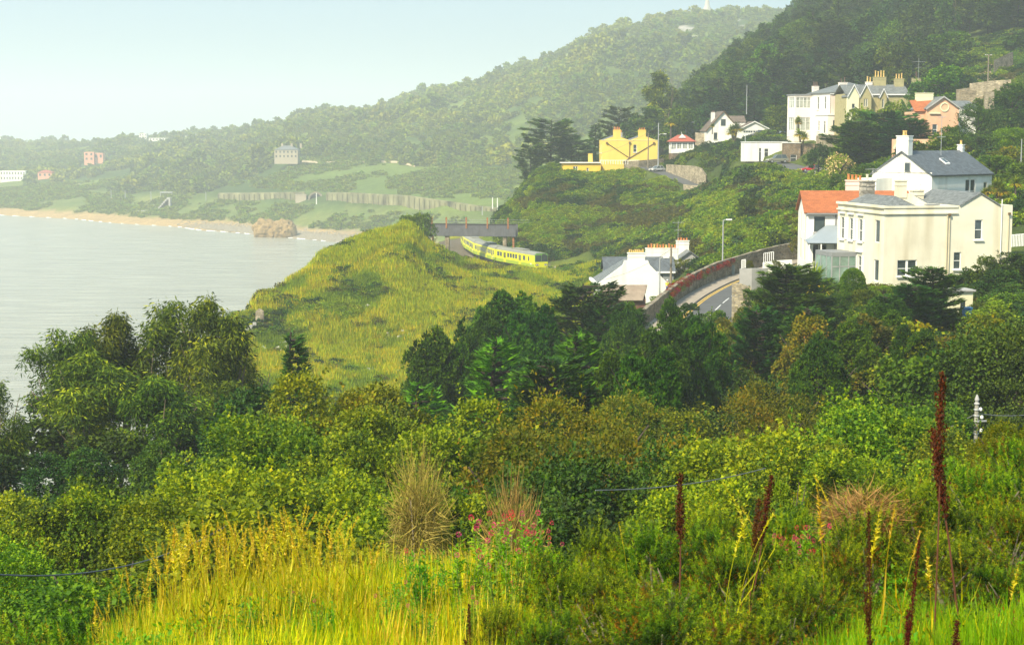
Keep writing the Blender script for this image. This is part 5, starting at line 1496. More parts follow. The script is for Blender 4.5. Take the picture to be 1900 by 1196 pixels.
class House:
    def __init__(s, name, px, Y, z0, yaw, label, cat='house', group=None, py=400):
        p0 = P(px, py, Y)
        s.x, s.y, s.z, s.a = p0.x, Y, z0, math.radians(yaw)
        s.root = empty(name, (p0.x, Y, z0), s.a, label, cat, group)
    def loc(s, px, py, Y):
        q = P(px, py, Y); dx, dy = q.x - s.x, q.y - s.y; c, n = math.cos(s.a), math.sin(s.a)
        return Vector((dx * c + dy * n, -dx * n + dy * c, q.z - s.z))
    def walls(s, x0, y0, W, D, z0, z1, mat, holes=None, name='wall', gable=None, sides='flrb', label=None):
        """holes: {'f':[(u0,z0,w,h,style)], 'l':..., 'r':...}; gable: ('f'|'l', rise) triangular top on the f/b or l/r faces"""
        holes = holes or {}
        m = MB(); th = .22
        fc = {'f': (Vector((x0, y0, 0)), Vector((1, 0, 0)), W, Vector((0, -1, 0))), 'b': (Vector((x0, y0 + D, 0)), Vector((1, 0, 0)), W, Vector((0, 1, 0))),
              'l': (Vector((x0, y0, 0)), Vector((0, 1, 0)), D, Vector((-1, 0, 0))), 'r': (Vector((x0 + W, y0, 0)), Vector((0, 1, 0)), D, Vector((1, 0, 0)))}
        wins = []
        for k in sides:
            o, u, L, n = fc[k]
            hs = holes.get(k, [])
            us = sorted(set([0, L] + [round(h[0], 3) for h in hs] + [round(h[0] + h[2], 3) for h in hs]))
            zs = sorted(set([z0, z1] + [round(h[1], 3) for h in hs] + [round(h[1] + h[3], 3) for h in hs]))
            for i in range(len(us) - 1):
                for j in range(len(zs) - 1):
                    uc, zc = (us[i] + us[i + 1]) / 2, (zs[j] + zs[j + 1]) / 2
                    if any(h[0] < uc < h[0] + h[2] and h[1] < zc < h[1] + h[3] for h in hs): continue
                    q = [o + u * us[i], o + u * us[i + 1]]
                    vs = [(*q[0].xy, zs[j]), (*q[1].xy, zs[j]), (*q[1].xy, zs[j + 1]), (*q[0].xy, zs[j + 1])]
                    m.add(vs, [(0, 1, 2, 3)] if k in 'fr' else [(3, 2, 1, 0)])
            for h in hs:
                a = o + u * h[0]; b = o + u * (h[0] + h[2]); ai = a - n * th; bi = b - n * th
                za, zb = h[1], h[1] + h[3]
                m.add([(*a.xy, za), (*b.xy, za), (*bi.xy, za), (*ai.xy, za)], [(0, 1, 2, 3)])
                m.add([(*a.xy, zb), (*b.xy, zb), (*bi.xy, zb), (*ai.xy, zb)], [(3, 2, 1, 0)])
                m.add([(*a.xy, za), (*ai.xy, za), (*ai.xy, zb), (*a.xy, zb)], [(0, 1, 2, 3)])
                m.add([(*b.xy, za), (*bi.xy, za), (*bi.xy, zb), (*b.xy, zb)], [(3, 2, 1, 0)])
                wins.append((o, u, n, h))
        if gable:
            k, rise = gable
            for kk in (('f', 'b') if k == 'f' else ('l', 'r')):
                if kk not in sides: continue
                o, u, L, n = fc[kk]
                a, b, c = o, o + u * L, o + u * (L / 2)
                m.add([(*a.xy, z1), (*b.xy, z1), (*c.xy, z1 + rise)], [(0, 1, 2)])
        # flat lid so no light leaks in
        m.add([(x0, y0, z1 - .01), (x0 + W, y0, z1 - .01), (x0 + W, y0 + D, z1 - .01), (x0, y0 + D, z1 - .01)], [(0, 1, 2, 3)])
        w = m.build(name, mat, s.root)
        if label: w['label'] = label
        for o, u, n, h in wins: s.window(o, u, n, h, th)
        return w
    def window(s, o, u, n, h, th):
        st = h[4] if len(h) > 4 else 'sash'
        W, Hh = h[2], h[3]
        base = o + u * h[0] - n * (th * .7); base.z = h[1]
        f = MB(); g = MB()
        def bar(m, a0, a1, b0, b1, d0, d1):
            vs = []
            for d in (d0, d1):
                for (aa, bb) in ((a0, b0), (a1, b0), (a1, b1), (a0, b1)):
                    q = base + u * aa + n * d; vs.append((q.x, q.y, base.z + bb))
            m.add(vs, [(0, 1, 2, 3), (7, 6, 5, 4), (0, 4, 5, 1), (1, 5, 6, 2), (2, 6, 7, 3), (3, 7, 4, 0)])
        t = .07 if W < 2.5 else .1
        fm = C_TRIM; gm = GLASS
        if st.startswith('bay'): gm = GLASSL
        if st == 'dark': fm = DARKD; t = .05
        if st == 'brown': fm = PIPEC; t = .09
        if st == 'green': gm = GLASSG
        bar(f, 0, t, 0, Hh, 0, .08); bar(f, W - t, W, 0, Hh, 0, .08); bar(f, t, W - t, 0, t, 0, .08); bar(f, t, W - t, Hh - t, Hh, 0, .08)
        if st in ('sash', 'shutter', 'brown'): bar(f, t, W - t, Hh * .48, Hh * .48 + .06, 0, .07)
        if st == 'double': bar(f, W / 2 - .11, W / 2 + .11, t, Hh - t, 0, .08); bar(f, t, W / 2 - .12, Hh * .45, Hh * .45 + .06, 0, .06); bar(f, W / 2 + .12, W - t, Hh * .45, Hh * .45 + .06, 0, .06)
        if st.startswith('bay'):
            k = int(st[3:])
            for i in range(1, k): bar(f, W * i / k - .05, W * i / k + .05, t, Hh - t, 0, .08)
            bar(f, t, W - t, Hh * .68, Hh * .68 + .06, 0, .06)
        if st == 'door': bar(f, t, W - t, Hh * .75, Hh * .75 + .06, 0, .07)
        wo = f.build('door' if st == 'door' else 'window', fm, s.root)
        bar(g, t * .5, W - t * .5, t * .5, Hh - t * .5, -.03, .02)
        g.build('pane', DARKD if st == 'door' else gm, wo)
        if st in ('sash', 'shutter', 'double', 'sill', 'dark'):
            l = MB(); bar(l, -.1, W + .1, -.12, -.005, .05, th + .12)
            l.build('sill', C_TRIM if st != 'dark' else C_GREY, wo)
        if st == 'shutter':
            for a0, a1 in ((-.52, -.06), (W + .06, W + .52)):
                l = MB(); bar(l, a0, a1, 0, Hh, th * .7 + .02, th * .7 + .07)
                for q in range(9): bar(l, a0 + .05, a1 - .05, Hh * (q + .25) / 9, Hh * (q + .7) / 9, th * .7 + .07, th * .7 + .11)
                l.build('shutter', C_TRIM, wo)
            l = MB(); bar(l, -.15, W + .15, Hh + .35, Hh + .5, th * .7 + .01, th * .7 + .2); l.build('hood', C_TRIM, wo)
    def slabs(s, quads, mat, name='roof', t=.12):
        m = MB()
        for q in quads:
            q = [Vector(a) for a in q]
            n = (q[1] - q[0]).cross(q[-1] - q[0]).normalized()
            if n.z < 0: n = -n
            k = len(q)
            m.add([tuple(a) for a in q] + [tuple(a - n * t) for a in q], [tuple(range(k)), tuple(range(2 * k - 1, k - 1, -1))] + [(i, (i + 1) % k, k + (i + 1) % k, k + i) for i in range(k)])
        me = m.mesh(name); uvroof(me); return link(name, me, s.root, mat)
    def gable_roof(s, x0, y0, W, D, z, rise, axis, mat, over=.35, name='roof'):
        if axis == 'x':      # ridge runs along x
            r = z + rise; k = rise / (D / 2) * over
            return s.slabs([[(x0 - over, y0 - over, z - k + .02), (x0 + W + over, y0 - over, z - k + .02), (x0 + W + over, y0 + D / 2, r + .02), (x0 - over, y0 + D / 2, r + .02)],
                            [(x0 - over, y0 + D / 2, r + .025), (x0 + W + over, y0 + D / 2, r + .025), (x0 + W + over, y0 + D + over, z - k + .02), (x0 - over, y0 + D + over, z - k + .02)]], mat, name)
        r = z + rise; k = rise / (W / 2) * over
        return s.slabs([[(x0 - over, y0 - over, z - k + .02), (x0 + W / 2, y0 - over, r + .02), (x0 + W / 2, y0 + D + over, r + .02), (x0 - over, y0 + D + over, z - k + .02)],
                        [(x0 + W / 2, y0 - over, r + .025), (x0 + W + over, y0 - over, z - k + .02), (x0 + W + over, y0 + D + over, z - k + .02), (x0 + W / 2, y0 + D + over, r + .025)]], mat, name)
    def hip_roof(s, x0, y0, W, D, z, rise, mat, over=.25, name='roof'):
        a, b, c, d = (x0 - over, y0 - over, z), (x0 + W + over, y0 - over, z), (x0 + W + over, y0 + D + over, z), (x0 - over, y0 + D + over, z)
        if W >= D: r1, r2 = (x0 + D / 2, y0 + D / 2, z + rise), (x0 + W - D / 2, y0 + D / 2, z + rise); q = [[a, b, r2, r1], [b, c, r2], [c, d, r1, r2], [d, a, r1]]
        else: r1, r2 = (x0 + W / 2, y0 + W / 2, z + rise), (x0 + W / 2, y0 + D - W / 2, z + rise); q = [[a, b, r1], [b, c, r2, r1], [c, d, r2], [d, a, r1, r2]]
        return s.slabs(q, mat, name)
    def bargeboard(s, x0, W, y, z, rise, mat=None, over=.3):
        m = MB(); k = rise / (W / 2) * over
        for sg in (0, 1):
            a = (x0 - over, z - k) if sg == 0 else (x0 + W + over, z - k); b = (x0 + W / 2, z + rise)
            pts = [(a[0], a[1] - .16), (b[0], b[1] - .16), (b[0], b[1] + .10), (a[0], a[1] + .10)]
            m.prism(pts, 'y', y - .08 - over - sg * .002, y - over + .02 - sg * .002)
        return m.build('bargeboard', mat or C_TRIM, s.root)
    def chimney(s, x, y, z0, z1, w, d, mat, pots, pot=POT_O, ph=.5, cap=.25):
        m = MB(); m.box(x - w / 2, x + w / 2, y - d / 2, y + d / 2, z0, z1 - .12)
        m.box(x - w / 2 - .07, x + w / 2 + .07, y - d / 2 - .07, y + d / 2 + .07, z1 - .12, z1)
        m.box(x - w / 2 - .05, x + w / 2 + .05, y - d / 2 - .05, y + d / 2 + .05, z1 - cap - .3, z1 - cap - .2)
        c = m.build('chimney', mat, s.root)
        for i in range(pots):
            px_ = x + (i + .5 - pots / 2) * (w / max(pots, 1)) * .92
            hh = ph * random.choice([.85, 1, 1.15]); r = min(.15, w / pots * .36)
            q = MB().lathe([(r, 0), (r * 1.12, hh * .1), (r * .85, hh * .2), (r * .8, hh * .8), (r * 1.05, hh * .86), (r * 1.05, hh), (r * .7, hh)], (px_, y, z1), 8)
            q.build('pot', pot if not isinstance(pot, list) else pot[i % len(pot)], c, smooth=False)
        return c
    def tube(s, pts, r, mat, name='drainpipe', n=6):
        return MB().tube(pts, r, n).build(name, mat, s.root)
    def box(s, name, x0, x1, y0, y1, z0, z1, mat, parent=None):
        return MB().box(x0, x1, y0, y1, z0, z1).build(name, mat, parent or s.root)


# ---------------------------------------------------------------- the big cream villa
A = House('cream_villa', 1638, 150, 45.4, 12, 'large cream rendered villa with parapet and slate roofs, nearest house on the right', py=530)
zt = 8.05
A.walls(0, 0, 12.9, 10.7, -1.5, zt, C_CREAM, {
    'f': [(1.4, 1.55, 1.95, 1.5, 'double'), (7.05, 2.1, .75, 1.6, 'sash'), (9.1, 4.85, .78, 1.85, 'sash')],
    'l': [(.95, 4.6, 1.1, 2.1, 'plain'), (4.75, 4.45, .95, 2.15, 'shutter'), (6.95, 4.45, .95, 2.15, 'shutter'), (9.0, 4.45, .95, 2.15, 'shutter'), (1.0, 1.0, 1.1, 2.0, 'plain'), (4.8, 1.2, .9, 1.9, 'shutter')]})
m = MB(); m.box(-.16, 7.3, -.16, -.003, zt - .75, zt - .62); m.box(-.10, 7.3, -.10, -.003, zt - .18, zt + .02)
m.box(-.16, -.003, -.003, 10.7, zt - .75, zt - .62); m.box(-.22, -.003, -.003, 10.7, zt - .18, zt + .04)
m.build('cornice', C_CREAM, A.root)
g = MB(); g.prism([(7.6, zt), (9.55, zt + 1.12), (11.5, zt)], 'y', -.001, .25); g.build('gable', C_CREAM, A.root)
A.slabs([[(7.45, -.12, zt + .02), (9.55, -.12, zt + 1.2), (9.55, 9.8, zt + 1.2), (7.45, 9.8, zt + .02)], [(9.55, -.12, zt + 1.205), (11.65, -.12, zt + .02), (11.65, 9.8, zt + .02), (9.55, 9.8, zt + 1.205)]], SLATE)
A.hip_roof(.5, .6, 3.0, 9.3, zt - .1, .95, SLATE, .1); A.hip_roof(3.9, 4.9, 3.4, 5.0, zt - .1, 1.0, SLATE, .1)
g = MB(); g.prism([(1.9, zt), (3.7, zt + 1.0), (4.6, zt + 1.0), (6.4, zt)], 'y', 4.4, 4.8); g.build('chimney_gable', C_CREAM, A.root)
q = A.loc(1672, 340, 155.2); A.chimney(q.x, 4.6, zt + .6, A.loc(1672, 334, 155).z, 1.0, .6, C_CREAM, 2, C_TRIM, .62)
q = A.loc(1609, 340, 160); A.chimney(q.x, q.y, zt - .5, q.z + .25, 1.3, .8, GRANITE, 1, C_CREAM, .75)
q = A.loc(1701, 352, 160); A.chimney(q.x, q.y, zt - .3, q.z, 1.15, .8, C_CREAM, 2, C_TRIM, .6)
for ux in (6.25, 6.5): A.tube([(ux, -.09, 0), (ux, -.09, zt - .9)], .055, PIPEC)
A.tube([(11.75, -.09, 0), (11.75, -.09, zt + .55)], .05, C_TRIM, 'vent_pipe'); A.tube([(12.5, -.08, 0), (12.5, -.08, zt - .7)], .05, PIPEC)
A.box('hopper', 6.3, 6.55, -.26, -.1, zt - .95, zt - .72, PIPEB); A.box('hopper', 12.38, 12.62, -.26, -.1, zt - .9, zt - .7, PIPEB)
A.box('skylight', 4.6, 5.9, .8, 1.4, zt + .02, zt + .12, LEAD)
# glass porch
gx = MB(); gx.box(-2.6, -.01, 5.9, 9.9, 3.0, 3.4); pr = gx.build('porch_roof', LEAD, A.root)
gp = MB()
for bx in (-2.55, -1.75, -.85, -.1):
    gp.box(bx - .05, bx + .05, 5.9, 6.0, -.6, 3.0)
for by in (7.2, 8.6, 9.85): gp.box(-2.6, -2.5, by - .05, by + .05, -.6, 3.0)
gp.box(-2.5, -.15, 5.9, 6.0, 2.0, 2.08); gp.box(-2.6, -.1, 5.85, 9.9, -.62, -.02)
gp.build('porch_frame', METAL, A.root)
for a, b in ((-2.5, -1.8), (-1.7, -.9), (-.8, -.15)):
    MB().box(a, b, 5.93, 5.96, 0, 1.99).build('porch_pane', GLASSG, A.root); MB().box(a, b, 5.93, 5.96, 2.09, 2.99).build('porch_pane', GLASSG, A.root)
for a, b in ((6.01, 7.14), (7.26, 8.54), (8.66, 9.8)): MB().box(-2.57, -2.54, a, b, 0, 2.98).build('porch_pane', GLASSG, A.root)
# ---------------------------------------------------------------- orange roofed house
B = House('orange_roofed_house', 1497, 165, 47.0, -3, 'white house with bright orange tiled roof left of the cream villa', py=400)
B.walls(0, 0, 10.5, 7.0, -1.5, 5.3, C_WHITE, {'f': [(.75, 3.2, 1.1, 1.55, 'dark'), (.7, .2, .5, 1.7, 'dark'), (1.35, .2, .7, 1.7, 'dark')], 'l': [(1.0, 3.1, .9, 1.9, 'brown'), (4.2, 3.1, .9, 1.9, 'brown'), (.9, .2, 1.1, 2.1, 'brown'), (4.0, .2, 1.2, 2.1, 'brown')]}, gable=('l', 1.95))
B.gable_roof(0, 0, 10.5, 7.0, 5.3, 1.95, 'x', ORANGE, .3)
m = MB(); m.box(-.05, 10.6, -.42, -.30, 4.98, 5.12); m.build('gutter', LEAD, B.root)
B.tube([(2.9, -.1, 0), (2.9, -.1, 5.0)], .05, LEAD)
B.slabs([[(-.1, -2.0, 2.2), (3.2, -2.0, 2.2), (3.2, -.02, 3.9), (2.0, -.02, 3.9)], [(-.1, -2.0, 2.2), (2.0, -.02, 3.9), (-.1, -.02, 2.4)]], ZINC, 'porch_roof')
m = MB(); m.box(0, .12, -1.9, -1.78, -1, 2.2); m.box(1.2, 1.32, -1.9, -1.78, -1, 2.2); m.build('porch_post', C_TRIM, B.root)
q = B.loc(1585, 340, 172); B.chimney(q.x, q.y, 5.5, q.z + .35, 1.75, .8, C_PINK, 4, POT_O, .55)
# ---------------------------------------------------------------- second white house
Cc = House('white_gabled_villa', 1729, 193, 50.5, 42, 'white house with grey slate roof and tall chimney behind the cream villa', py=330)
Cc.walls(0, 0, 13, 8.5, -2, 4.85, C_WHITE, {'f': [(7.2, 1.5, 2.2, 2.6, 'double'), (11.2, 1.5, .8, 2.2, 'brown')], 'l': [(3.4, 5.05, .01, .01, 'plain')]}, gable=('l', 2.7))
Cc.gable_roof(0, 0, 13, 8.5, 4.85, 2.7, 'x', SLATED, .22)
Cc.chimney(.45, 4.25, 6.8, 9.4, .9, 1.7, C_WHITE, 2, POT_Y, .7)
Cc.chimney(12.6, 4.25, 7.1, 8.3, .5, .7, C_WHITE, 1, POT_Y, .6)
wf = MB(); wf.box(-.10, -.02, 3.0, 3.8, 5.1, 6.2); w_ = wf.build('window', LEAD, Cc.root); MB().box(-.13, -.105, 3.1, 3.7, 5.2, 6.1).build('pane', GLASS, w_)
sk = MB(); yy_ = 2.0; zz_ = 4.85 + 2.7 * yy_ / 4.25
sk.prism([(yy_ - .5, zz_ - .22), (yy_ + .5, zz_ + .42), (yy_ + .5, zz_ + .56), (yy_ - .5, zz_ - .06)], 'x', 5.2, 6.1); w_ = sk.build('skylight', C_TRIM, Cc.root)
sk = MB(); sk.prism([(yy_ - .38, zz_ - .0), (yy_ + .38, zz_ + .5), (yy_ + .38, zz_ + .53), (yy_ - .38, zz_ + .03)], 'x', 5.32, 5.98); sk.build('pane', GLASS, w_)
m = MB(); m.box(-.2, 13.2, -.38, -.26, 4.55, 4.68); m.build('gutter', DARKD, Cc.root)
Cc.walls(-3.2, 5.6, 3.2, 3.0, -2, 4.3, C_WHITE, sides='flb', name='side_wing')

# ---------------------------------------------------------------- pink house with bays
D = House('pink_villa', 1541, 352, 59.9, 14, 'pale pink period house with round bay windows on the terrace', py=250)
D.walls(0, 0, 13, 10, -2, 9.1, C_PINK, {'f': [(.95, 5.7, .7, 2.6, 'sash'), (4.5, 5.7, .9, 2.2, 'sash')]}, sides='fr')
D.walls(0, 0, .01, 10, -2, 9.1, C_PALEP, {'l': [(2.6, 5.6, .9, 2.7, 'sash'), (6.2, 5.6, .9, 2.7, 'sash'), (6.2, .9, .9, 2.4, 'sash')]}, sides='l', name='side_wall')
D.walls(-4.0, 10, 4.2, 4.0, -2, 8.7, C_PALEP, {'f': [(.3, 5.9, 3.5, 2.4, 'bay4'), (.3, 1.0, 3.5, 2.9, 'bay3')], 'l': [(.4, 5.9, 3.0, 2.4, 'bay3'), (.4, 1.0, 3.0, 2.9, 'bay3')]}, name='bay')
D.box('bay_roof', -4.2, .1, 9.8, 14.2, 8.72, 8.95, LEAD)
D.hip_roof(0, 0, 13, 12, 9.1, 2.4, SLATE, .35)
D.box('cornice', -.25, 13, -.25, -.005, 8.75, 8.98, C_TRIM)
D.walls(-1.3, -1.3, 3.0, 6.5, -2, 4.2, C_PALEP, {'f': [(1.2, .9, .7, 2.3, 'plain')], 'l': [(1.2, .4, .9, 2.6, 'door'), (4.2, .9, .8, 2.2, 'sash')]}, name='porch_wall', sides='flrb')
D.box('porch_cornice', -1.45, 1.85, -1.45, 5.35, 4.22, 4.45, C_TRIM)
q = D.loc(1513, 160, 364); D.chimney(q.x, q.y, 9.2, q.z, 1.3, .9, C_PALEP, 4, POT_D, .9)
q = D.loc(1564, 153, 356); D.chimney(q.x, q.y, 9.2, q.z, 1.7, .9, C_PALEP, 2, POT_D, 1.0)
D.tube([(-.1, .15, 4.5), (-.1, .15, 8.7)], .06, PIPEB)
# ---------------------------------------------------------------- stone gabled house
Eh = House('stone_gabled_house', 1574, 341, 60.2, 6, 'olive stone house with three white bargeboarded gables and big chimney stacks', py=180)
Eh.walls(0, 1.2, 13.4, 8, -2, 8.3, C_OLIV, {})
Eh.gable_roof(0, 1.2, 13.4, 8, 8.3, 2.0, 'x', SLATE, .3)
Eh.walls(.0, 0, 2.3, 1.19, -2, 8.0, C_CRM2, {'f': [(.8, 4.4, .7, 1.8, 'sash')]}, gable=('f', 2.1), name='gable_wall')
Eh.walls(2.5, -.2, 2.4, 1.39, -2, 8.0, C_OLIV, {'f': [(.85, 5.6, .3, 1.6, 'plain'), (1.3, 5.6, .3, 1.6, 'plain')]}, gable=('f', 2.2), name='gable_wall')
Eh.walls(6.9, .2, 1.4, .99, -2, 7.9, C_OLIV, {'f': [(.45, 5.4, .4, 1.8, 'plain')]}, gable=('f', 1.4), name='gable_wall')
for x0, W, y0, z, r, D_ in ((0, 2.3, 0, 8.0, 2.1, 4), (2.5, 2.4, -.2, 8.0, 2.2, 4.2), (6.9, 1.4, .2, 7.9, 1.4, 3)):
    Eh.gable_roof(x0, y0, W, D_, z, r, 'y', SLATE, .22); Eh.bargeboard(x0, W, y0, z, r, over=.24)
Eh.box('fascia', 5.3, 13.4, .82, .95, 8.0, 8.25, C_TRIM)
for pxc, w, pt, pot, n, mt in ((1632, 2.6, 143, POT_Y, 4, C_OLIV), (1668, 1.9, 146, POT_Y, 3, C_OLIV), (1612, 1.3, 152, POT_Y, 2, C_PALEP), (1700, 1.7, 145, POT_D, 1, C_OLIV)):
    q = Eh.loc(pxc, pt, 347); Eh.chimney(q.x, q.y, 8.6, q.z, w, .9, mt, n, pot, 1.15)
# ---------------------------------------------------------------- peach house
G = House('peach_house', 1720, 285, 58.0, 6, 'peach coloured gable with round medallion among dark trees', py=220)
G.walls(0, 0, 5.7, 8, -2, 6.65, C_PEACH, {'f': [(1.0, 2.0, .9, 1.8, 'sash')]}, gable=('f', 1.95))
G.gable_roof(0, 0, 5.7, 8, 6.65, 1.95, 'y', SLATE, .3); G.bargeboard(0, 5.7, 0, 6.65, 1.95, C_GREY)
ring = MB(); n_ = 24
for i in range(n_):
    a0, a1 = 2 * math.pi * i / n_, 2 * math.pi * (i + 1) / n_
    pts = [(3.1 + r * math.cos(a), 6.75 + r * math.sin(a)) for r, a in ((.62, a0), (.80, a0), (.80, a1), (.62, a1))]
    ring.prism(pts, 'y', -.12, -.005)
ring.build('medallion', C_CRM2, G.root)
G.box('ledge', .4, 2.3, -.3, -.01, 5.6, 5.8, C_CRM2)
G.walls(-1.6, 1.0, 1.59, 6, -2, 6.0, C_PEACH, {'f': [(.4, 2.5, .6, 1.7, 'sash')]}, sides='fl', name='side_wall')
G.slabs([[(-2.0, .6, 6.0), (0, .6, 6.1), (2.6, 3.5, 8.3), (-2.0, 3.5, 8.0)]], ORANGE, 'side_roof')
G.chimney(.7, 3.6, 6.4, 9.3, 3.0, .9, C_CRM2, 1, LEAD, .2)
G.slabs([[(5.9, 2.5, 6.9), (10.2, 2.5, 6.9), (9.8, 6, 8.0), (5.9, 6, 8.0)]], SLATE, 'rear_roof')
G.walls(5.9, 2.8, 4.1, 5, -2, 6.88, C_WHITE, {}, sides='fr', name='rear_wall')
# arcade below
Ar = House('pink_arcade', 1656, 258, 54.5, 0, 'pink garden arcade with stone arches half hidden under the spreading cypress', 'arcade', py=270)
Ar.walls(0, 0, 6.2, .5, -1, 4.8, C_PEACH, {'f': [(.4, .6, 1.4, 2.6, 'dark'), (2.4, .6, 1.4, 2.6, 'dark'), (4.4, .6, 1.4, 2.6, 'dark')]})
for cx in (1.1, 3.1, 5.1):
    m = MB()
    for i in range(8):
        a0, a1 = math.pi * i / 8, math.pi * (i + 1) / 8
        m.prism([(cx + r * math.cos(a), 3.25 + r * math.sin(a)) for r, a in ((.7, a0), (.95, a0), (.95, a1), (.7, a1))], 'y', -.15, -.004)
    m.build('arch', C_CRM2, Ar.root)

# ---------------------------------------------------------------- white gabled house and garage
Hh_ = House('white_gabled_house', 1309, 430, 57.3, 4, 'small white house with steep dark roof gable and slim chimney', py=250)
Hh_.walls(.3, 0, 7.0, 9, -1.5, 3.9, C_WHITE, {'f': [(1.9, 1.5, .95, 1.75, 'dark')]})
g = MB(); g.add([(.3, 0, 3.9), (7.3, 0, 3.9), (7.3, 0, 5.9), (4.7, 0, 8.7)], [(0, 1, 2, 3)]); g.build('gable', C_WHITE, Hh_.root)
wf = MB(); wf.box(4.0, 5.3, -.10, -.02, 5.05, 6.8); w_ = wf.build('window', LEAD, Hh_.root); MB().box(4.1, 5.2, -.13, -.105, 5.15, 6.7).build('pane', GLASS, w_)
Hh_.slabs([[(.0, -.4, 3.6), (4.7, -.4, 8.85), (4.7, 9, 8.85), (.0, 9, 3.6)], [(4.7, -.4, 8.855), (7.6, -.4, 5.7), (7.6, 9, 5.7), (4.7, 9, 8.855)], [(7.4, 2.2, 6.0), (11.3, 2.2, 6.0), (11.3, 5.0, 7.7), (6.4, 5.0, 7.7)]], BROWNT)
m = MB()
m.prism([(-.05, 3.42), (4.7, 8.66), (4.7, 8.92), (-.05, 3.72)], 'y', -.5, -.41); m.prism([(7.65, 5.5), (4.7, 8.66), (4.7, 8.92), (7.65, 5.8)], 'y', -.502, -.412)
m.build('bargeboard', BROWNT if False else PIPEB, Hh_.root)
Hh_.walls(7.35, 2.4, 3.8, 4, -1, 5.9, C_WHITE, {}, sides='fr', name='rear_wing')
Hh_.chimney(2.6, 3.5, 5.5, 8.6, .9, .8, C_WHITE, 3, POT_D, .5)
Ga = House('double_garage', 1372, 427, 59.0, 4, 'white garage with low gable and row of small panes beside the gabled house', 'garage', py=245)
Ga.walls(0, 0, 7.9, 7, -1, 2.5, C_WHITE, {'f': [(.9, .1, 5.3, 2.05, 'plain')]}, gable=('f', 1.95))
Ga.gable_roof(0, 0, 7.9, 7, 2.5, 1.95, 'y', BROWNT, .35); Ga.bargeboard(0, 7.9, 0, 2.5, 1.95, C_TRIM, .36)
gd = MB(); gd.box(.98, 6.12, .06, .12, .15, 2.1); gdo = gd.build('garage_door', C_TRIM, Ga.root)
for i in range(8): MB().box(1.1 + i * .62 + (.12 if i > 3 else 0), 1.6 + i * .62 + (.12 if i > 3 else 0), .02, .055, 1.55, 2.0).build('pane', GLASS, gdo)
# ---------------------------------------------------------------- pavilion
Pv = House('red_roofed_pavilion', 1245, 425, 55.2, 2, 'little white garden pavilion with red hipped roof', 'pavilion', py=265)
Pv.walls(0, 0, 6.0, 4, -2.6, 0, STONEB, {}, name='plinth')
Pv.walls(0, 0, 6.0, 4, 0, 3.0, C_TRIM, {'f': [(.2, 1.1, 1.2, 1.6, 'bay2'), (1.6, 1.1, 1.2, 1.6, 'bay2'), (3.1, 1.1, 1.2, 1.6, 'bay2'), (4.6, 1.1, 1.2, 1.6, 'bay2')], 'l': [(.3, 1.1, 1.5, 1.6, 'bay2'), (2.1, 1.1, 1.5, 1.6, 'bay2')]})
Pv.hip_roof(0, 0, 6.0, 4, 3.05, 1.7, REDT, .55)
g = MB(); g.prism([(2.0, 4.0), (3.0, 5.0), (4.0, 4.0)], 'y', .3, .5); g.build('pediment', C_TRIM, Pv.root)
m = MB(); 
for i in range(14): m.box(.1 + i * .2, .16 + i * .2, -.75, -.70, 0, .9)
m.box(0, 2.9, -.78, -.68, .9, .97); m.build('balustrade', C_TRIM, Pv.root)
Pv.tube([(3, 2, 4.7), (3, 2, 5.5)], .05, C_TRIM, 'finial')
# ---------------------------------------------------------------- white garage block and brick building
Wg = House('flat_roofed_garage', 1381, 353, 54.0, 3, 'long white flat roofed garage wall under the terrace', 'garage', py=280)
Wg.walls(0, 0, 9.3, 3.8, -1, 4.35, C_WHITE, {'f': [(3.2, -.05, .55, 3.2, 'door'), (4.4, .0, .9, 3.0, 'door')]})
Wg.box('coping', -.1, 9.4, -.12, 3.9, 4.37, 4.5, C_TRIM)
m = MB()
for i in range(30): m.box(3.4 + i * .22, 3.43 + i * .22, .3, .33, 4.5, 5.5)
m.box(3.4, 9.9, .28, .35, 5.5, 5.56); m.build('railing', DARKD, Wg.root)
Br = House('brick_gate_building', 1460, 345, 53.2, 4, 'brown brick wall building with dark doorway beside the parked four wheel drive', 'building', py=290)
Br.walls(0, 0, 2.9, 4.5, -1.5, 5.0, STONEB, {'f': [(.8, -.3, 1.3, 2.9, 'door')]})
Br.box('coping', -.1, 3.0, -.12, 4.5, 5.02, 5.15, C_TRIM)
Br.walls(2.91, .8, 7.0, 3.5, -1.8, 4.9, STONEB, {}, sides='fr', name='stone_wall')
Br.walls(7.2, .4, 3.4, 3.5, -1.8, 6.6, STONEL, {}, sides='flr', name='buttress_wall')
Gw = House('low_roadside_wall', 1512, 316, 51.9, 10, 'low grey stone wall in front of the red car', 'wall', py=320)
Gw.walls(0, 0, 3.2, .5, -.8, 1.7, C_GREY, {})

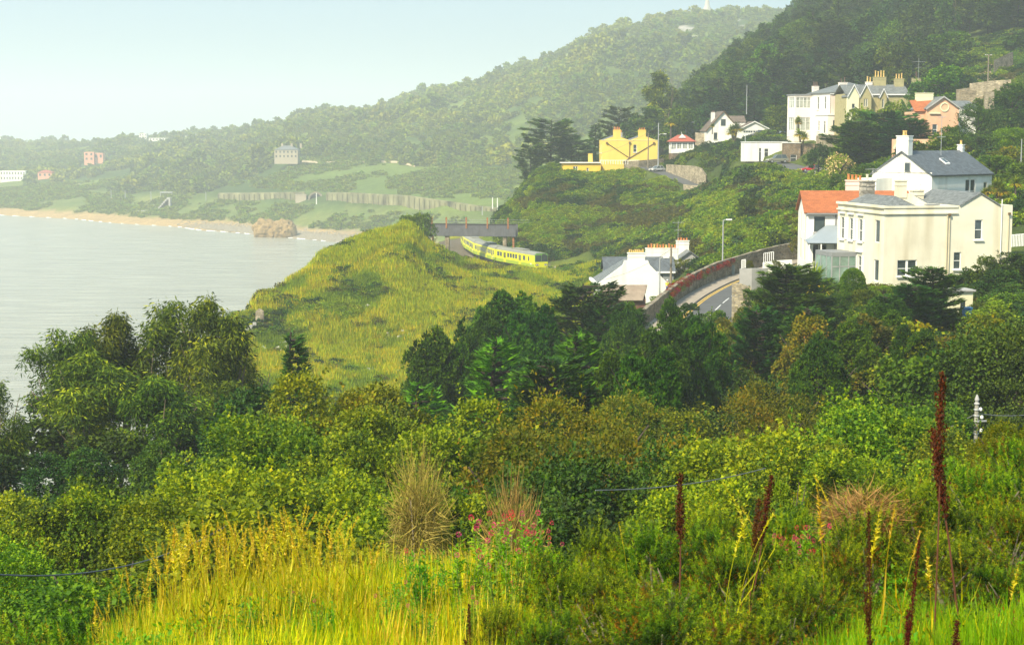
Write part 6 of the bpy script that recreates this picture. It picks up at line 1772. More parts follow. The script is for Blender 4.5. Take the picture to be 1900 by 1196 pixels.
# ---------------------------------------------------------------- yellow house
Yh = House('yellow_house', 1117.5, 430, 52.0, 2, 'bright yellow house with two chimneys and diagonal drainpipes', py=280)
Yh.walls(0, 0, 14.6, 9, -1.5, 6.6, C_YELL, {'f': [(8.2, 3.4, .9, 2.0, 'sash')], 'l': [(1.5, 3.2, 1.1, 2.2, 'sash'), (5.5, 3.2, 1.1, 2.2, 'sash'), (1.5, .4, 1.1, 2.0, 'sash')]})
for x0 in (.2, 7.3):
    w = 6.9
    g = MB(); g.prism([(x0 + .1, 6.6), (x0 + w * .36, 7.45), (x0 + w * .64, 7.45), (x0 + w - .1, 6.6)], 'y', -.001, .4); g.build('gable', C_YELL, Yh.root)
    Yh.slabs([[(x0, .41, 6.62), (x0 + w / 2, .41, 7.9), (x0 + w / 2, 8.8, 7.9), (x0, 8.8, 6.62)], [(x0 + w / 2, .41, 7.905), (x0 + w, .41, 6.62), (x0 + w, 8.8, 6.62), (x0 + w / 2, 8.8, 7.905)]], SLATE)
Yh.chimney(3.85, .42, 7.2, 9.3, 1.95, .8, C_YELL, 4, POT_O, .8); Yh.chimney(10.5, .42, 7.2, 9.3, 1.95, .8, C_YELL, 3, POT_O, .55)
Yh.chimney(5.4, 6.5, 7.0, 8.6, 1.0, .8, C_GREY, 2, POT_O, .5)
Yh.tube([(1.2, -.1, 5.8), (7.2, -.1, 1.9)], .11, PIPEB); Yh.tube([(13.6, -.1, 5.7), (7.2, -.12, 1.9), (5.4, -.12, .7)], .11, PIPEB); Yh.tube([(7.2, -.13, 5.8), (7.2, -.13, 1.9)], .1, PIPEB)
for ux, uz in ((1.2, 5.8), (7.2, 5.9), (13.6, 5.8)): Yh.box('hopper', ux - .25, ux + .25, -.4, -.02, uz - .2, uz + .3, PIPEB)
Yh.box('parapet_trim', -.1, 14.7, -.08, -.005, 6.52, 6.62, C_CRM2)
Ya = House('yellow_annex', 1045, 426, 49.6, 2, 'flat roofed deep yellow annex left of the yellow house', 'annex', py=310)
Ya.walls(0, 0, 9.8, 6, -1.5, 3.0, C_ORNG, {'f': [(2.6, .3, 1.2, 1.9, 'double'), (6.1, .9, .6, .9, 'sash')]})
Ya.box('roof', -.6, 9.9, -.5, 6.2, 3.02, 3.2, C_PALEP)
Ya.chimney(7.3, 2.5, 3.2, 5.5, 1.1, .9, C_YELL, 0, POT_O, .5)
m = MB()
for i in range(16): m.box(i * .65, i * .65 + .12, -.05, .05, 0, 1.0)
m.box(-.1, 10.2, -.07, .07, 1.0, 1.12)
bl = m.build('balustrade', C_TRIM, None, P(1114, 305, 427.5)); tag(bl, 'white terrace balustrade at the foot of the yellow house', 'balustrade')

# ---------------------------------------------------------------- white cottage by the road
K = House('white_cottage', 1114, 212, 37.9, 3, 'white cottage with wide gable and many chimney pots below the road', 'cottage', py=520)
K.walls(0, 0, 8.7, 9, -2, 2.75, C_WHITE, {})
g = MB(); g.prism([(-.25, 2.75), (2.95, 5.15), (3.15, 5.75), (6.25, 5.75), (6.5, 5.15), (8.9, 2.75)], 'y', -.001, .45); g.build('gable', C_WHITE, K.root)
K.slabs([[(-.5, .46, 2.5), (2.9, .46, 5.05), (4.5, .46, 5.5), (4.5, 9, 5.5), (-.5, 9, 2.5)], [(4.5, .46, 5.505), (6.6, .46, 5.05), (9.2, .46, 2.5), (9.2, 9, 2.5), (4.5, 9, 5.505)]], SLATE)
K.chimney(4.75, .44, 5.75, 6.75, 2.2, .85, C_WHITE, 8, POT_Y, .38)
K.box('eave', -.6, -.26, -.1, 9, 2.45, 2.8, C_TRIM)
K2 = House('slate_roofed_cottage', 1124, 228, 38.3, 2, 'long slate roofed cottage behind the white gable with a row of terracotta pots', 'cottage', py=490)
K2.walls(0, 0, 9.6, 5, -2, 2.7, LEAD, {'f': [(6.5, .6, 1.6, 1.5, 'dark')]}); K2.gable_roof(0, 0, 9.6, 5, 2.7, 1.75, 'x', SLATED, .3)
K2.box('fascia', -.4, 9.8, -.42, -.32, 2.35, 2.6, C_TRIM)
q = K2.loc(1228, 460, 231.5); K2.chimney(q.x, q.y, 4.0, q.z, 4.6, .9, C_WHITE, 10, [POT_O, POT_O, POT_Y, POT_O], .55)
K2.gable_roof(5.5, 3.0, 3.0, 4, 4.1, .8, 'y', SLATE, .2, 'rear_roof'); K2.walls(5.5, 3.05, 3.0, 3.9, 2, 4.1, C_OLIV, {}, gable=('f', .8), name='rear_gable')
K3 = House('far_cottage', 1262, 238, 39.8, 4, 'cottage end with stubby white chimney and grey gable right of the pot row', 'cottage', py=470)
K3.walls(0, 0, 2.8, 6, -2, 2.3, C_GREY, {}, gable=('f', 1.0)); K3.gable_roof(0, 0, 2.8, 6, 2.3, 1.0, 'y', SLATE, .35)
K3.chimney(.9, 3.2, 2.2, 4.6, 1.8, .9, C_WHITE, 4, POT_O, .38)
Sh = House('corrugated_shed', 1122, 196, 38.0, 2, 'brown grey corrugated shed in front of the white cottage', 'shed', py=540)
Sh.walls(0, 0, 5.0, 3.4, -1.5, 2.2, paint('red_brown_boards', (0.16, 0.07, 0.05), .9, .2, 1.5), {'f': [(.5, .3, .6, 1.2, 'dark')]}, gable=('l', .9))
rf = Sh.slabs([[(-.35, -.5, 2.1), (4.6, -.5, 2.1), (5.4, 2.0, 3.75), (-.1, 2.0, 3.75)], [(-.1, 2.0, 3.755), (5.4, 2.0, 3.755), (5.4, 3.8, 2.6), (-.35, 3.8, 2.6)]], BROWNWALL)
# garden shed on the right
Gs = House('garden_shed', 1770, 128, 45.9, 10, 'small pale garden shed with dark window under the right hand bushes', 'shed', py=560)
Gs.walls(0, 0, 1.6, 1.6, -1.2, 1.75, C_CRM2, {'f': [(.55, .1, .45, .95, 'dark')]}); Gs.box('roof', -.15, 1.75, -.2, 1.8, 1.77, 1.9, C_GREY)
bn = MB(); bn.box(-.3, .3, -.3, .3, 0, .75); bn.box(-.34, .34, -.36, .34, .76, .84)
bn = bn.build('blue_bin', paint('blue_plastic', (0.06, 0.25, 0.5), .5), None, P(1794, 590, 124)); tag(bn, 'blue storage box beside the garden shed', 'box')
print('houses', round(time.time() - T0, 1))

# ================================================================== ROADS, PAVEMENT, WALLS
def ribbon(name, path, l, r, dz, mat, kind='structure', n0=0, n1=None):
    pts = path[n0:n1]; vs = []; fs = []
    for i, q in enumerate(pts):
        d = (pts[min(i + 1, len(pts) - 1)] - pts[max(i - 1, 0)]); d.z = 0; d.normalize(); s_ = Vector((-d.y, d.x, 0))
        vs += [tuple(q + s_ * l + Vector((0, 0, dz))), tuple(q - s_ * r + Vector((0, 0, dz)))]
    for i in range(len(pts) - 1): fs.append((2 * i, 2 * i + 1, 2 * i + 3, 2 * i + 2))
    o = MB().add(vs, fs).build(name, mat); tag(o, kind=kind); return o


ASPH = paint('asphalt', (0.105, 0.108, 0.105), .9, .12, .6, .2, 20, dirt=(0.16, 0.15, 0.13))
PAVE = paint('pavement_concrete', (0.36, 0.31, 0.24), .9, .1, .8, dirt=(.26, .21, .15))
YLINE = paint('yellow_road_paint', (0.72, 0.46, 0.05), .7, .15, 2); WLINE = paint('white_road_paint', (0.7, 0.7, 0.66), .7, .12, 2)
ribbon('road', ROAD_LOW, 2.95, 3.0, 0, ASPH)
ribbon('pavement', ROAD_LOW, 5.15, -2.99, .12, PAVE)
kb = ribbon('kerb', ROAD_LOW, 3.0, -2.95, .06, paint('kerb_stone', (0.30, 0.27, 0.23), .9, .1, 2))
ribbon('yellow_line', ROAD_LOW, 2.74, -2.60, .004, YLINE); ribbon('yellow_line', ROAD_LOW, 2.46, -2.32, .004, YLINE)
for i in range(2, len(ROAD_LOW) - 3, 4): ribbon('centre_line', ROAD_LOW, .06, .06, .004, WLINE, n0=i, n1=i + 4)
ribbon('road', ROAD_UP, 2.6, 2.6, 0, ASPH); ribbon('road', ROAD_SIDE, 2.6, 2.6, 0, ASPH)


def path_wall(name, path, off, h0, h1, mat, label, cat='wall', th=.45, below=1.0, cap=None, n0=0, n1=None, jag=.06):
    pts = path[n0:n1]; m = MB(); rs = random.Random(5); prof = []
    for i, q in enumerate(pts):
        d = (pts[min(i + 1, len(pts) - 1)] - pts[max(i - 1, 0)]); d.z = 0; d.normalize(); s_ = Vector((-d.y, d.x, 0))
        h = h0 + (h1 - h0) * i / (len(pts) - 1) + rs.uniform(-jag, jag)
        a = q + s_ * off; b = q + s_ * (off + th)
        prof.append([(a.x, a.y, q.z - below), (b.x, b.y, q.z - below), (b.x, b.y, q.z + h), (a.x, a.y, q.z + h)])
    vs = [v for p_ in prof for v in p_]; fs = [(3, 2, 1, 0), tuple(4 * (len(pts) - 1) + k for k in range(4))]
    for i in range(len(pts) - 1):
        for k in range(4): fs.append((4 * i + k, 4 * i + (k + 1) % 4, 4 * i + 4 + (k + 1) % 4, 4 * i + 4 + k))
    m.add(vs, fs); o = m.build(name, mat); return tag(o, label, cat)


path_wall('stone_wall', ROAD_LOW, 5.2, 1.5, 2.6, STONE, 'long curving rubble stone wall beside the pavement of the lower road')
# creeper on the wall
rs = np.random.RandomState(31)
pp = []
for i, q in enumerate(ROAD_LOW[22:43]):
    d = ROAD_LOW[i + 23] - q; d.z = 0; d.normalize(); s_ = Vector((-d.y, d.x, 0))
    for k in range(8):
        w = q + d * rs.uniform(0, 1.6) + s_ * (5.4 + rs.uniform(-.35, .5)); pp.append((w.x, w.y, q.z + 1.45 + i * .012 + rs.uniform(-.35, .2)))
CRM = [mound_mesh('creeper_clump', LM['creep'], 350, 420, .16, T_OVAL), mound_mesh('creeper_green', LM['syc'], 351, 420, .14, T_OVAL)]
pp = np.array(pp); pk_ = (rs.rand(len(pp)) < .25).astype(int)
scatter('wall_creeper', pp, rs.uniform(0, 6, len(pp)), rs.uniform(.35, .6, len(pp)), pk_, CRM, 'crimson creeper spilling over the roadside stone wall')

# wall of the upper road (tall pale stone)
uw = MB(); top = []
for px_, pb, pt, Y_ in [(1236, 321, 305, 417), (1252, 325, 306, 411), (1270, 331, 307, 405), (1288, 338, 308, 399), (1301, 345, 312, 395), (1310, 350, 325, 392)]:
    top.append((P(px_, pb, Y_), P(px_, pt, Y_)))
vs = []; fs = []
for b_, t_ in top: vs += [(b_.x, b_.y, b_.z - 1.5), (t_.x, t_.y, t_.z), (t_.x + .3, t_.y + .7, t_.z), (b_.x + .3, b_.y + .7, b_.z - 1.5)]
for i in range(len(top) - 1):
    for k in range(4): fs.append((4 * i + k, 4 * i + (k + 1) % 4, 4 * i + 4 + (k + 1) % 4, 4 * i + 4 + k))
uw.add(vs, fs + [(3, 2, 1, 0)]); o = uw.build('retaining_wall', STONEL); tag(o, 'tall pale stone retaining wall right of the silver car', 'wall')


def wallseg(name, pts, mat, label, th=.4, cat='wall', down=1.0):
    """pts: (px, py_base, py_top, Y)"""
    vs = []; fs = []
    for a, b, c, Y_ in pts:
        lo, hi = P(a, b, Y_), P(a, c, Y_)
        vs += [(lo.x, Y_, lo.z - down), (hi.x, Y_, hi.z), (hi.x, Y_ + th, hi.z), (lo.x, Y_ + th, lo.z - down)]
    n = len(pts)
    for i in range(n - 1):
        for k in range(4): fs.append((4 * i + k, 4 * i + (k + 1) % 4, 4 * i + 4 + (k + 1) % 4, 4 * i + 4 + k))
    fs += [(3, 2, 1, 0), tuple(4 * (n - 1) + k for k in range(4))]
    return tag(MB().add(vs, fs).build(name, mat), label, cat)


wallseg('garden_wall', [(1359, 556, 527, 164), (1375, 552, 526, 164), (1394, 545, 533, 164)], STONEL, 'pale stone garden wall end at the bend of the lower road', down=3.0)
wallseg('terrace_wall', [(1373, 530, 499, 170), (1395, 528, 498, 170), (1425, 530, 498, 171)], C_GREY, 'grey rendered terrace wall above the stone wall end', down=3.0)
wallseg('terrace_wall', [(1416, 500, 487, 178), (1436, 500, 484, 178), (1470, 500, 482, 178)], C_WHITE, 'white terrace wall below the white railing')
wallseg('stone_wall', [(1268, 352, 342, 381), (1300, 360, 345, 379), (1345, 366, 332, 377), (1362, 372, 338, 374)], STONEL, 'broken pale stone wall under the ivy of the upper road')
wallseg('stone_wall', [(1405, 428, 415, 250), (1440, 425, 408, 248), (1478, 420, 405, 246)], STONE, 'ruined stone wall in the scrub left of the orange roofed house')
wallseg('terrace_wall', [(1800, 172, 155, 322), (1840, 168, 150, 320), (1876, 165, 148, 318)], STONEL, 'pale stone terrace wall under the stony slope at the upper right')
wallseg('terrace_wall', [(1775, 185, 166, 312), (1800, 184, 163, 311), (1812, 184, 166, 310)], STONE, 'mossy lower terrace wall right of the peach gable')
wallseg('stone_wall', [(1845, 128, 112, 372), (1880, 112, 96, 378)], STONE, 'rough stone wall end high on the slope behind the telegraph pole')
wallseg('gate_pillar', [(1829, 192, 170, 296), (1845, 192, 170, 296)], STONEL, 'square stone pillar among bushes right of the peach gable', 1.2, 'pillar')
wallseg('roadside_wall', [(1158, 312, 300, 428), (1185, 314, 298, 426), (1232, 306, 294, 430)], STONE, 'dark stone wall below the yellow house along the upper road')
wallseg('garden_wall', [(1290, 262, 246, 434), (1308, 266, 247, 433)], STONEL, 'short stone wall left of the white gabled house')


def railing(name, a, b, n, h, mat, label, r=.035, cat='railing'):
    """white vertical bars from world a to b"""
    root = empty(name, a, 0, label, cat)
    d = b - a
    for i in range(n):
        q = d * (i / (n - 1))
        MB().box(q.x - r, q.x + r, q.y - r, q.y + r, q.z, q.z + h).build('bar', mat, root)
    MB().tube([(0, 0, h), (d.x, d.y, d.z + h)], r * .9, 5).build('rail', mat, root)
    return root


railing('garden_railing', P(1417, 486, 178), P(1435, 483, 178), 6, .95, C_TRIM, 'white railing of upright bars on the terrace by the big cypress')
railing('garden_railing', P(1376, 498, 170.2), P(1383, 497, 170.2), 4, .9, C_TRIM, 'short white railing left of the orange grass clump')
railing('garden_railing', P(1877, 458, 149), P(1903, 456, 149), 10, 1.1, C_TRIM, 'white railing at the right edge beside the cream villa')
for kx, ky, Y, w in ((1390, 482, 172, 22), (1441, 482, 177, 22)):
    plant('rust', kx, ky, Y, w, 'orange grassy clump beside the %s white railing' % ('short' if kx < 1400 else 'long'), 'shrub', name='orange_shrub', base=P(kx, ky + 20, Y).z)
bx = MB().box(-.4, .4, -.2, .2, 0, 1.2).build('utility_cabinet', paint('grey_green_metal', (0.22, 0.27, 0.24), .6), None, P(1357, 509, 209)); tag(bx, 'grey green utility cabinet against the roadside wall', 'cabinet')

# ================================================================== RAILWAY
TR = cr([(9.5, 318, 32.15), (5.9, 330, 32.15), (-2.2, 348.8, 32.15), (-7.2, 368.4, 32.15), (-10.1, 388.8, 32.15), (-11.5, 409, 32.15), (-12.2, 430, 32.15)], 12)
BALL = masonry('ballast', (0.2, 0.16, 0.12), .25, .25); ribbon('track_bed', TR, 1.9, 1.9, .05, BALL)
RAILM = paint('rusty_rail', (0.12, 0.07, 0.04), .6, .2, 2, metal=.4)
for off in (.72, -.72):
    m = MB(); pts = []
    for i, q in enumerate(TR):
        d = TR[min(i + 1, len(TR) - 1)] - TR[max(i - 1, 0)]; d.z = 0; d.normalize(); pts.append(q + Vector((-d.y, d.x, 0)) * off + Vector((0, 0, .2)))
    m.tube(pts, .07, 4); tag(m.build('rail', RAILM), kind='structure')
T_YEL = paint('train_yellow', (0.80, 0.78, 0.02), .4, .04, .5, dirt=(0.5, .45, .1), dirtamt=.12)
T_GRN = paint('train_green', (0.34, 0.46, 0.03), .4, .05, .5); T_ROOF = paint('train_roof', (0.27, 0.27, 0.22), .6, .1, .5); T_DK = paint('train_underframe', (0.03, 0.03, 0.028), .7, .1, 1)
T_DOOR = paint('train_door', (0.62, 0.62, 0.02), .45, .04, 1); T_FRONT = paint('train_front_green', (0.16, 0.34, 0.07), .4, .05, 1)
LAMPW = paint('headlamp_glass', (0.85, 0.82, 0.7), .2, .02, 1)
LOGO = paint('pale_logo', (0.8, 0.8, 0.7), .5, .02, 1)


def along(s_):
    """point and heading at distance s from the train front"""
    acc = 0; path = TR[12:]
    for a, b in zip(path, path[1:]):
        L = (b - a).length
        if acc + L >= s_: return a.lerp(b, (s_ - acc) / L)
        acc += L
    return path[-1]


train = empty('train', TR[12], 0, 'yellow and green commuter train of four carriages curving under the footbridge', 'train')
t0 = TR[12]
s_ = 0.0
for ci in range(4):
    L = 20.2
    a, b = along(s_), along(s_ + L); s_ += L + .55
    dirv = (a - b); dirv.z = 0; dirv.normalize()      # towards the front
    ang = math.atan2(dirv.y, dirv.x)
    ctr = (a + b) / 2
    w = 1.42
    m = MB()
    # body cross section with rounded roof shoulders (y,z), extruded along local x (front = +x)
    low = [(-w, .75), (w, .75), (w, 1.45), (-w, 1.45)]
    up = [(-w, 1.451), (w, 1.451), (w, 3.2), (-w, 3.2)]
    m.prism(up, 'x', -L / 2, L / 2)
    car = m.build('carriage', T_YEL, train, ctr - t0 + Vector((0, 0, .25))); car.rotation_euler = (0, 0, ang)
    MB().prism(low, 'x', -L / 2, L / 2).build('lower_panel', T_GRN, car)
    MB().prism([(-w, 3.201), (w, 3.201), (w - .12, 3.5), (w - .6, 3.72), (-w + .6, 3.72), (-w + .12, 3.5)], 'x', -L / 2 + .02, L / 2 - .02).build('roof', T_ROOF, car)
    MB().box(-L / 2 + .6, L / 2 - .6, -w + .15, w - .15, .25, .745).build('underframe', T_DK, car)
    for bx_ in (-6.8, 6.8):
        q = MB()
        for wx in (-1.1, 1.1):
            for sy in (-.95, .95):
                q.tube([(bx_ + wx, sy - .06, .28), (bx_ + wx, sy + .06, .28)], .42, 12)
        q.box(bx_ - 1.6, bx_ + 1.6, -1.15, -1.0, .15, .5); q.build('bogie', T_DK, car)
    MB().box(-3.2, 2.8, -.8, .8, 3.721, 4.0).build('roof_unit', T_ROOF, car)
    # side windows and doors on both sides
    for sy in (-1, 1):
        xs = [(-9.3, -8.5), (-8.2, -7.4), ('d', -6.6, -5.3), (-4.7, -3.9), (-3.6, -2.8), (-2.5, -1.7), (-1.4, -.6), (-.3, .5), ('d', 1.2, 2.5), (3.1, 3.9), (4.2, 5.0), (5.3, 6.1), ('d', 6.7, 8.0), (8.5, 9.2)]
        if ci == 0: xs = [(-9.5, -8.3), (-8.0, -6.9), ('d', -6.0, -4.7), (-4.0, -3.0), (-2.6, -1.6), (-1.2, -.2), (.2, 1.2), ('d', 2.0, 3.3), (4.2, 5.4), (6.8, 7.4)]
        for e in xs:
            if e[0] == 'd':
                dd = MB(); dd.box(e[1], e[2], *sorted((sy * (w + .005), sy * (w + .035))), .8, 3.05); dr = dd.build('door', T_DOOR, car)
                for h0_, h1_ in ((e[1] + .1, (e[1] + e[2]) / 2 - .06), ((e[1] + e[2]) / 2 + .06, e[2] - .1)):
                    MB().box(h0_, h1_, *sorted((sy * (w + .036), sy * (w + .05))), 1.75, 2.85).build('window', GLASS, car)
            else:
                MB().box(e[0], e[1], *sorted((sy * (w + .004), sy * (w + .03))), 1.95, 2.85).build('window', GLASS, car)
        MB().box(-.35 + 8.3, .25 + 8.3, *sorted((sy * (w + .003), sy * (w + .02))), 1.25, 1.55).build('emblem', LOGO, car)
    if ci == 0:
        x = L / 2
        MB().prism([(-w, .6), (w, .6), (w, 1.9), (-w, 1.9)], 'x', x + .001, x + .22).build('front_panel', T_YEL, car)
        MB().prism([(-w, 1.901), (w, 1.901), (w, 3.35), (w - .2, 3.62), (-w + .2, 3.62), (-w, 3.35)], 'x', x + .001, x + .2).build('cab_front', T_FRONT, car)
        for y0_, y1_ in ((-w + .1, -.06), (.06, w - .1)): MB().box(x + .205, x + .24, y0_, y1_, 2.0, 3.25).build('windscreen', GLASS, car)
        for sy in (-1, 1):
            hl = MB().box(x + .225, x + .26, *sorted((sy * .65, sy * 1.3)), 1.15, 1.5).build('headlight', T_DK, car)
            for k in (.78, 1.1): MB().tube([(x + .262, sy * k, 1.32), (x + .29, sy * k, 1.32)], .11, 10).build('lamp', LAMPW, car)
        MB().box(x - 1.2, x + .3, -w + .1, w - .1, .2, .59).build('buffer_beam', T_DK, car)
        MB().box(x - .01, x + .25, .2, 1.0, 3.3, 3.5).build('destination_blind', T_DK, car)

# footbridge over the railway
bl_, br_ = P(778, 437, 356), P(957, 437, 352)
d = br_ - bl_; Lb = d.length
fb = empty('footbridge', bl_, math.atan2(d.y, d.x), 'dark grey corrugated railway footbridge on posts over the train', 'bridge')
RIBM = paint('grey_corrugated_sheet', (0.13, 0.135, 0.14), .7, .15, .8, dirt=(.08, .07, .06)); RUST = paint('rusty_steel', (0.34, 0.15, 0.06), .85, .3, 3)
m = MB(); k = int(Lb / .36)
for i in range(k):
    m.box(i * Lb / k, i * Lb / k + .2, -.06, -.003, 0.02, 2.6)
m.box(0, Lb, 0, .06, 0, 2.62); ob = m.build('side_panel', RIBM, fb); ob['kind'] = 'stuff'
MB().box(0, Lb, .061, 2.4, -.05, .25).build('deck', RIBM, fb); MB().box(0, Lb, 2.401, 2.46, 0, 2.6).build('back_panel', RIBM, fb)
MB().box(-.05, Lb + .05, -.12, -.065, 2.5, 2.66).build('top_rail', T_DK, fb)
for pxp in (777.5, 802, 829, 866, 905, 943):
    u = (pxp - 778) / 179 * Lb
    MB().box(u - .16, u + .16, -.2, -.125, 1.7, 4.1).build('post', RUST, fb)
for hz_ in (3.1, 3.6): MB().tube([(0, .0, hz_), (Lb + 3, 0, hz_)], .025, 4).build('wire', METAL, fb)
for pxp, lo, wd in ((802, 3.0, .12), (829, 3.4, .45), (936, 3.2, .4), (952, 3.2, .2)):
    u = (pxp - 778) / 179 * Lb
    MB().box(u - wd, u + wd, .3, 1.0, -lo - 2.0, -.06).build('pier', RUST if wd < .3 else STONE, fb)
ab = MB().box(-1.4, -.1, -.3, 2.6, -4.6, 1.0).build('abutment', STONE, fb)
for kx, ky, Y, w in ((752, 396, 322, 32), (765, 399, 330, 24), (784, 392, 340, 18), (776, 418, 336, 20)):
    plant('bright' if kx in (776,) else 'green', kx, ky, Y, w, {752: 'green bush on the headland top left of the footbridge', 765: 'round bush touching the footbridge end', 784: 'small bush behind the left footbridge post', 776: 'bright ivy bush hanging below the footbridge end'}[kx], 'bush')
# lineside fence
fen = empty('lineside_fence', (0, 0, 0), 0, 'line of low concrete and timber fence posts beside the railway in front of the train', 'fence')
POSTM = paint('pale_post', (0.48, 0.42, 0.32), .9, .2, 2)
prev = None
FPX = list(range(700 + 146, 1050, 9)); FPX = [846, 852, 860, 869, 876, 884, 893, 902, 908, 915, 924, 932, 941, 949, 957, 968, 979, 990, 1003, 1016, 1030]
for fx in FPX:
    fy = np.interp(fx, [846, 880, 920, 960, 1000, 1040], [473, 486, 494, 499, 504, 507]); Y_ = np.interp(fx, [846, 1040], [352, 318]); Y_ = np.interp(fx, [846, 930, 1040], [343, 329, 321])
    q = P(fx, fy, Y_); g = gz(q.x, Y_)
    MB().box(q.x - .09, q.x + .09, Y_ - .09, Y_ + .09, g - .3, g + 1.25).build('post', POSTM, fen)
    if prev:
        for hh in (.5, 1.0): MB().tube([(prev[0], prev[1], prev[2] + hh), (q.x, Y_, g + hh)], .02, 4).build('wire', METAL, fen)
    prev = (q.x, Y_, g)
# cliff edge fence on the headland (left)
hf = empty('cliff_fence', (0, 0, 0), 0, 'grey panel fence stepping down the left edge of the headland', 'fence')
for i, (fx, fy) in enumerate([(437, 608), (444, 603), (451, 598), (458, 593), (465, 588), (472, 584)]):
    Y_ = 232 + i * 1.2; q = P(fx, fy, Y_); g = gz(q.x, Y_)
    MB().box(q.x - .26, q.x + .26, Y_ - .05, Y_ + .05, g - .3, g + 1.0).build('panel', C_GREY, hf)
wallseg('ruined_wall', [(474, 590, 577, 240), (481, 586, 572, 240), (489, 586, 577, 240)], STONEL, 'fragment of pale stone wall at the end of the cliff fence')

# ================================================================== POLES, LAMPS, AERIALS, WIRES
def pole(name, px, py_top, py_base, Y, r, mat, label, cat='pole', arm=None, cross=None, group=None):
    t = P(px, py_top, Y); b = P(px, py_base, Y)
    root = empty(name, (t.x, Y, b.z), 0, label, cat, group)
    h = t.z - b.z
    MB().tube([(0, 0, -1), (0, 0, h)], [r * 1.15, r * .75], 8).build('pole', mat, root)
    if arm:
        dx, dz = arm
        MB().tube([(0, 0, h * dz - .25), (dx * .4, 0, h * dz), (dx, 0, h * dz + .03)], r * .45, 6).build('arm', mat, root)
        s = 1 if dx > 0 else -1
        MB().box(*sorted((dx, dx + s * .75)), -.14, .14, h * dz - .03, h * dz + .13).build('lamp_head', C_TRIM, root)
    for c in (cross or []):
        z, w_ = c
        MB().box(-w_, w_, -.05, .05, h * z - .05, h * z + .05).build('crossarm', mat, root)
        for s in (-.9, -.45, .45, .9): MB().lathe([(.04, 0), (.07, .05), (.05, .14), (.02, .16)], (s * w_, 0, h * z + .05), 6).build('insulator', C_TRIM, root)
    return root


pole('street_lamp', 1342, 408, 513, 206.5, .10, METAL, 'tall grey street lamp on the lower road pavement by the red creeper', 'street lamp', (.35, 1.0))
pole('street_lamp', 1224.5, 478, 546, 203, .10, METAL, 'grey street lamp in front of the white cottage', 'street lamp', (.4, 1.0))
pole('wooden_pole', 1245.5, 457, 548, 204, .15, WOODP, 'brown wooden pole right of the white cottage')
pole('wooden_pole', 1203, 247, 312, 424, .16, WOODP, 'thin pole in front of the right side of the yellow house')
pole('street_lamp', 1222, 228, 303, 422, .16, METAL, 'white street lamp pole right of the yellow house', 'street lamp', (1.3, .72), None)
pole('street_lamp', 1273, 208, 256, 440, .16, METAL, 'street lamp behind the red roofed pavilion', 'street lamp', (1.6, .60))
pole('grey_pole', 1383, 252, 347, 368, .14, METAL, 'tall grey pole in front of the white flat roofed garage')
pole('telegraph_pole', 1834.5, 101, 148, 336, .14, WOODP, 'telegraph pole with crossarm on the stony slope at the upper right', cross=[(.96, .7)])
pole('grey_pole', 1896, 258, 290, 214, .07, METAL, 'thin pale post at the right edge above the palms')
pole('dark_tree_pole', 1386, 158, 205, 425, .1, METAL, 'bare pale pole among the dark conifers above the gabled house')


def aerial(px, py_top, py_base, Y, label, bars=((.95, .8), (.72, .55))):
    t = P(px, py_top, Y); b = P(px, py_base, Y); h = t.z - b.z
    root = empty('tv_aerial', (t.x, Y, b.z), 0, label, 'aerial')
    MB().tube([(0, 0, -.5), (0, 0, h)], .035, 5).build('mast', METAL, root)
    for z, w_ in bars:
        m = MB().tube([(-w_, 0, h * z), (w_, 0, h * z + .05)], .025, 4)
        for i in range(6): m.tube([(-w_ + i * w_ * .4, -.3, h * z), (-w_ + i * w_ * .4, .3, h * z)], .012, 4)
        m.build('crossbar', METAL, root)
    return root


aerial(1258.5, 410, 472, 231, 'tv aerial with crossbars on the chimneys right of the white cottage')
aerial(1705, 108, 143, 346, 'tv aerial on the stone chimney stack behind the stone gabled house', ((.8, 1.3), (.5, .5)))
aerial(1748, 214, 292, 200, 'tall tv aerial above the slate roof of the white house', ((.95, .5), (.48, .5)))
aerial(1318, 268 - 58, 268 - 30, 431, 'thin aerial beside the chimney of the white gabled house', ((.9, .3),))
aerial(1620, 312, 335, 172, 'aerial above the villa chimney pots', ((.9, .8),))
# near pole with finial
t = P(1813, 735, 66); b_ = P(1813, 900, 66)
up_ = empty('utility_pole', (t.x, 66, gz(t.x, 66)), 0, 'weathered grey utility pole with pointed finial and wires on the right', 'utility pole')
h = t.z - gz(t.x, 66)
MB().tube([(0, 0, -.5), (0, 0, h * .5), (0, 0, h - .35)], [.12, .10, .085], 10).build('pole', paint('lichened_pole', (0.34, 0.33, 0.27), .9, .3, 4, .2, 20), up_)
MB().lathe([(.10, 0), (.12, .04), (.06, .10), (.10, .20), (.07, .30), (.02, .42)], (0, 0, h - .34), 10).build('finial', C_GREY, up_)
for zz in (.55, .8, 1.05, 1.55): MB().lathe([(.11, -.03), (.13, 0), (.11, .03)], (0, 0, h - zz), 10).build('band', METAL, up_)
MB().box(.0, .42, -.03, .03, h - 1.05, h - .99).build('bracket', METAL, up_); MB().box(.0, .5, -.03, .03, h - 3.2, h - 3.14).build('bracket', METAL, up_)
for zz, xx in ((.62, .16), (.95, .22), (1.5, .2)): MB().lathe([(.03, 0), (.07, .04), (.07, .12), (.03, .16)], (xx, 0, h - zz), 8).build('insulator', C_TRIM, up_)


def wire(a, b, sag, label, r=.02):
    pts = [a.lerp(b, t / 14) + Vector((0, 0, -sag * 4 * (t / 14) * (1 - t / 14))) for t in range(15)]
    return tag(MB().tube(pts, r, 5).build('overhead_wire', paint('cable', (0.16, 0.17, 0.17), .6, .1, 1)), label, 'wire')


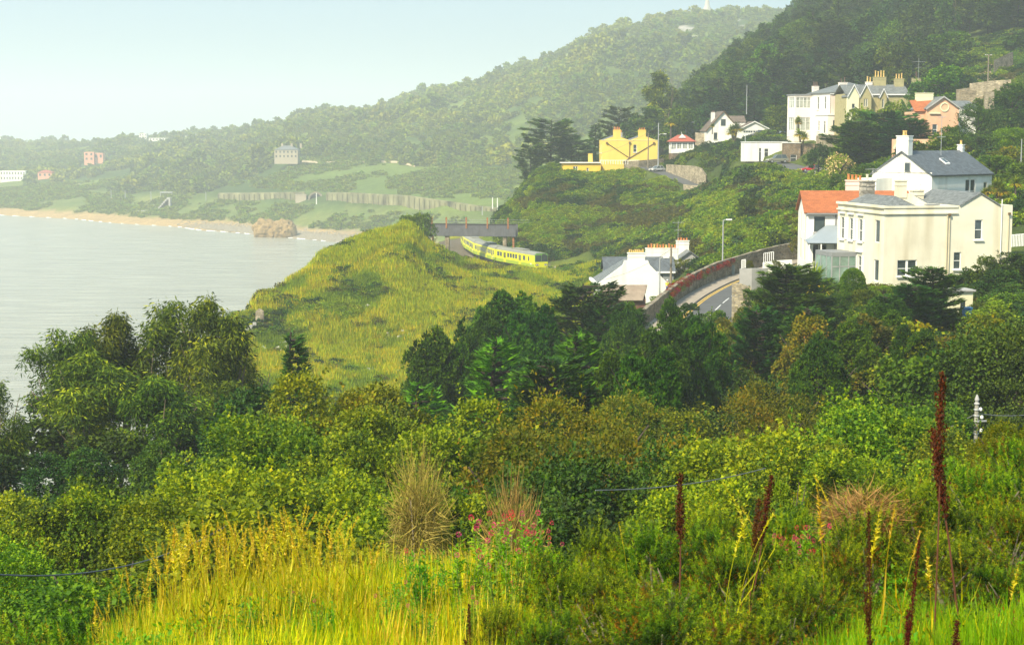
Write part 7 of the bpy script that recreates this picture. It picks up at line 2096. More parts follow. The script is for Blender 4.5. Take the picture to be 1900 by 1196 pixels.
pt = Vector((t.x, 66, t.z - .7))
wire(pt, P(1985, 752, 70), .25, 'overhead wire running right from the utility pole')
wire(pt, P(1560, 832, 70), .5, 'overhead wire running left from the utility pole into the trees')
wire(P(1105, 909, 30), P(1420, 868, 36), .12, 'thin overhead wire crossing the dark trees in the middle', .012)
wire(P(-40, 1062, 22), P(420, 975, 30), .35, 'dark overhead cable at the lower left', .013)
wire(P(1246, 462, 204), P(1112, 520, 210), .6, 'wire from the wooden pole across the white cottage gable', .02)
wire(P(1222, 232, 422), P(1112, 285, 428), 1.0, 'wire from the lamp pole across the yellow house', .03)
wire(P(1383, 275, 368), P(1478, 262, 352), .5, 'wire crossing the white flat roofed garage', .03)

# ================================================================== CARS
def car(px, py, Y, heading, col, label, kind='hatch'):
    q = P(px, py, Y)
    root = empty('parked_car', (q.x, Y, q.z), math.radians(heading), label, 'car', 'cars parked on the hillside')
    L, Wd = (4.5, 1.85) if kind == 'suv' else (4.2, 1.75)
    hb, ht = (.95, 1.72) if kind == 'suv' else (.82, 1.42)
    paintm = paint('car_paint_%s' % '_'.join(str(int(c * 100)) for c in col), col, .25, .03, .5, spec=.6)
    x = L / 2
    # lower body: section along x with bonnet and tail
    prof = [(-x, .35), (-x, hb - .05), (-x + .25, hb), (x * .45, hb), (x * .92, hb - .16), (x, hb - .35), (x, .35)]
    body = MB(); n = len(prof)
    for half in ((Wd / 2, 1.0),):
        pass
    body.prism(prof, 'y', -Wd / 2 + .06, Wd / 2 - .06)
    body.prism([(-x + .05, .45), (-x + .05, hb - .12), (x * .9, hb - .24), (x - .06, .45)], 'y', -Wd / 2, Wd / 2)
    bo = body.build('body', paintm, root)
    r0, r1 = (-x * .9, x * .42) if kind == 'suv' else (-x * .82, x * .45)
    cab = MB(); a = Wd / 2 - .08; b = Wd / 2 - .3
    def ring(x_, z_, w_): return [(x_, -w_, z_), (x_, w_, z_)]
    vs = [(r0, -a, hb - .01), (r1, -a, hb - .01), (r1 - .75, -b, ht), (r0 + .35, -b, ht), (r0, a, hb - .01), (r1, a, hb - .01), (r1 - .75, b, ht), (r0 + .35, b, ht)]
    cab.add(vs, [(0, 1, 2, 3), (7, 6, 5, 4), (1, 5, 6, 2), (4, 0, 3, 7), (0, 4, 5, 1)]); cab.build('window', GLASS, root)
    MB().box(r0 + .33, r1 - .73, -b - .01, b + .01, ht - .01, ht + .05).build('roof', paintm, root)
    pil = MB()
    for sy in (-1, 1):
        for (xa, xb) in ((r0 + .02, r0 + .36), ((r0 + r1) / 2 - .2, (r0 + r1) / 2 - .2), (r1 - .02, r1 - .76)):
            pil.tube([(xa, sy * (a + .01), hb), (xb, sy * (b + .02), ht)], .04, 4)
    pil.build('pillar', paintm, root)
    for wx in (-L * .31, L * .32):
        for sy in (-1, 1):
            wl = MB().tube([(wx, sy * (Wd / 2 - .2), .33), (wx, sy * (Wd / 2 + .01), .33)], .33, 14).build('wheel', T_DK, root)
            MB().tube([(wx, sy * (Wd / 2 + .011), .33), (wx, sy * (Wd / 2 + .03), .33)], .2, 10).build('rim', METAL, wl)
    for sy in (-1, 1):
        MB().box(x - .12, x + .012, *sorted((sy * .45, sy * .8)), hb - .36, hb - .2).build('headlight', LAMPW, root)
        MB().box(-x - .012, -x + .1, *sorted((sy * .5, sy * .8)), hb - .35, hb - .12).build('tail_light', paint('red_lens', (0.5, 0.02, 0.02), .3), root)
    MB().box(x - .02, x + .015, -.4, .4, .42, .58).build('grille', T_DK, root)
    return root


car(1219, 318, 417, 215, (0.55, 0.56, 0.55), 'silver car driving down the upper road below the yellow house')
car(1408, 254, 421, 172, (0.16, 0.17, 0.18), 'dark grey estate car in front of the white garage', 'suv')
car(1452, 250, 400, 262, (0.55, 0.60, 0.60), 'pale silver car parked left of the pink house')
car(1442, 302, 343, 190, (0.23, 0.23, 0.17), 'bronze grey four wheel drive car against the flat roofed garage', 'suv')
car(1504, 319, 328.5, 186, (0.55, 0.02, 0.03), 'red car half hidden by the low roadside wall')
car(1546, 330, 314, 190, (0.55, 0.58, 0.6), 'pale car nose just visible under the flowering shrub')

# ================================================================== PERSON in high visibility vest
def skin_body(name, joints, edges, mat, parent=None, loc=None, lev=1):
    me_ = bpy.data.meshes.new(name); me_.from_pydata([j[:3] for j in joints], edges, [])
    o = bpy.data.objects.new(name, me_); COL.objects.link(o)
    if parent: o.parent = parent
    if loc is not None: o.location = loc
    sk_ = o.modifiers.new('skin', 'SKIN')
    for i, j in enumerate(joints): me_.skin_vertices[0].data[i].radius = (j[3], j[3] if len(j) < 5 else j[4])
    me_.skin_vertices[0].data[0].use_root = True
    sb = o.modifiers.new('sub', 'SUBSURF'); sb.levels = lev; sb.render_levels = lev
    me_.materials.append(mat); return o


q = P(1238, 545, 205.5)
ps = empty('person', (q.x, q.y, q.z), math.radians(20), 'person in yellow high visibility vest and blue trousers beside the wooden pole', 'person')
SKIN_ = paint('skin', (0.62, 0.36, 0.25), .6, .05, 3); BLUE = paint('blue_trousers', (0.03, 0.16, 0.36), .85, .1, 4); VEST = paint('hi_vis_yellow', (0.78, 0.85, 0.02), .7, .05, 4)
J = [(0, 0, .95, .12, .10), (0, 0, 1.15, .12, .09), (0, 0, 1.40, .15, .09), (0, 0, 1.50, .06), (0, -.01, 1.60, .075), (0, -.01, 1.70, .085),
     (.10, 0, .90, .085), (.11, -.02, .50, .06), (.11, .02, .09, .045), (.12, -.12, .05, .04), (-.10, 0, .90, .085), (-.11, .02, .50, .06), (-.12, .06, .09, .045), (-.12, -.06, .05, .04),
     (.20, 0, 1.43, .055), (.25, .02, 1.16, .042), (.24, -.10, .93, .032), (.24, -.14, .84, .03), (-.20, 0, 1.43, .055), (-.25, .02, 1.16, .042), (-.24, -.06, .92, .032), (-.24, -.08, .83, .03)]
Ed = [(0, 1), (1, 2), (2, 3), (3, 4), (4, 5), (0, 6), (6, 7), (7, 8), (8, 9), (0, 10), (10, 11), (11, 12), (12, 13), (2, 14), (14, 15), (15, 16), (16, 17), (2, 18), (18, 19), (19, 20), (20, 21)]
skin_body('body', J, Ed, SKIN_, ps)
skin_body('trousers', [(0, 0, .97, .135, .115), (.10, 0, .88, .105), (.11, -.02, .50, .075), (.11, .02, .12, .065), (-.10, 0, .88, .105), (-.11, .02, .50, .075), (-.12, .06, .12, .065)], [(0, 1), (1, 2), (2, 3), (0, 4), (4, 5), (5, 6)], BLUE, ps)
skin_body('vest', [(0, 0, 1.0, .145, .12), (0, 0, 1.2, .15, .115), (0, 0, 1.42, .18, .11), (.20, 0, 1.44, .07), (.25, .02, 1.18, .06), (-.20, 0, 1.44, .07), (-.25, .02, 1.18, .06)], [(0, 1), (1, 2), (2, 3), (3, 4), (2, 5), (5, 6)], VEST, ps)
MB().lathe([(.115, 0), (.118, .04), (.10, .10), (.06, .14), (.01, .155)], (0, -.01, 1.70), 10).build('helmet', C_TRIM, ps, smooth=True)

# ================================================================== ACROSS THE BAY
def far_house(px0, px1, pt, pb, Y, mat, label, roof=None, rows=2, cols=5, rise=.0, depth=9, name='distant_house', chim=0):
    z1, z0 = Zp(pt, Y), Zp(pb, Y); W = (px1 - px0) * Y / F
    h = House(name, px0, Y, z0, 0, label, 'house', 'houses across the bay', py=(pt + pb) / 2)
    H_ = z1 - z0; hs = []
    for r in range(rows):
        for c in range(cols):
            w = W / cols * .42; hh = H_ / rows * .45
            hs.append((W * (c + .29) / cols, H_ * (r + .3) / rows, w, hh, 'dark'))
    h.walls(0, 0, W, depth, -4, H_, mat, {'f': hs})
    if roof: h.hip_roof(0, 0, W, depth, H_ + .02, rise, roof, .4)
    for i in range(chim): h.chimney(W * (.3 + .4 * i), depth / 2, H_ + rise * .4, H_ + rise + 1.6, 1.4, 1, mat, 0)
    return h


far_house(156, 174, 282, 299, 1620, C_FARP, 'red and pink distant house, left block, in the hazy wood', rows=2, cols=2)
far_house(174, 191, 284, 296, 1624, C_FARP, 'lower right block of the distant red house', rows=1, cols=2)
far_house(509, 552, 278, 294, 1190, C_FAR, 'distant cream house with grey roof and chimneys above the beach', SLATE, 2, 6, 3.0, 12, chim=3)
far_house(0, 47, 317, 335, 1500, C_WHITE, 'long distant white building with rows of windows at the left edge', None, 2, 9)
far_house(70, 96, 320, 329, 1480, C_FARP, 'small distant pink roofed building in the trees', REDT, 1, 3, 2)
far_house(38, 58, 349, 361, 1390, C_FAR, 'small distant cream house near the shore at the left', SLATE, 1, 3, 2)
far_house(106, 150, 352, 363, 1385, C_GREY, 'distant grey houses by the shore', SLATE, 1, 5, 2)
far_house(140, 157, 347, 360, 1380, C_FAR, 'distant upright cream house by the shore', SLATE, 2, 2, 1.5, chim=1)
far_house(188, 198, 358, 365, 1360, C_WHITE, 'tiny distant white hut by the railway', None, 1, 1, depth=4)
far_house(258, 272, 248, 258, 2000, C_WHITE, 'pale distant house on the misty skyline, left of two', None, 2, 3)
far_house(276, 312, 256, 266, 1960, C_WHITE, 'wide pale distant house on the misty skyline', None, 2, 6)
far_house(344, 372, 252, 266, 1900, C_WHITE, 'pale distant house on the misty skyline among trees', SLATE, 2, 4, 2)
far_house(656, 676, 234, 246, 1620, C_FAR, 'distant ivy covered house in the upper wood', SLATE, 2, 3, 2, chim=1)
far_house(956, 972, 277, 284, 1250, C_FAR, 'tiny pale house beside the dark flat topped cypress', None, 1, 2)
ca = far_house(836, 862, 232, 246, 1500, C_WHITE, 'distant white castellated mansion in the hazy wood', None, 2, 4, name='distant_mansion')
for i in range(4):
    x0 = [0, 3.6, 7.4, 10.6][i]; MB().box(x0, x0 + 2.0, -1, 3, 4, [9.5, 12.0, 11, 9][i]).build('turret', C_WHITE, ca.root)
# stone steps and station hut at the beach
bh = far_house(248, 292, 391, 398, 1140, C_GREY, 'low grey beach building with white posts below the distant railway', None, 1, 8, depth=5, name='beach_building')
st = MB()
for i in range(9): st.box(i * 1.2, i * 1.2 + 2.6, 0, 5, -3, 1 + i * 1.3)
st = st.build('beach_steps', C_GREY, None, P(284, 397, 1142)); tag(st, 'stone steps climbing from the beach to the distant railway', 'steps')
# railway retaining wall with buttresses
rw = empty('railway_retaining_wall', (0, 0, 0), 0, 'long pale stone retaining wall of the distant railway', 'wall')
wp = [(405, 368, 358, 1152), (418, 368.5, 358, 1146), (480, 371, 357.5, 1119), (540, 373, 356.5, 1092), (565, 374, 356, 1079)]
wp2 = [(606, 376, 357, 1058), (650, 379, 357.5, 1034), (700, 382, 360, 1009), (760, 385, 363, 974), (800, 388, 369, 958), (850, 391, 376, 935), (900, 393, 383, 915), (928, 394, 386, 905)]
for seg in (wp, wp2):
    vs = []; fs = []
    for a, b, c, Y_ in seg:
        lo, hi = P(a, b, Y_ - 6), P(a, c, Y_ - 6); vs += [(lo.x, Y_ - 6, lo.z - 3), (hi.x, Y_ - 6, hi.z), (hi.x, Y_ - 2, hi.z), (lo.x, Y_ - 2, lo.z - 3)]
    for i in range(len(seg) - 1):
        for k in range(4): fs.append((4 * i + k, 4 * i + (k + 1) % 4, 4 * i + 4 + (k + 1) % 4, 4 * i + 4 + k))
    MB().add(vs, fs).build('wall', STONEL if False else paint('tan_green_stone', (0.23, 0.22, 0.11), .95, .5, .12, stretch=(1, 1, .5)), rw)  # tan-green stone, its own colour
    x_ = seg[0][0]
    while x_ < seg[-1][0]:
        Y_ = np.interp(x_, [s[0] for s in seg], [s[3] for s in seg]) - 7; pb_ = np.interp(x_, [s[0] for s in seg], [s[1] for s in seg]); pt_ = np.interp(x_, [s[0] for s in seg], [s[2] for s in seg])
        q = P(x_, pb_, Y_); tz = Zp(pt_ + 2.5, Y_)
        MB().box(q.x - .35, q.x + .35, Y_ - .3, Y_ + .9, q.z - 3, tz).build('buttress', MATS['tan_green_stone'], rw)
        x_ += 9.5
# tunnel mouth
q = P(586, 374, 1066); tp = empty('tunnel_portal', q, 0, 'dark arched railway tunnel mouth across the bay', 'tunnel')
m = MB()
for i in range(12):
    a0, a1 = math.pi * i / 12, math.pi * (i + 1) / 12
    m.prism([(r * math.cos(a), 1.5 + r * math.sin(a)) for r, a in ((3.8, a0), (5.0, a0), (5.0, a1), (3.8, a1))], 'y', -1, 1)
m.box(-5.0, -3.8, -1, 1, -3, 1.5); m.box(3.8, 5.0, -1, 1, -3, 1.5); m.build('arch', STONE, tp)
m = MB(); m.prism([(3.79 * math.cos(math.pi * i / 14), 1.5 + 3.79 * math.sin(math.pi * i / 14)) for i in range(15)] + [(-3.79, -3), (3.79, -3)], 'y', .2, 6)
m.build('tunnel_shade', T_DK, tp)  # solid dark plug stands in for the shade inside the tunnel
q = P(558, 371, 1068); hb_ = MB().box(-3.5, 3.5, 0, 5, -2, 3.2).box(-3.8, 3.8, -.3, 5.3, 3.21, 3.6).build('lineside_hut', C_FAR, None, q); tag(hb_, 'small pale hut beside the tunnel mouth', 'hut')
for px_, pt_, pb_, Y_ in ((316, 358, 372, 1130), (302, 358, 372, 1132)):
    pass
sg = empty('signal_gantry', P(298, 372, 1200), 0, 'grey signal gantry over the distant railway at the left', 'gantry')
for u in (0, 8.5): MB().box(u - .2, u + .2, -.2, .2, -1, 6.5).build('leg', METAL, sg)
MB().box(-.3, 8.8, -.3, .3, 5.6, 6.5).build('beam', METAL, sg)
for i, (px_, pt_, pb_, Y_) in enumerate([(587, 358, 376, 1030), (914, 366, 384, 880), (923, 367, 386, 875), (895, 383, 396, 860), (206, 353, 372, 1230), (232, 353, 372, 1210), (280, 355, 373, 1190), (382, 356, 373, 1150)]):
    pole('line_mast', px_, pt_, pb_, Y_, .28, C_TRIM if i in (0, 1, 2) else METAL, ['white mast in front of the tunnel mouth', 'white mast at the right end of the retaining wall', 'rightmost white mast of the distant railway', 'short mast below the retaining wall end', 'grey mast right of the distant hut', 'grey mast in the middle of the distant bank', 'grey mast left of the signal gantry', 'grey mast right of the signal gantry'][i], 'mast', group='masts of the distant railway')

# obelisk on the summit
ob_ = empty('obelisk', P(1312, 32, 1690), 0, 'stone obelisk on a stepped base on the misty summit', 'obelisk')
OBM = paint('obelisk_stone', (0.50, 0.48, 0.42), .9, .1, .2)
MB().box(-6.3, 6.3, -6, 6, -4, 4.5).build('base', OBM, ob_); MB().lathe([(6.2, 4.5), (5.6, 6.2), (4.4, 6.5), (3.9, 9.5)], (0, 0, 0), 8).build('plinth', OBM, ob_)
MB().lathe([(3.3, 9.5), (2.6, 12), (1.5, 20), (.9, 26), (.1, 28)], (0, 0, 0), 8).build('spire', OBM, ob_)

# path line on the far bank
pth = [P(*a) for a in [(560, 293, 1192), (600, 300, 1200), (620, 303, 1195), (660, 309, 1185), (700, 312, 1175), (740, 316, 1165), (770, 325, 1140)]]
vs = []; fs = []
for q in pth: g = max(gz(q.x, q.y), q.z - 3) + .4; vs += [(q.x, q.y - 2, g - .4), (q.x, q.y + 2, g + .9)]
for i in range(len(pth) - 1): fs.append((2 * i, 2 * i + 2, 2 * i + 3, 2 * i + 1))
pm = MB().add(vs, fs).build('cliff_path', paint('pale_path', (0.52, 0.42, 0.26), .95, .2, .2)); tag(pm, kind='structure')

# beach outcrop
def rock(px, py_b, Y, w, h, d, seed, label, mat):
    import bmesh
    bm = bmesh.new(); bmesh.ops.create_icosphere(bm, subdivisions=4, radius=1)
    co = np.array([v.co[:] for v in bm.verts])
    dn = co / np.linalg.norm(co, axis=1, keepdims=True)
    r = 1 + .55 * (fbm(dn[:, 0] * 2.2 + 5, dn[:, 1] * 2.2 + dn[:, 2] * 2.2, seed) - .5) + .35 * (fbm(dn[:, 0] * 7 + dn[:, 2] * 3, dn[:, 1] * 7 + dn[:, 2] * 6, seed + 3) - .5)
    for v, k, c in zip(bm.verts, r, dn): v.co = Vector((c[0] * k * w, c[1] * k * d, c[2] * k * h))
    me_ = bpy.data.meshes.new('rock'); bm.to_mesh(me_); bm.free()
    return tag(link('beach_outcrop', me_, None, mat, P(px, py_b, Y)), label, 'rock')


RK = paint('clay_outcrop', (0.30, 0.20, 0.08), .95, .3, .25, .8, .8)
rock(498, 431, 962, 9, 8, 8, 3, 'large ochre clay outcrop on the distant beach', RK); rock(525, 430, 958, 8, 7.0, 7, 8, 'lower ochre outcrop right of the large one', RK)
# boulders along the shore
rs_b = np.random.RandomState(79)
px = rs_b.uniform(330, 740, 9000); Y = np.interp(px, [203, 398, 600, 760], [1116, 1015, 918, 845]) + rs_b.uniform(2, 26, 9000) + np.abs(rs_b.normal(scale=12, size=9000)); x = (px - 950) / F * Y; z = gzv(x, Y)
k = (rs_b.rand(9000) < np.clip((px - 330) / 150, .05, 1))
scatter('shore_boulders', np.stack([x, Y, z], -1)[k], rs_b.uniform(0, 6, k.sum()), rs_b.uniform(.4, 1.1, k.sum()), rs_b.randint(0, 3, k.sum()), [pebble(i, paint('boulder_grey', (0.30, 0.26, 0.19), .95, .25, .5)) for i in range(3)], 'grey boulders and shingle along the distant waterline')
# line of surf where the sea meets the beach
vs = []; fs = []; nn_ = 0
for i in range(NA):
    if AZPX[i] > 900: continue
    js = np.nonzero((YS > 760) & (HT[i] > -0.05))[0]
    if len(js) == 0: continue
    Yc = YS[js[0]]; w_ = 3.2 + 6 * float(vnoise(i * .35, 1.0, 4)) * float(vnoise(i * .05, 7.0, 4))
    vs += [(az[i] * (Yc - w_), Yc - w_, .05), (az[i] * (Yc + 1.5), Yc + 1.5, .28)]
    if nn_: fs.append((2 * nn_ - 2, 2 * nn_ - 1, 2 * nn_ + 1, 2 * nn_))
    nn_ += 1
sf = MB().add(vs, fs).build('surf', paint('sea_foam', (0.85, 0.86, 0.82), .8, .06, .2)); tag(sf, kind='structure')
print('built', round(time.time() - T0, 1))

# ================================================================== FOREGROUND
def spine_bush(seed, R=.75, H=.8, shoots=560, per=38):
    rs = np.random.RandomState(seed)
    lob = [(math.cos(a) * rs.uniform(.2, .5) * R, math.sin(a) * rs.uniform(.2, .5) * R, rs.uniform(.3, .62) * H, rs.uniform(.18, .32) * R, rs.uniform(.18, .30) * H) for a in rs.uniform(0, 6.28, 17)]
    c, d, k = lobes_points(lob, shoots, rs, (.55, 1.05), cull=.55, top=.5)
    f = unit(d * .8 + np.array([0, 0, .7]) + rs.normal(scale=.4, size=d.shape))
    n = len(c); L = rs.uniform(.11, .24, n)
    t = rs.uniform(.05, 1.0, (n, per))
    ax = f[:, None, :]
    pos = c[:, None, :] + ax * (t * L[:, None])[..., None]
    sd = rs.normal(size=(n, per, 3)); sd = unit(sd - (sd * ax).sum(-1, keepdims=True) * ax)
    dr = unit(sd + ax * .65)
    tb = tint_of(c, k, rs, lo=.05, amp=.5)
    tint = np.repeat(tb + rs.uniform(-.12, .12, n), per) + rs.uniform(-.06, .08, n * per) + (t.reshape(-1) - .45) * .6  # tint drops towards the shoot base, inner shade put into the colour
    T = tpl([(-.07, 0, 0), (.07, 0, 0), (0, 1, 0)], [(0, 1, 2)])
    sz = .046 * rs.uniform(.6, 1.2, n * per) * (1.15 - .55 * t.reshape(-1))
    cm = leafmesh('spines', leaf_arrays(T, pos.reshape(-1, 3), frames(dr.reshape(-1, 3), rnd_dir(n * per, rs)), sz, tint), LM['gorse'])
    # inner dead shoots
    m2 = shoots // 3
    c2, d2, k2 = lobes_points(lob[:4], m2, rs, (.7, 1.12), cull=.4, top=.6)
    n2 = len(c2); per2 = 16; f2 = unit(d2 + rs.normal(scale=.5, size=d2.shape))
    t2 = rs.rand(n2, per2); pos2 = c2[:, None, :] + f2[:, None, :] * (t2 * .14)[..., None]
    dr2 = unit(rs.normal(size=(n2, per2, 3)) + f2[:, None, :])
    dm = leafmesh('dead_shoots', leaf_arrays(T, pos2.reshape(-1, 3), frames(dr2.reshape(-1, 3), rnd_dir(n2 * per2, rs)), np.full(n2 * per2, .032), rs.rand(n2 * per2)), LM['brown'])
    tk = MB()
    for i in range(12):
        b = lob[rs.randint(0, len(lob))]
        q = Vector((b[0] + rs.uniform(-.1, .1), b[1] + rs.uniform(-.1, .1), b[2] + rs.uniform(-.05, .15)))
        tk.tube([(0, 0, -.1), (q.x * .4 + rs.uniform(-.08, .08), q.y * .4 + rs.uniform(-.08, .08), q.z * .45), tuple(q)], [.022, .014, .006], 5)
    tm = tk.mesh('branches'); tm.materials.append(TWIG)
    return cm, dm, tm, H, R


GB = [spine_bush(400 + i) for i in range(3)]
GN_ = 0


def gorse(px, py_top, Y, wpx, label):
    global GN_
    t = P(px, py_top, Y); g = gz(t.x, Y); h = max(t.z - g, .3)
    cm, dm, tm, H, R = GB[GN_ % 3]; GN_ += 1
    o = empty('gorse_bush', (t.x, Y, g), random.uniform(0, 6.28), label, 'bush', 'gorse bushes on the near bank')
    sx = wpx * Y / F / 2 / R; sz = h / H
    if sz < .65 * sx: o.location.z = g - (.65 * sx - sz) * H; sz = .65 * sx
    if sz > 1.5 * sx: sx = sz / 1.5
    o.scale = (sx, sx, sz)
    link('spines', cm, o); link('dead_shoots', dm, o); link('branches', tm, o)


for a in [(1045, 1015, 8.8, 230, 'gorse bush with brown tips right below the pink valerian'), (1150, 1050, 8.2, 300, 'wide gorse bush at the bottom centre'), (1250, 958, 10.4, 320, 'gorse bush below the upright dark dock spike in the centre'),
          (1385, 985, 9.6, 300, 'gorse bush behind the pale seeding stalks in the centre'), (1235, 1080, 7.6, 360, 'gorse bush with bare branches at the bottom edge'), (1490, 1050, 8.6, 270, 'gorse bush left of the long dark dock stalk'),
          (1020, 1120, 7.4, 230, 'low gorse bush at the bottom edge by the yellow grass'), (1370, 1105, 7.3, 320, 'gorse bush with orange brown tips at the bottom edge'), (1700, 878, 12.2, 330, 'big gorse bush on the right below the reddish dock spike'),
          (1830, 845, 13.0, 300, 'gorse bush on the right below the utility pole'), (1615, 935, 11.6, 240, 'gorse bush around the dead twigs'), (1770, 985, 10.4, 300, 'gorse bush behind the pale bent stalks on the right'),
          (1885, 905, 11.2, 240, 'gorse bush cut by the right edge'), (1555, 985, 10.5, 230, 'gorse bush above the long dark dock stalk'), (1460, 935, 11.6, 230, 'gorse bush beside the small pink flowers'),
          (1915, 808, 14.5, 200, 'highest gorse bush at the right edge'), (1130, 975, 10.8, 220, 'gorse bush right of the pink valerian'), (1330, 935, 12.0, 230, 'gorse bush behind the leaning dark dock spike'),
          (1870, 1040, 9.0, 200, 'dark gorse bush at the right edge above the lush grass'), (85, 1130, 9.5, 130, 'grey green bushy tuft at the lower left'), (930, 1115, 8.0, 110, 'small dark gorse sprig in the yellow grass')]:
    gorse(*a)

# pale seeding bush heads at far right top (feathery)
plant('rust', 1875, 790, 17, 170, 'buff feathery bush at the right edge above the gorse', 'bush', name='feathery_bush')

# meadow grass
MG = [tuft_mesh('meadow_tuft', LM['grassy'], 420, 60, .32, .030, .17, 1.3, .2, 1.0), tuft_mesh('meadow_tuft_green', LM['lush'], 421, 60, .32, .034, .17, 1.3, .1, 1.0),
      tuft_mesh('meadow_tuft_straw', LM['straw'], 422, 34, .45, .014, .16, .5, .2, 1.0), tuft_mesh('meadow_tuft_fine', LM['grassy'], 423, 70, .27, .026, .2, 1.4, 0, .8)]
rs = np.random.RandomState(95)
n = 11000
Yg = rs.uniform(7.3, 17.5, n) ; pg = rs.uniform(-150, 2050, n); xg = (pg - 950) / F * Yg; zg = gzv(xg, Yg)
keep = rs.rand(n) < np.clip(Yg / 13, .25, 1)
nn = fbm(xg * 1.1, Yg * .8, 97, 3)
yel = np.interp(pg, [0, 150, 300, 900, 1100, 1500, 1700, 2000], [.2, .5, 1, .9, .35, .3, .3, .2]) * np.interp(Yg, [5, 11, 13, 17], [1, 1, .6, .2])
pick = np.where(rs.rand(n) < yel, np.where(nn > .5, 0, 3), 1); pick = np.where((rs.rand(n) < .08 + .18 * (fbm(xg * .9, Yg * .7, 98, 3) > .55)) & (pg < 1100), 2, pick)
keep &= (Yg < 15.5) | (pg > 900)
keep &= ~((pg > 980) & ((pg < 1540) | (Yg > 8.6)) & (rs.rand(n) < .6))
k = keep
scatter('meadow_grass', np.stack([xg, Yg, zg], -1)[k], rs.uniform(0, 6.28, k.sum()), (rs.uniform(.55, 1.15, n) * np.where((pg > 960) & ((pg < 1540) | (Yg > 8.6)), .42, .9))[k], pick[k], MG, 'yellow and green meadow grass on the near bank')


def stalk_mesh(seed, kind='foxtail', h=1.0):
    """one grass stalk with a seed head, base at origin"""
    rs = np.random.RandomState(seed)
    bend = rs.uniform(.05, .28); a = rs.uniform(0, 6.28); dx, dy = math.cos(a), math.sin(a)
    N_ = 9; pts = []
    for i in range(N_ + 1):
        t = i / N_; o = bend * t ** 2.4 * h
        pts.append(np.array([dx * o, dy * o, h * (t - .12 * bend * t ** 3)]))
    arrs = []
    T = tpl([(-.5, 0, 0), (.5, 0, 0), (.4, 1, 0), (-.4, 1, 0)], [(0, 1, 2, 3)])
    V = []; L = []; C = []; Tn = []; b = 0
    for i in range(N_):
        w = .0032 * (1 - .5 * i / N_)
        for ang in (0, 1.57):
            s_ = np.array([math.cos(ang), math.sin(ang), 0]) * w
            V += [pts[i] - s_, pts[i] + s_, pts[i + 1] + s_ * .8, pts[i + 1] - s_ * .8]; L += [b, b + 1, b + 2, b + 3]; C.append(4); b += 4; Tn += [.3] * 4
    a1 = (np.array(V), np.array(L), np.array(C), np.array(Tn))
    m = 90 if kind == 'foxtail' else 120
    t = rs.uniform(.80, 1.0, m) if kind == 'foxtail' else rs.uniform(.68, 1.0, m)
    P0 = np.array([[np.interp(tt, np.linspace(0, 1, N_ + 1), [p_[j] for p_ in pts]) for j in range(3)] for tt in t])
    ax = unit(pts[-1] - pts[-3])
    d = unit(rs.normal(size=(m, 3)) * np.array([1, 1, .4]) + ax * (1.1 if kind == 'foxtail' else .8))
    Tt = tpl([(-.16, 0, 0), (.16, 0, 0), (0, 1, 0)], [(0, 1, 2)])
    ln = (.020 if kind == 'foxtail' else .034 * np.clip((1.02 - t) * 6, .25, 1)) * rs.uniform(.6, 1.2, m)
    a2 = leaf_arrays(Tt, P0, frames(d, rnd_dir(m, rs)), ln, rs.uniform(.4, 1, m))
    # one or two leaves
    nl = 3; f = unit(np.stack([rs.normal(size=nl), rs.normal(size=nl), np.full(nl, 1.1)], -1))
    Tl = tpl([(-.02, 0, 0), (.02, 0, 0), (.018, .5, .05), (0, 1, .35), (-.018, .5, .05)], [(0, 1, 2, 4), (4, 2, 3)])
    a3 = leaf_arrays(Tl, np.array([pts[rs.randint(1, 5)] for i in range(nl)]), frames(f, -unit(f * [1, 1, 0] + 1e-3)), rs.uniform(.15, .35, nl), rs.uniform(0, .5, nl))
    return leafmesh('grass_stalk', [a1, a2, a3], LM['straw'])


SM = [stalk_mesh(430 + i, 'foxtail' if i % 3 else 'plume') for i in range(8)]
rs = np.random.RandomState(96)
n = 420
Yg = rs.uniform(9.0, 14.2, n); pg = np.clip(rs.normal(500, 190, n), 70, 960); xg = (pg - 950) / F * Yg; zg = gzv(xg, Yg)
lim = np.interp(pg, [70, 170, 250, 330, 430, 560, 700, 800, 900, 960], [1130, 1090, 1010, 950, 960, 935, 1000, 1010, 1060, 1080]) + rs.exponential(60, n)
hh = np.array([P(a, b, c).z for a, b, c in zip(pg, lim, Yg)]) - zg
k = (hh > .25) & (hh < 1.5)
s3 = np.stack([hh, hh, hh], -1)
scatter('seeding_grass', np.stack([xg, Yg, zg], -1)[k], rs.uniform(0, 6.28, k.sum()), s3[k], rs.randint(0, 8, k.sum()), SM, 'tall seeding grass heads standing above the meadow')


def stalk(px, py_top, Y, label, v, bend=None):
    t = P(px, py_top, Y); g = gz(t.x, Y); h = max(t.z - g, .3)
    o = link('grass_stalk', SM[v % 8], None, None, (t.x, Y, g)); o.scale = (h, h, h); o.rotation_euler = (0, 0, random.uniform(0, 6.28))
    tag(o, label, 'grass stalk', 'pale seeding stalks among the gorse')


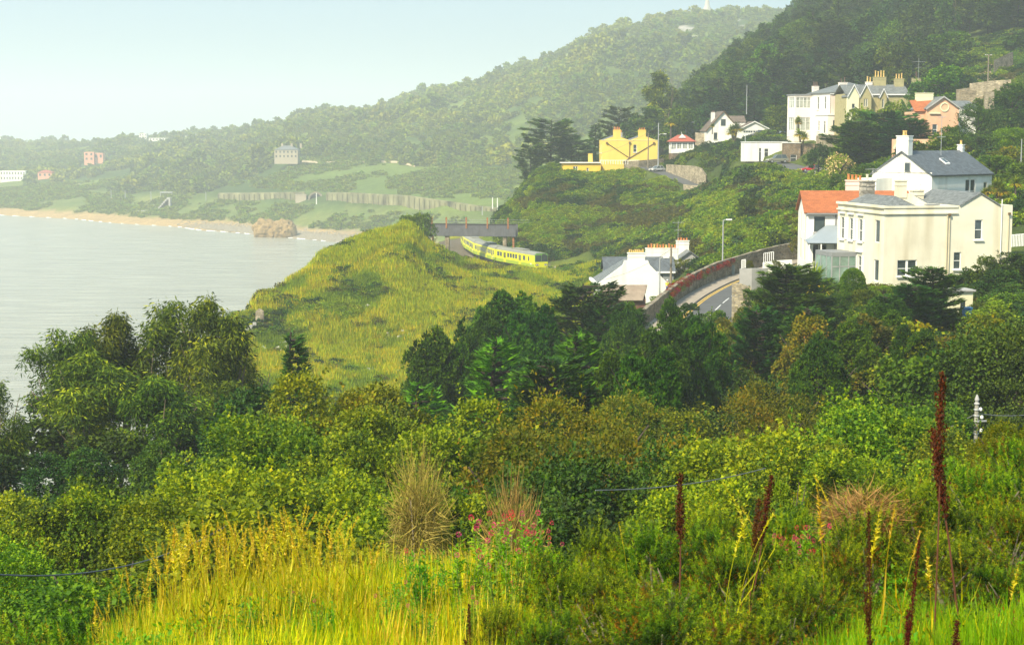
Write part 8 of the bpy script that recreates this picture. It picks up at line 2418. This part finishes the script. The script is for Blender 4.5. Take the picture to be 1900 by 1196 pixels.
for i, (kx, ky, Y, lb) in enumerate([(1535, 898, 9.0, 'straight pale seeding stalk in front of the right hand sycamores'), (1425, 885, 9.4, 'pale seeding stalk beside the leaning dark dock spike'), (1368, 945, 9.0, 'arching pale seeding stalk, lower of the left pair'),
                                     (1345, 940, 8.8, 'arching pale seeding stalk, outer of the left pair'), (1395, 940, 9.2, 'pale seeding stalk under the leaning dock spike'), (1445, 930, 9.6, 'thin pale stalk between dock spike and pink flowers'),
                                     (1612, 928, 8.2, 'tall pale stalk above the long dark dock stalk'), (1640, 940, 8.0, 'tall bent pale stalk right of the long dark dock stalk'), (1735, 1010, 7.6, 'pale stalk over the lush grass at the right'),
                                     (1672, 990, 7.8, 'thin straw stalk beside the second dark dock stalk'), (1790, 990, 8.6, 'drooping pale stalk near the right edge'), (1870, 1045, 7.4, 'pale stalk in the lower right corner'),
                                     (1170, 970, 9.6, 'dry stalk with tuft head right of the pink valerian'), (1575, 880, 11.0, 'thin white twig in front of the sycamores'), (530, 930, 10.0, 'tallest seeding stalk over the meadow'), (455, 935, 10.4, 'tall upright seeding stalk left of the tallest'),
                                     (318, 962, 9.6, 'leaning yellow seeding stalk at the left of the meadow'), (660, 985, 9.8, 'bare straight stalk at the right of the seeding grass')]):
    stalk(kx, ky, Y, lb, i)


def dock_mesh(seed, n=1500, lo=.66):
    rs = np.random.RandomState(seed)
    stems = [((0, 0), (0, 0, 1.0), .36)]
    for i in range(7):
        a = rs.uniform(0, 6.28); z0 = rs.uniform(lo - .08, lo + .15); stems.append(((0, 0), (math.cos(a) * rs.uniform(.03, .10), math.sin(a) * rs.uniform(.03, .10), z0 + rs.uniform(.1, .2)), z0))
    tk = MB(); tk.tube([(0, 0, -.05), (.01, 0, .5), (0, 0, 1.0)], [.008, .006, .002], 5)
    pos = []; w = []
    for q in range(n):
        if rs.rand() < .6:
            t = rs.uniform(lo, 1.0); r = .023 * (1 - abs((t - lo) / (1 - lo) - .4) * 1.3) + .006; pos.append([rs.normal() * r * .6, rs.normal() * r * .6, t])
        else:
            s = stems[1 + rs.randint(0, 7)]; t = rs.rand(); e = s[1]; pos.append([e[0] * t + rs.normal() * .010, e[1] * t + rs.normal() * .010, s[2] + (e[2] - s[2]) * t])
    pos = np.array(pos); d = unit(rs.normal(size=(n, 3)) + [0, 0, .5])
    cm = leafmesh('seed_head', leaf_arrays(T_OVAL, pos, frames(d, rnd_dir(n, rs)), .017 * rs.uniform(.6, 1.2, n), rs.rand(n)), LM['dock'])
    tm = tk.mesh('stem'); tm.materials.append(paint('dock_stem', (0.14, 0.05, 0.025), .8, .2, 5))
    return cm, tm


DM = [dock_mesh(440), dock_mesh(441, 1100), dock_mesh(442, 2200, .3)]


def dock(px, py_top, Y, label, v, lean=0.0, wide=1.0):
    t = P(px, py_top, Y); g = gz(t.x, Y); h = max(t.z - g, .3)
    o = empty('dock_stalk', (t.x - math.sin(lean) * h, Y, g), 0, label, 'dock', 'dark dock stalks among the gorse'); o.rotation_euler = (0, lean, 0)
    o.scale = (h * wide, h * wide, h)
    link('seed_head', DM[v][0], o); link('stem', DM[v][1], o)


dock(1748, 692, 8.2, 'tallest reddish brown dock spike in front of the sycamores', 0, .0, .42)
dock(1262, 878, 9.0, 'upright dark dock spike in the centre', 1, 0, .75)
dock(1432, 880, 9.2, 'leaning dark dock spike with curled top', 0, .14, .6)
dock(1408, 925, 9.4, 'short dark dock spike beside the leaning one', 1, .08, .8)
dock(1612, 948, 7.2, 'long dark dock stalk at the bottom right', 2, -.03, .45)
dock(1706, 1000, 7.0, 'dark dock stalk right of the long one', 2, .08, .5)
dock(1775, 1150, 6.2, 'short red dock stalk near the bottom edge', 1, 0, 1)
dock(870, 1120, 7.6, 'small red brown dock at the bottom in the yellow grass', 2, 0, 1)
dock(1730, 790, 8.6, 'side spike close left of the tallest dock spike', 1, -.16, .7)


def valerian_mesh(seed, flowers=True):
    rs = np.random.RandomState(seed)
    tk = MB(); P_, D_, FP = [], [], []
    for i in range(24):
        a = rs.uniform(0, 6.28); r = math.sqrt(rs.rand()) * .42; h = rs.uniform(.6, 1.0) * (1 - .3 * r)
        b = np.array([math.cos(a) * r * .35, math.sin(a) * r * .35, 0]); e = np.array([math.cos(a) * r, math.sin(a) * r, h])
        tk.tube([tuple(b - [0, 0, .05]), tuple((b + e) / 2 + [0, 0, .03]), tuple(e)], [.006, .005, .003], 4)
        m = 26
        t = rs.uniform(.15, .98, m); q = b + (e - b) * t[:, None]; aa = rs.uniform(0, 6.28, m)
        P_.append(q); D_.append(unit(np.stack([np.cos(aa), np.sin(aa), rs.uniform(.1, .9, m)], -1)))
        if flowers and rs.rand() < .5: FP.append(e)
    q = np.concatenate(P_); f = np.concatenate(D_)
    T = tpl([(0, 0, 0), (.17, .4, .02), (0, 1, -.15), (-.17, .4, .02)], [(0, 1, 2, 3)])
    cm = leafmesh('leaves', leaf_arrays(T, q, frames(f, np.tile([0, 0, 1.], (len(q), 1)) + rs.normal(scale=.3, size=q.shape)), rs.uniform(.06, .12, len(q)), rs.uniform(0, .6, len(q)) + q[:, 2] * .35), LM['valer'])
    tm = tk.mesh('stem'); tm.materials.append(paint('green_stem', (0.16, 0.22, 0.05), .8, .1, 4))
    fl = []
    for e in FP:
        n = 60; d = rnd_dir(n, rs); pz = e + d * np.array([.028, .028, .018]) + [0, 0, .02]
        fl.append(leafmesh('flower', leaf_arrays(T_OVAL, pz, frames(d, rnd_dir(n, rs)), np.full(n, .014), rs.rand(n)), LM['pink']))
    return cm, tm, fl


VM = [valerian_mesh(450), valerian_mesh(451)]


def valerian(px, py_top, Y, wpx, label, v, nf=99):
    t = P(px, py_top, Y); g = gz(t.x, Y); h = max(t.z - g, .25)
    o = empty('valerian_plant', (t.x, Y, g), random.uniform(0, 6.28), label, 'flowering plant', 'valerian plants on the near bank'); s = wpx * Y / F / 2 / .45
    o.scale = (max(s, h * .6), max(s, h * .6), h)
    cm, tm, fl = VM[v]; link('leaves', cm, o); link('stem', tm, o)
    for q in fl[:nf]: link('flower', q, o)


for a in [(905, 925, 11.0, 130, 'pink valerian in front of the dark trees at the centre', 0), (965, 940, 10.6, 120, 'pink valerian right of the tallest clump', 1), (1005, 955, 11.4, 90, 'pink valerian beside the gorse', 0), (855, 985, 10.0, 120, 'leafy valerian below the bare brown bush', 1, 3),
          (790, 995, 10.0, 100, 'bright leafy clump left of the valerian', 0, 1), (940, 1010, 9.2, 120, 'leafy valerian low in front', 1, 4), (1470, 962, 10.8, 60, 'pink flowers among gorse on the right', 0), (1500, 955, 11.2, 60, 'small pink flowers right of the other right hand pink flowers', 1),
          (725, 1060, 9.4, 70, 'small leafy plant with one pink flower in the grass', 0, 2), (560, 1070, 9.6, 50, 'pink flower low in the meadow, left', 1, 1), (600, 1100, 9.0, 50, 'pink flower low in the meadow, middle', 0, 1), (870, 1085, 8.6, 60, 'pink flowers at the right end of the meadow', 1, 3),
          (460, 1090, 9.4, 40, 'lone pink flower among the seeding grass', 0, 1), (785, 1105, 8.4, 50, 'pink flower near the bottom of the meadow', 1, 2)]:
    valerian(*a)

# small leafy weeds and rusty dead growth through the meadow
WD = [mound_mesh('weed_green', LM['valer'], 460, 240, .10, T_OVAL, 1.0, 4), mound_mesh('weed_dark', LM['green'], 461, 260, .09, T_OVAL, .9, 4), mound_mesh('weed_rust', LM['brown'], 462, 260, .08, T_LONG, 1.1, 4)]
rs = np.random.RandomState(99); n = 620
Yg = rs.uniform(7.6, 14.5, n); pg = rs.uniform(0, 1950, n); xg = (pg - 950) / F * Yg; zg = gzv(xg, Yg)
nn = fbm(xg * 1.3, Yg, 101, 3); k = nn > .46
scatter('meadow_weeds', np.stack([xg, Yg, zg], -1)[k], rs.uniform(0, 6.28, k.sum()), (rs.uniform(.12, .34, n))[k], (rs.randint(0, 3, n))[k], WD, 'small leafy weeds and dead stems through the meadow')

# ================================================================== LABELS: tell apart the things that still share one
def ordinals():
    dg = bpy.context.evaluated_depsgraph_get() if False else None
    by = {}
    for o in scene.objects:
        if o.parent is None and 'label' in o.keys() and 'category' in o.keys():
            by.setdefault(o['label'], []).append(o)
    words = ['leftmost', 'second from left', 'third from left', 'fourth from left', 'fifth from left', 'sixth from left', 'seventh from left', 'eighth from left', 'ninth from left', 'tenth from left', 'eleventh from left', 'twelfth from left', 'thirteenth from left', 'fourteenth from left', 'fifteenth from left', 'sixteenth from left', 'seventeenth from left']
    for lb, obs in by.items():
        if len(obs) < 2: continue
        obs.sort(key=lambda o: o.location.x / max(o.location.y, 1))
        for i, o in enumerate(obs):
            w = 'rightmost' if i == len(obs) - 1 else words[i] if i < len(words) else None
            if w and len((lb + ', ' + w).split()) <= 16: o['label'] = lb + ', ' + w
            if 'group' not in o.keys(): o['group'] = lb


ordinals()
print('done', round(time.time() - T0, 1), 'polys', sum(len(m.polygons) for m in bpy.data.meshes))
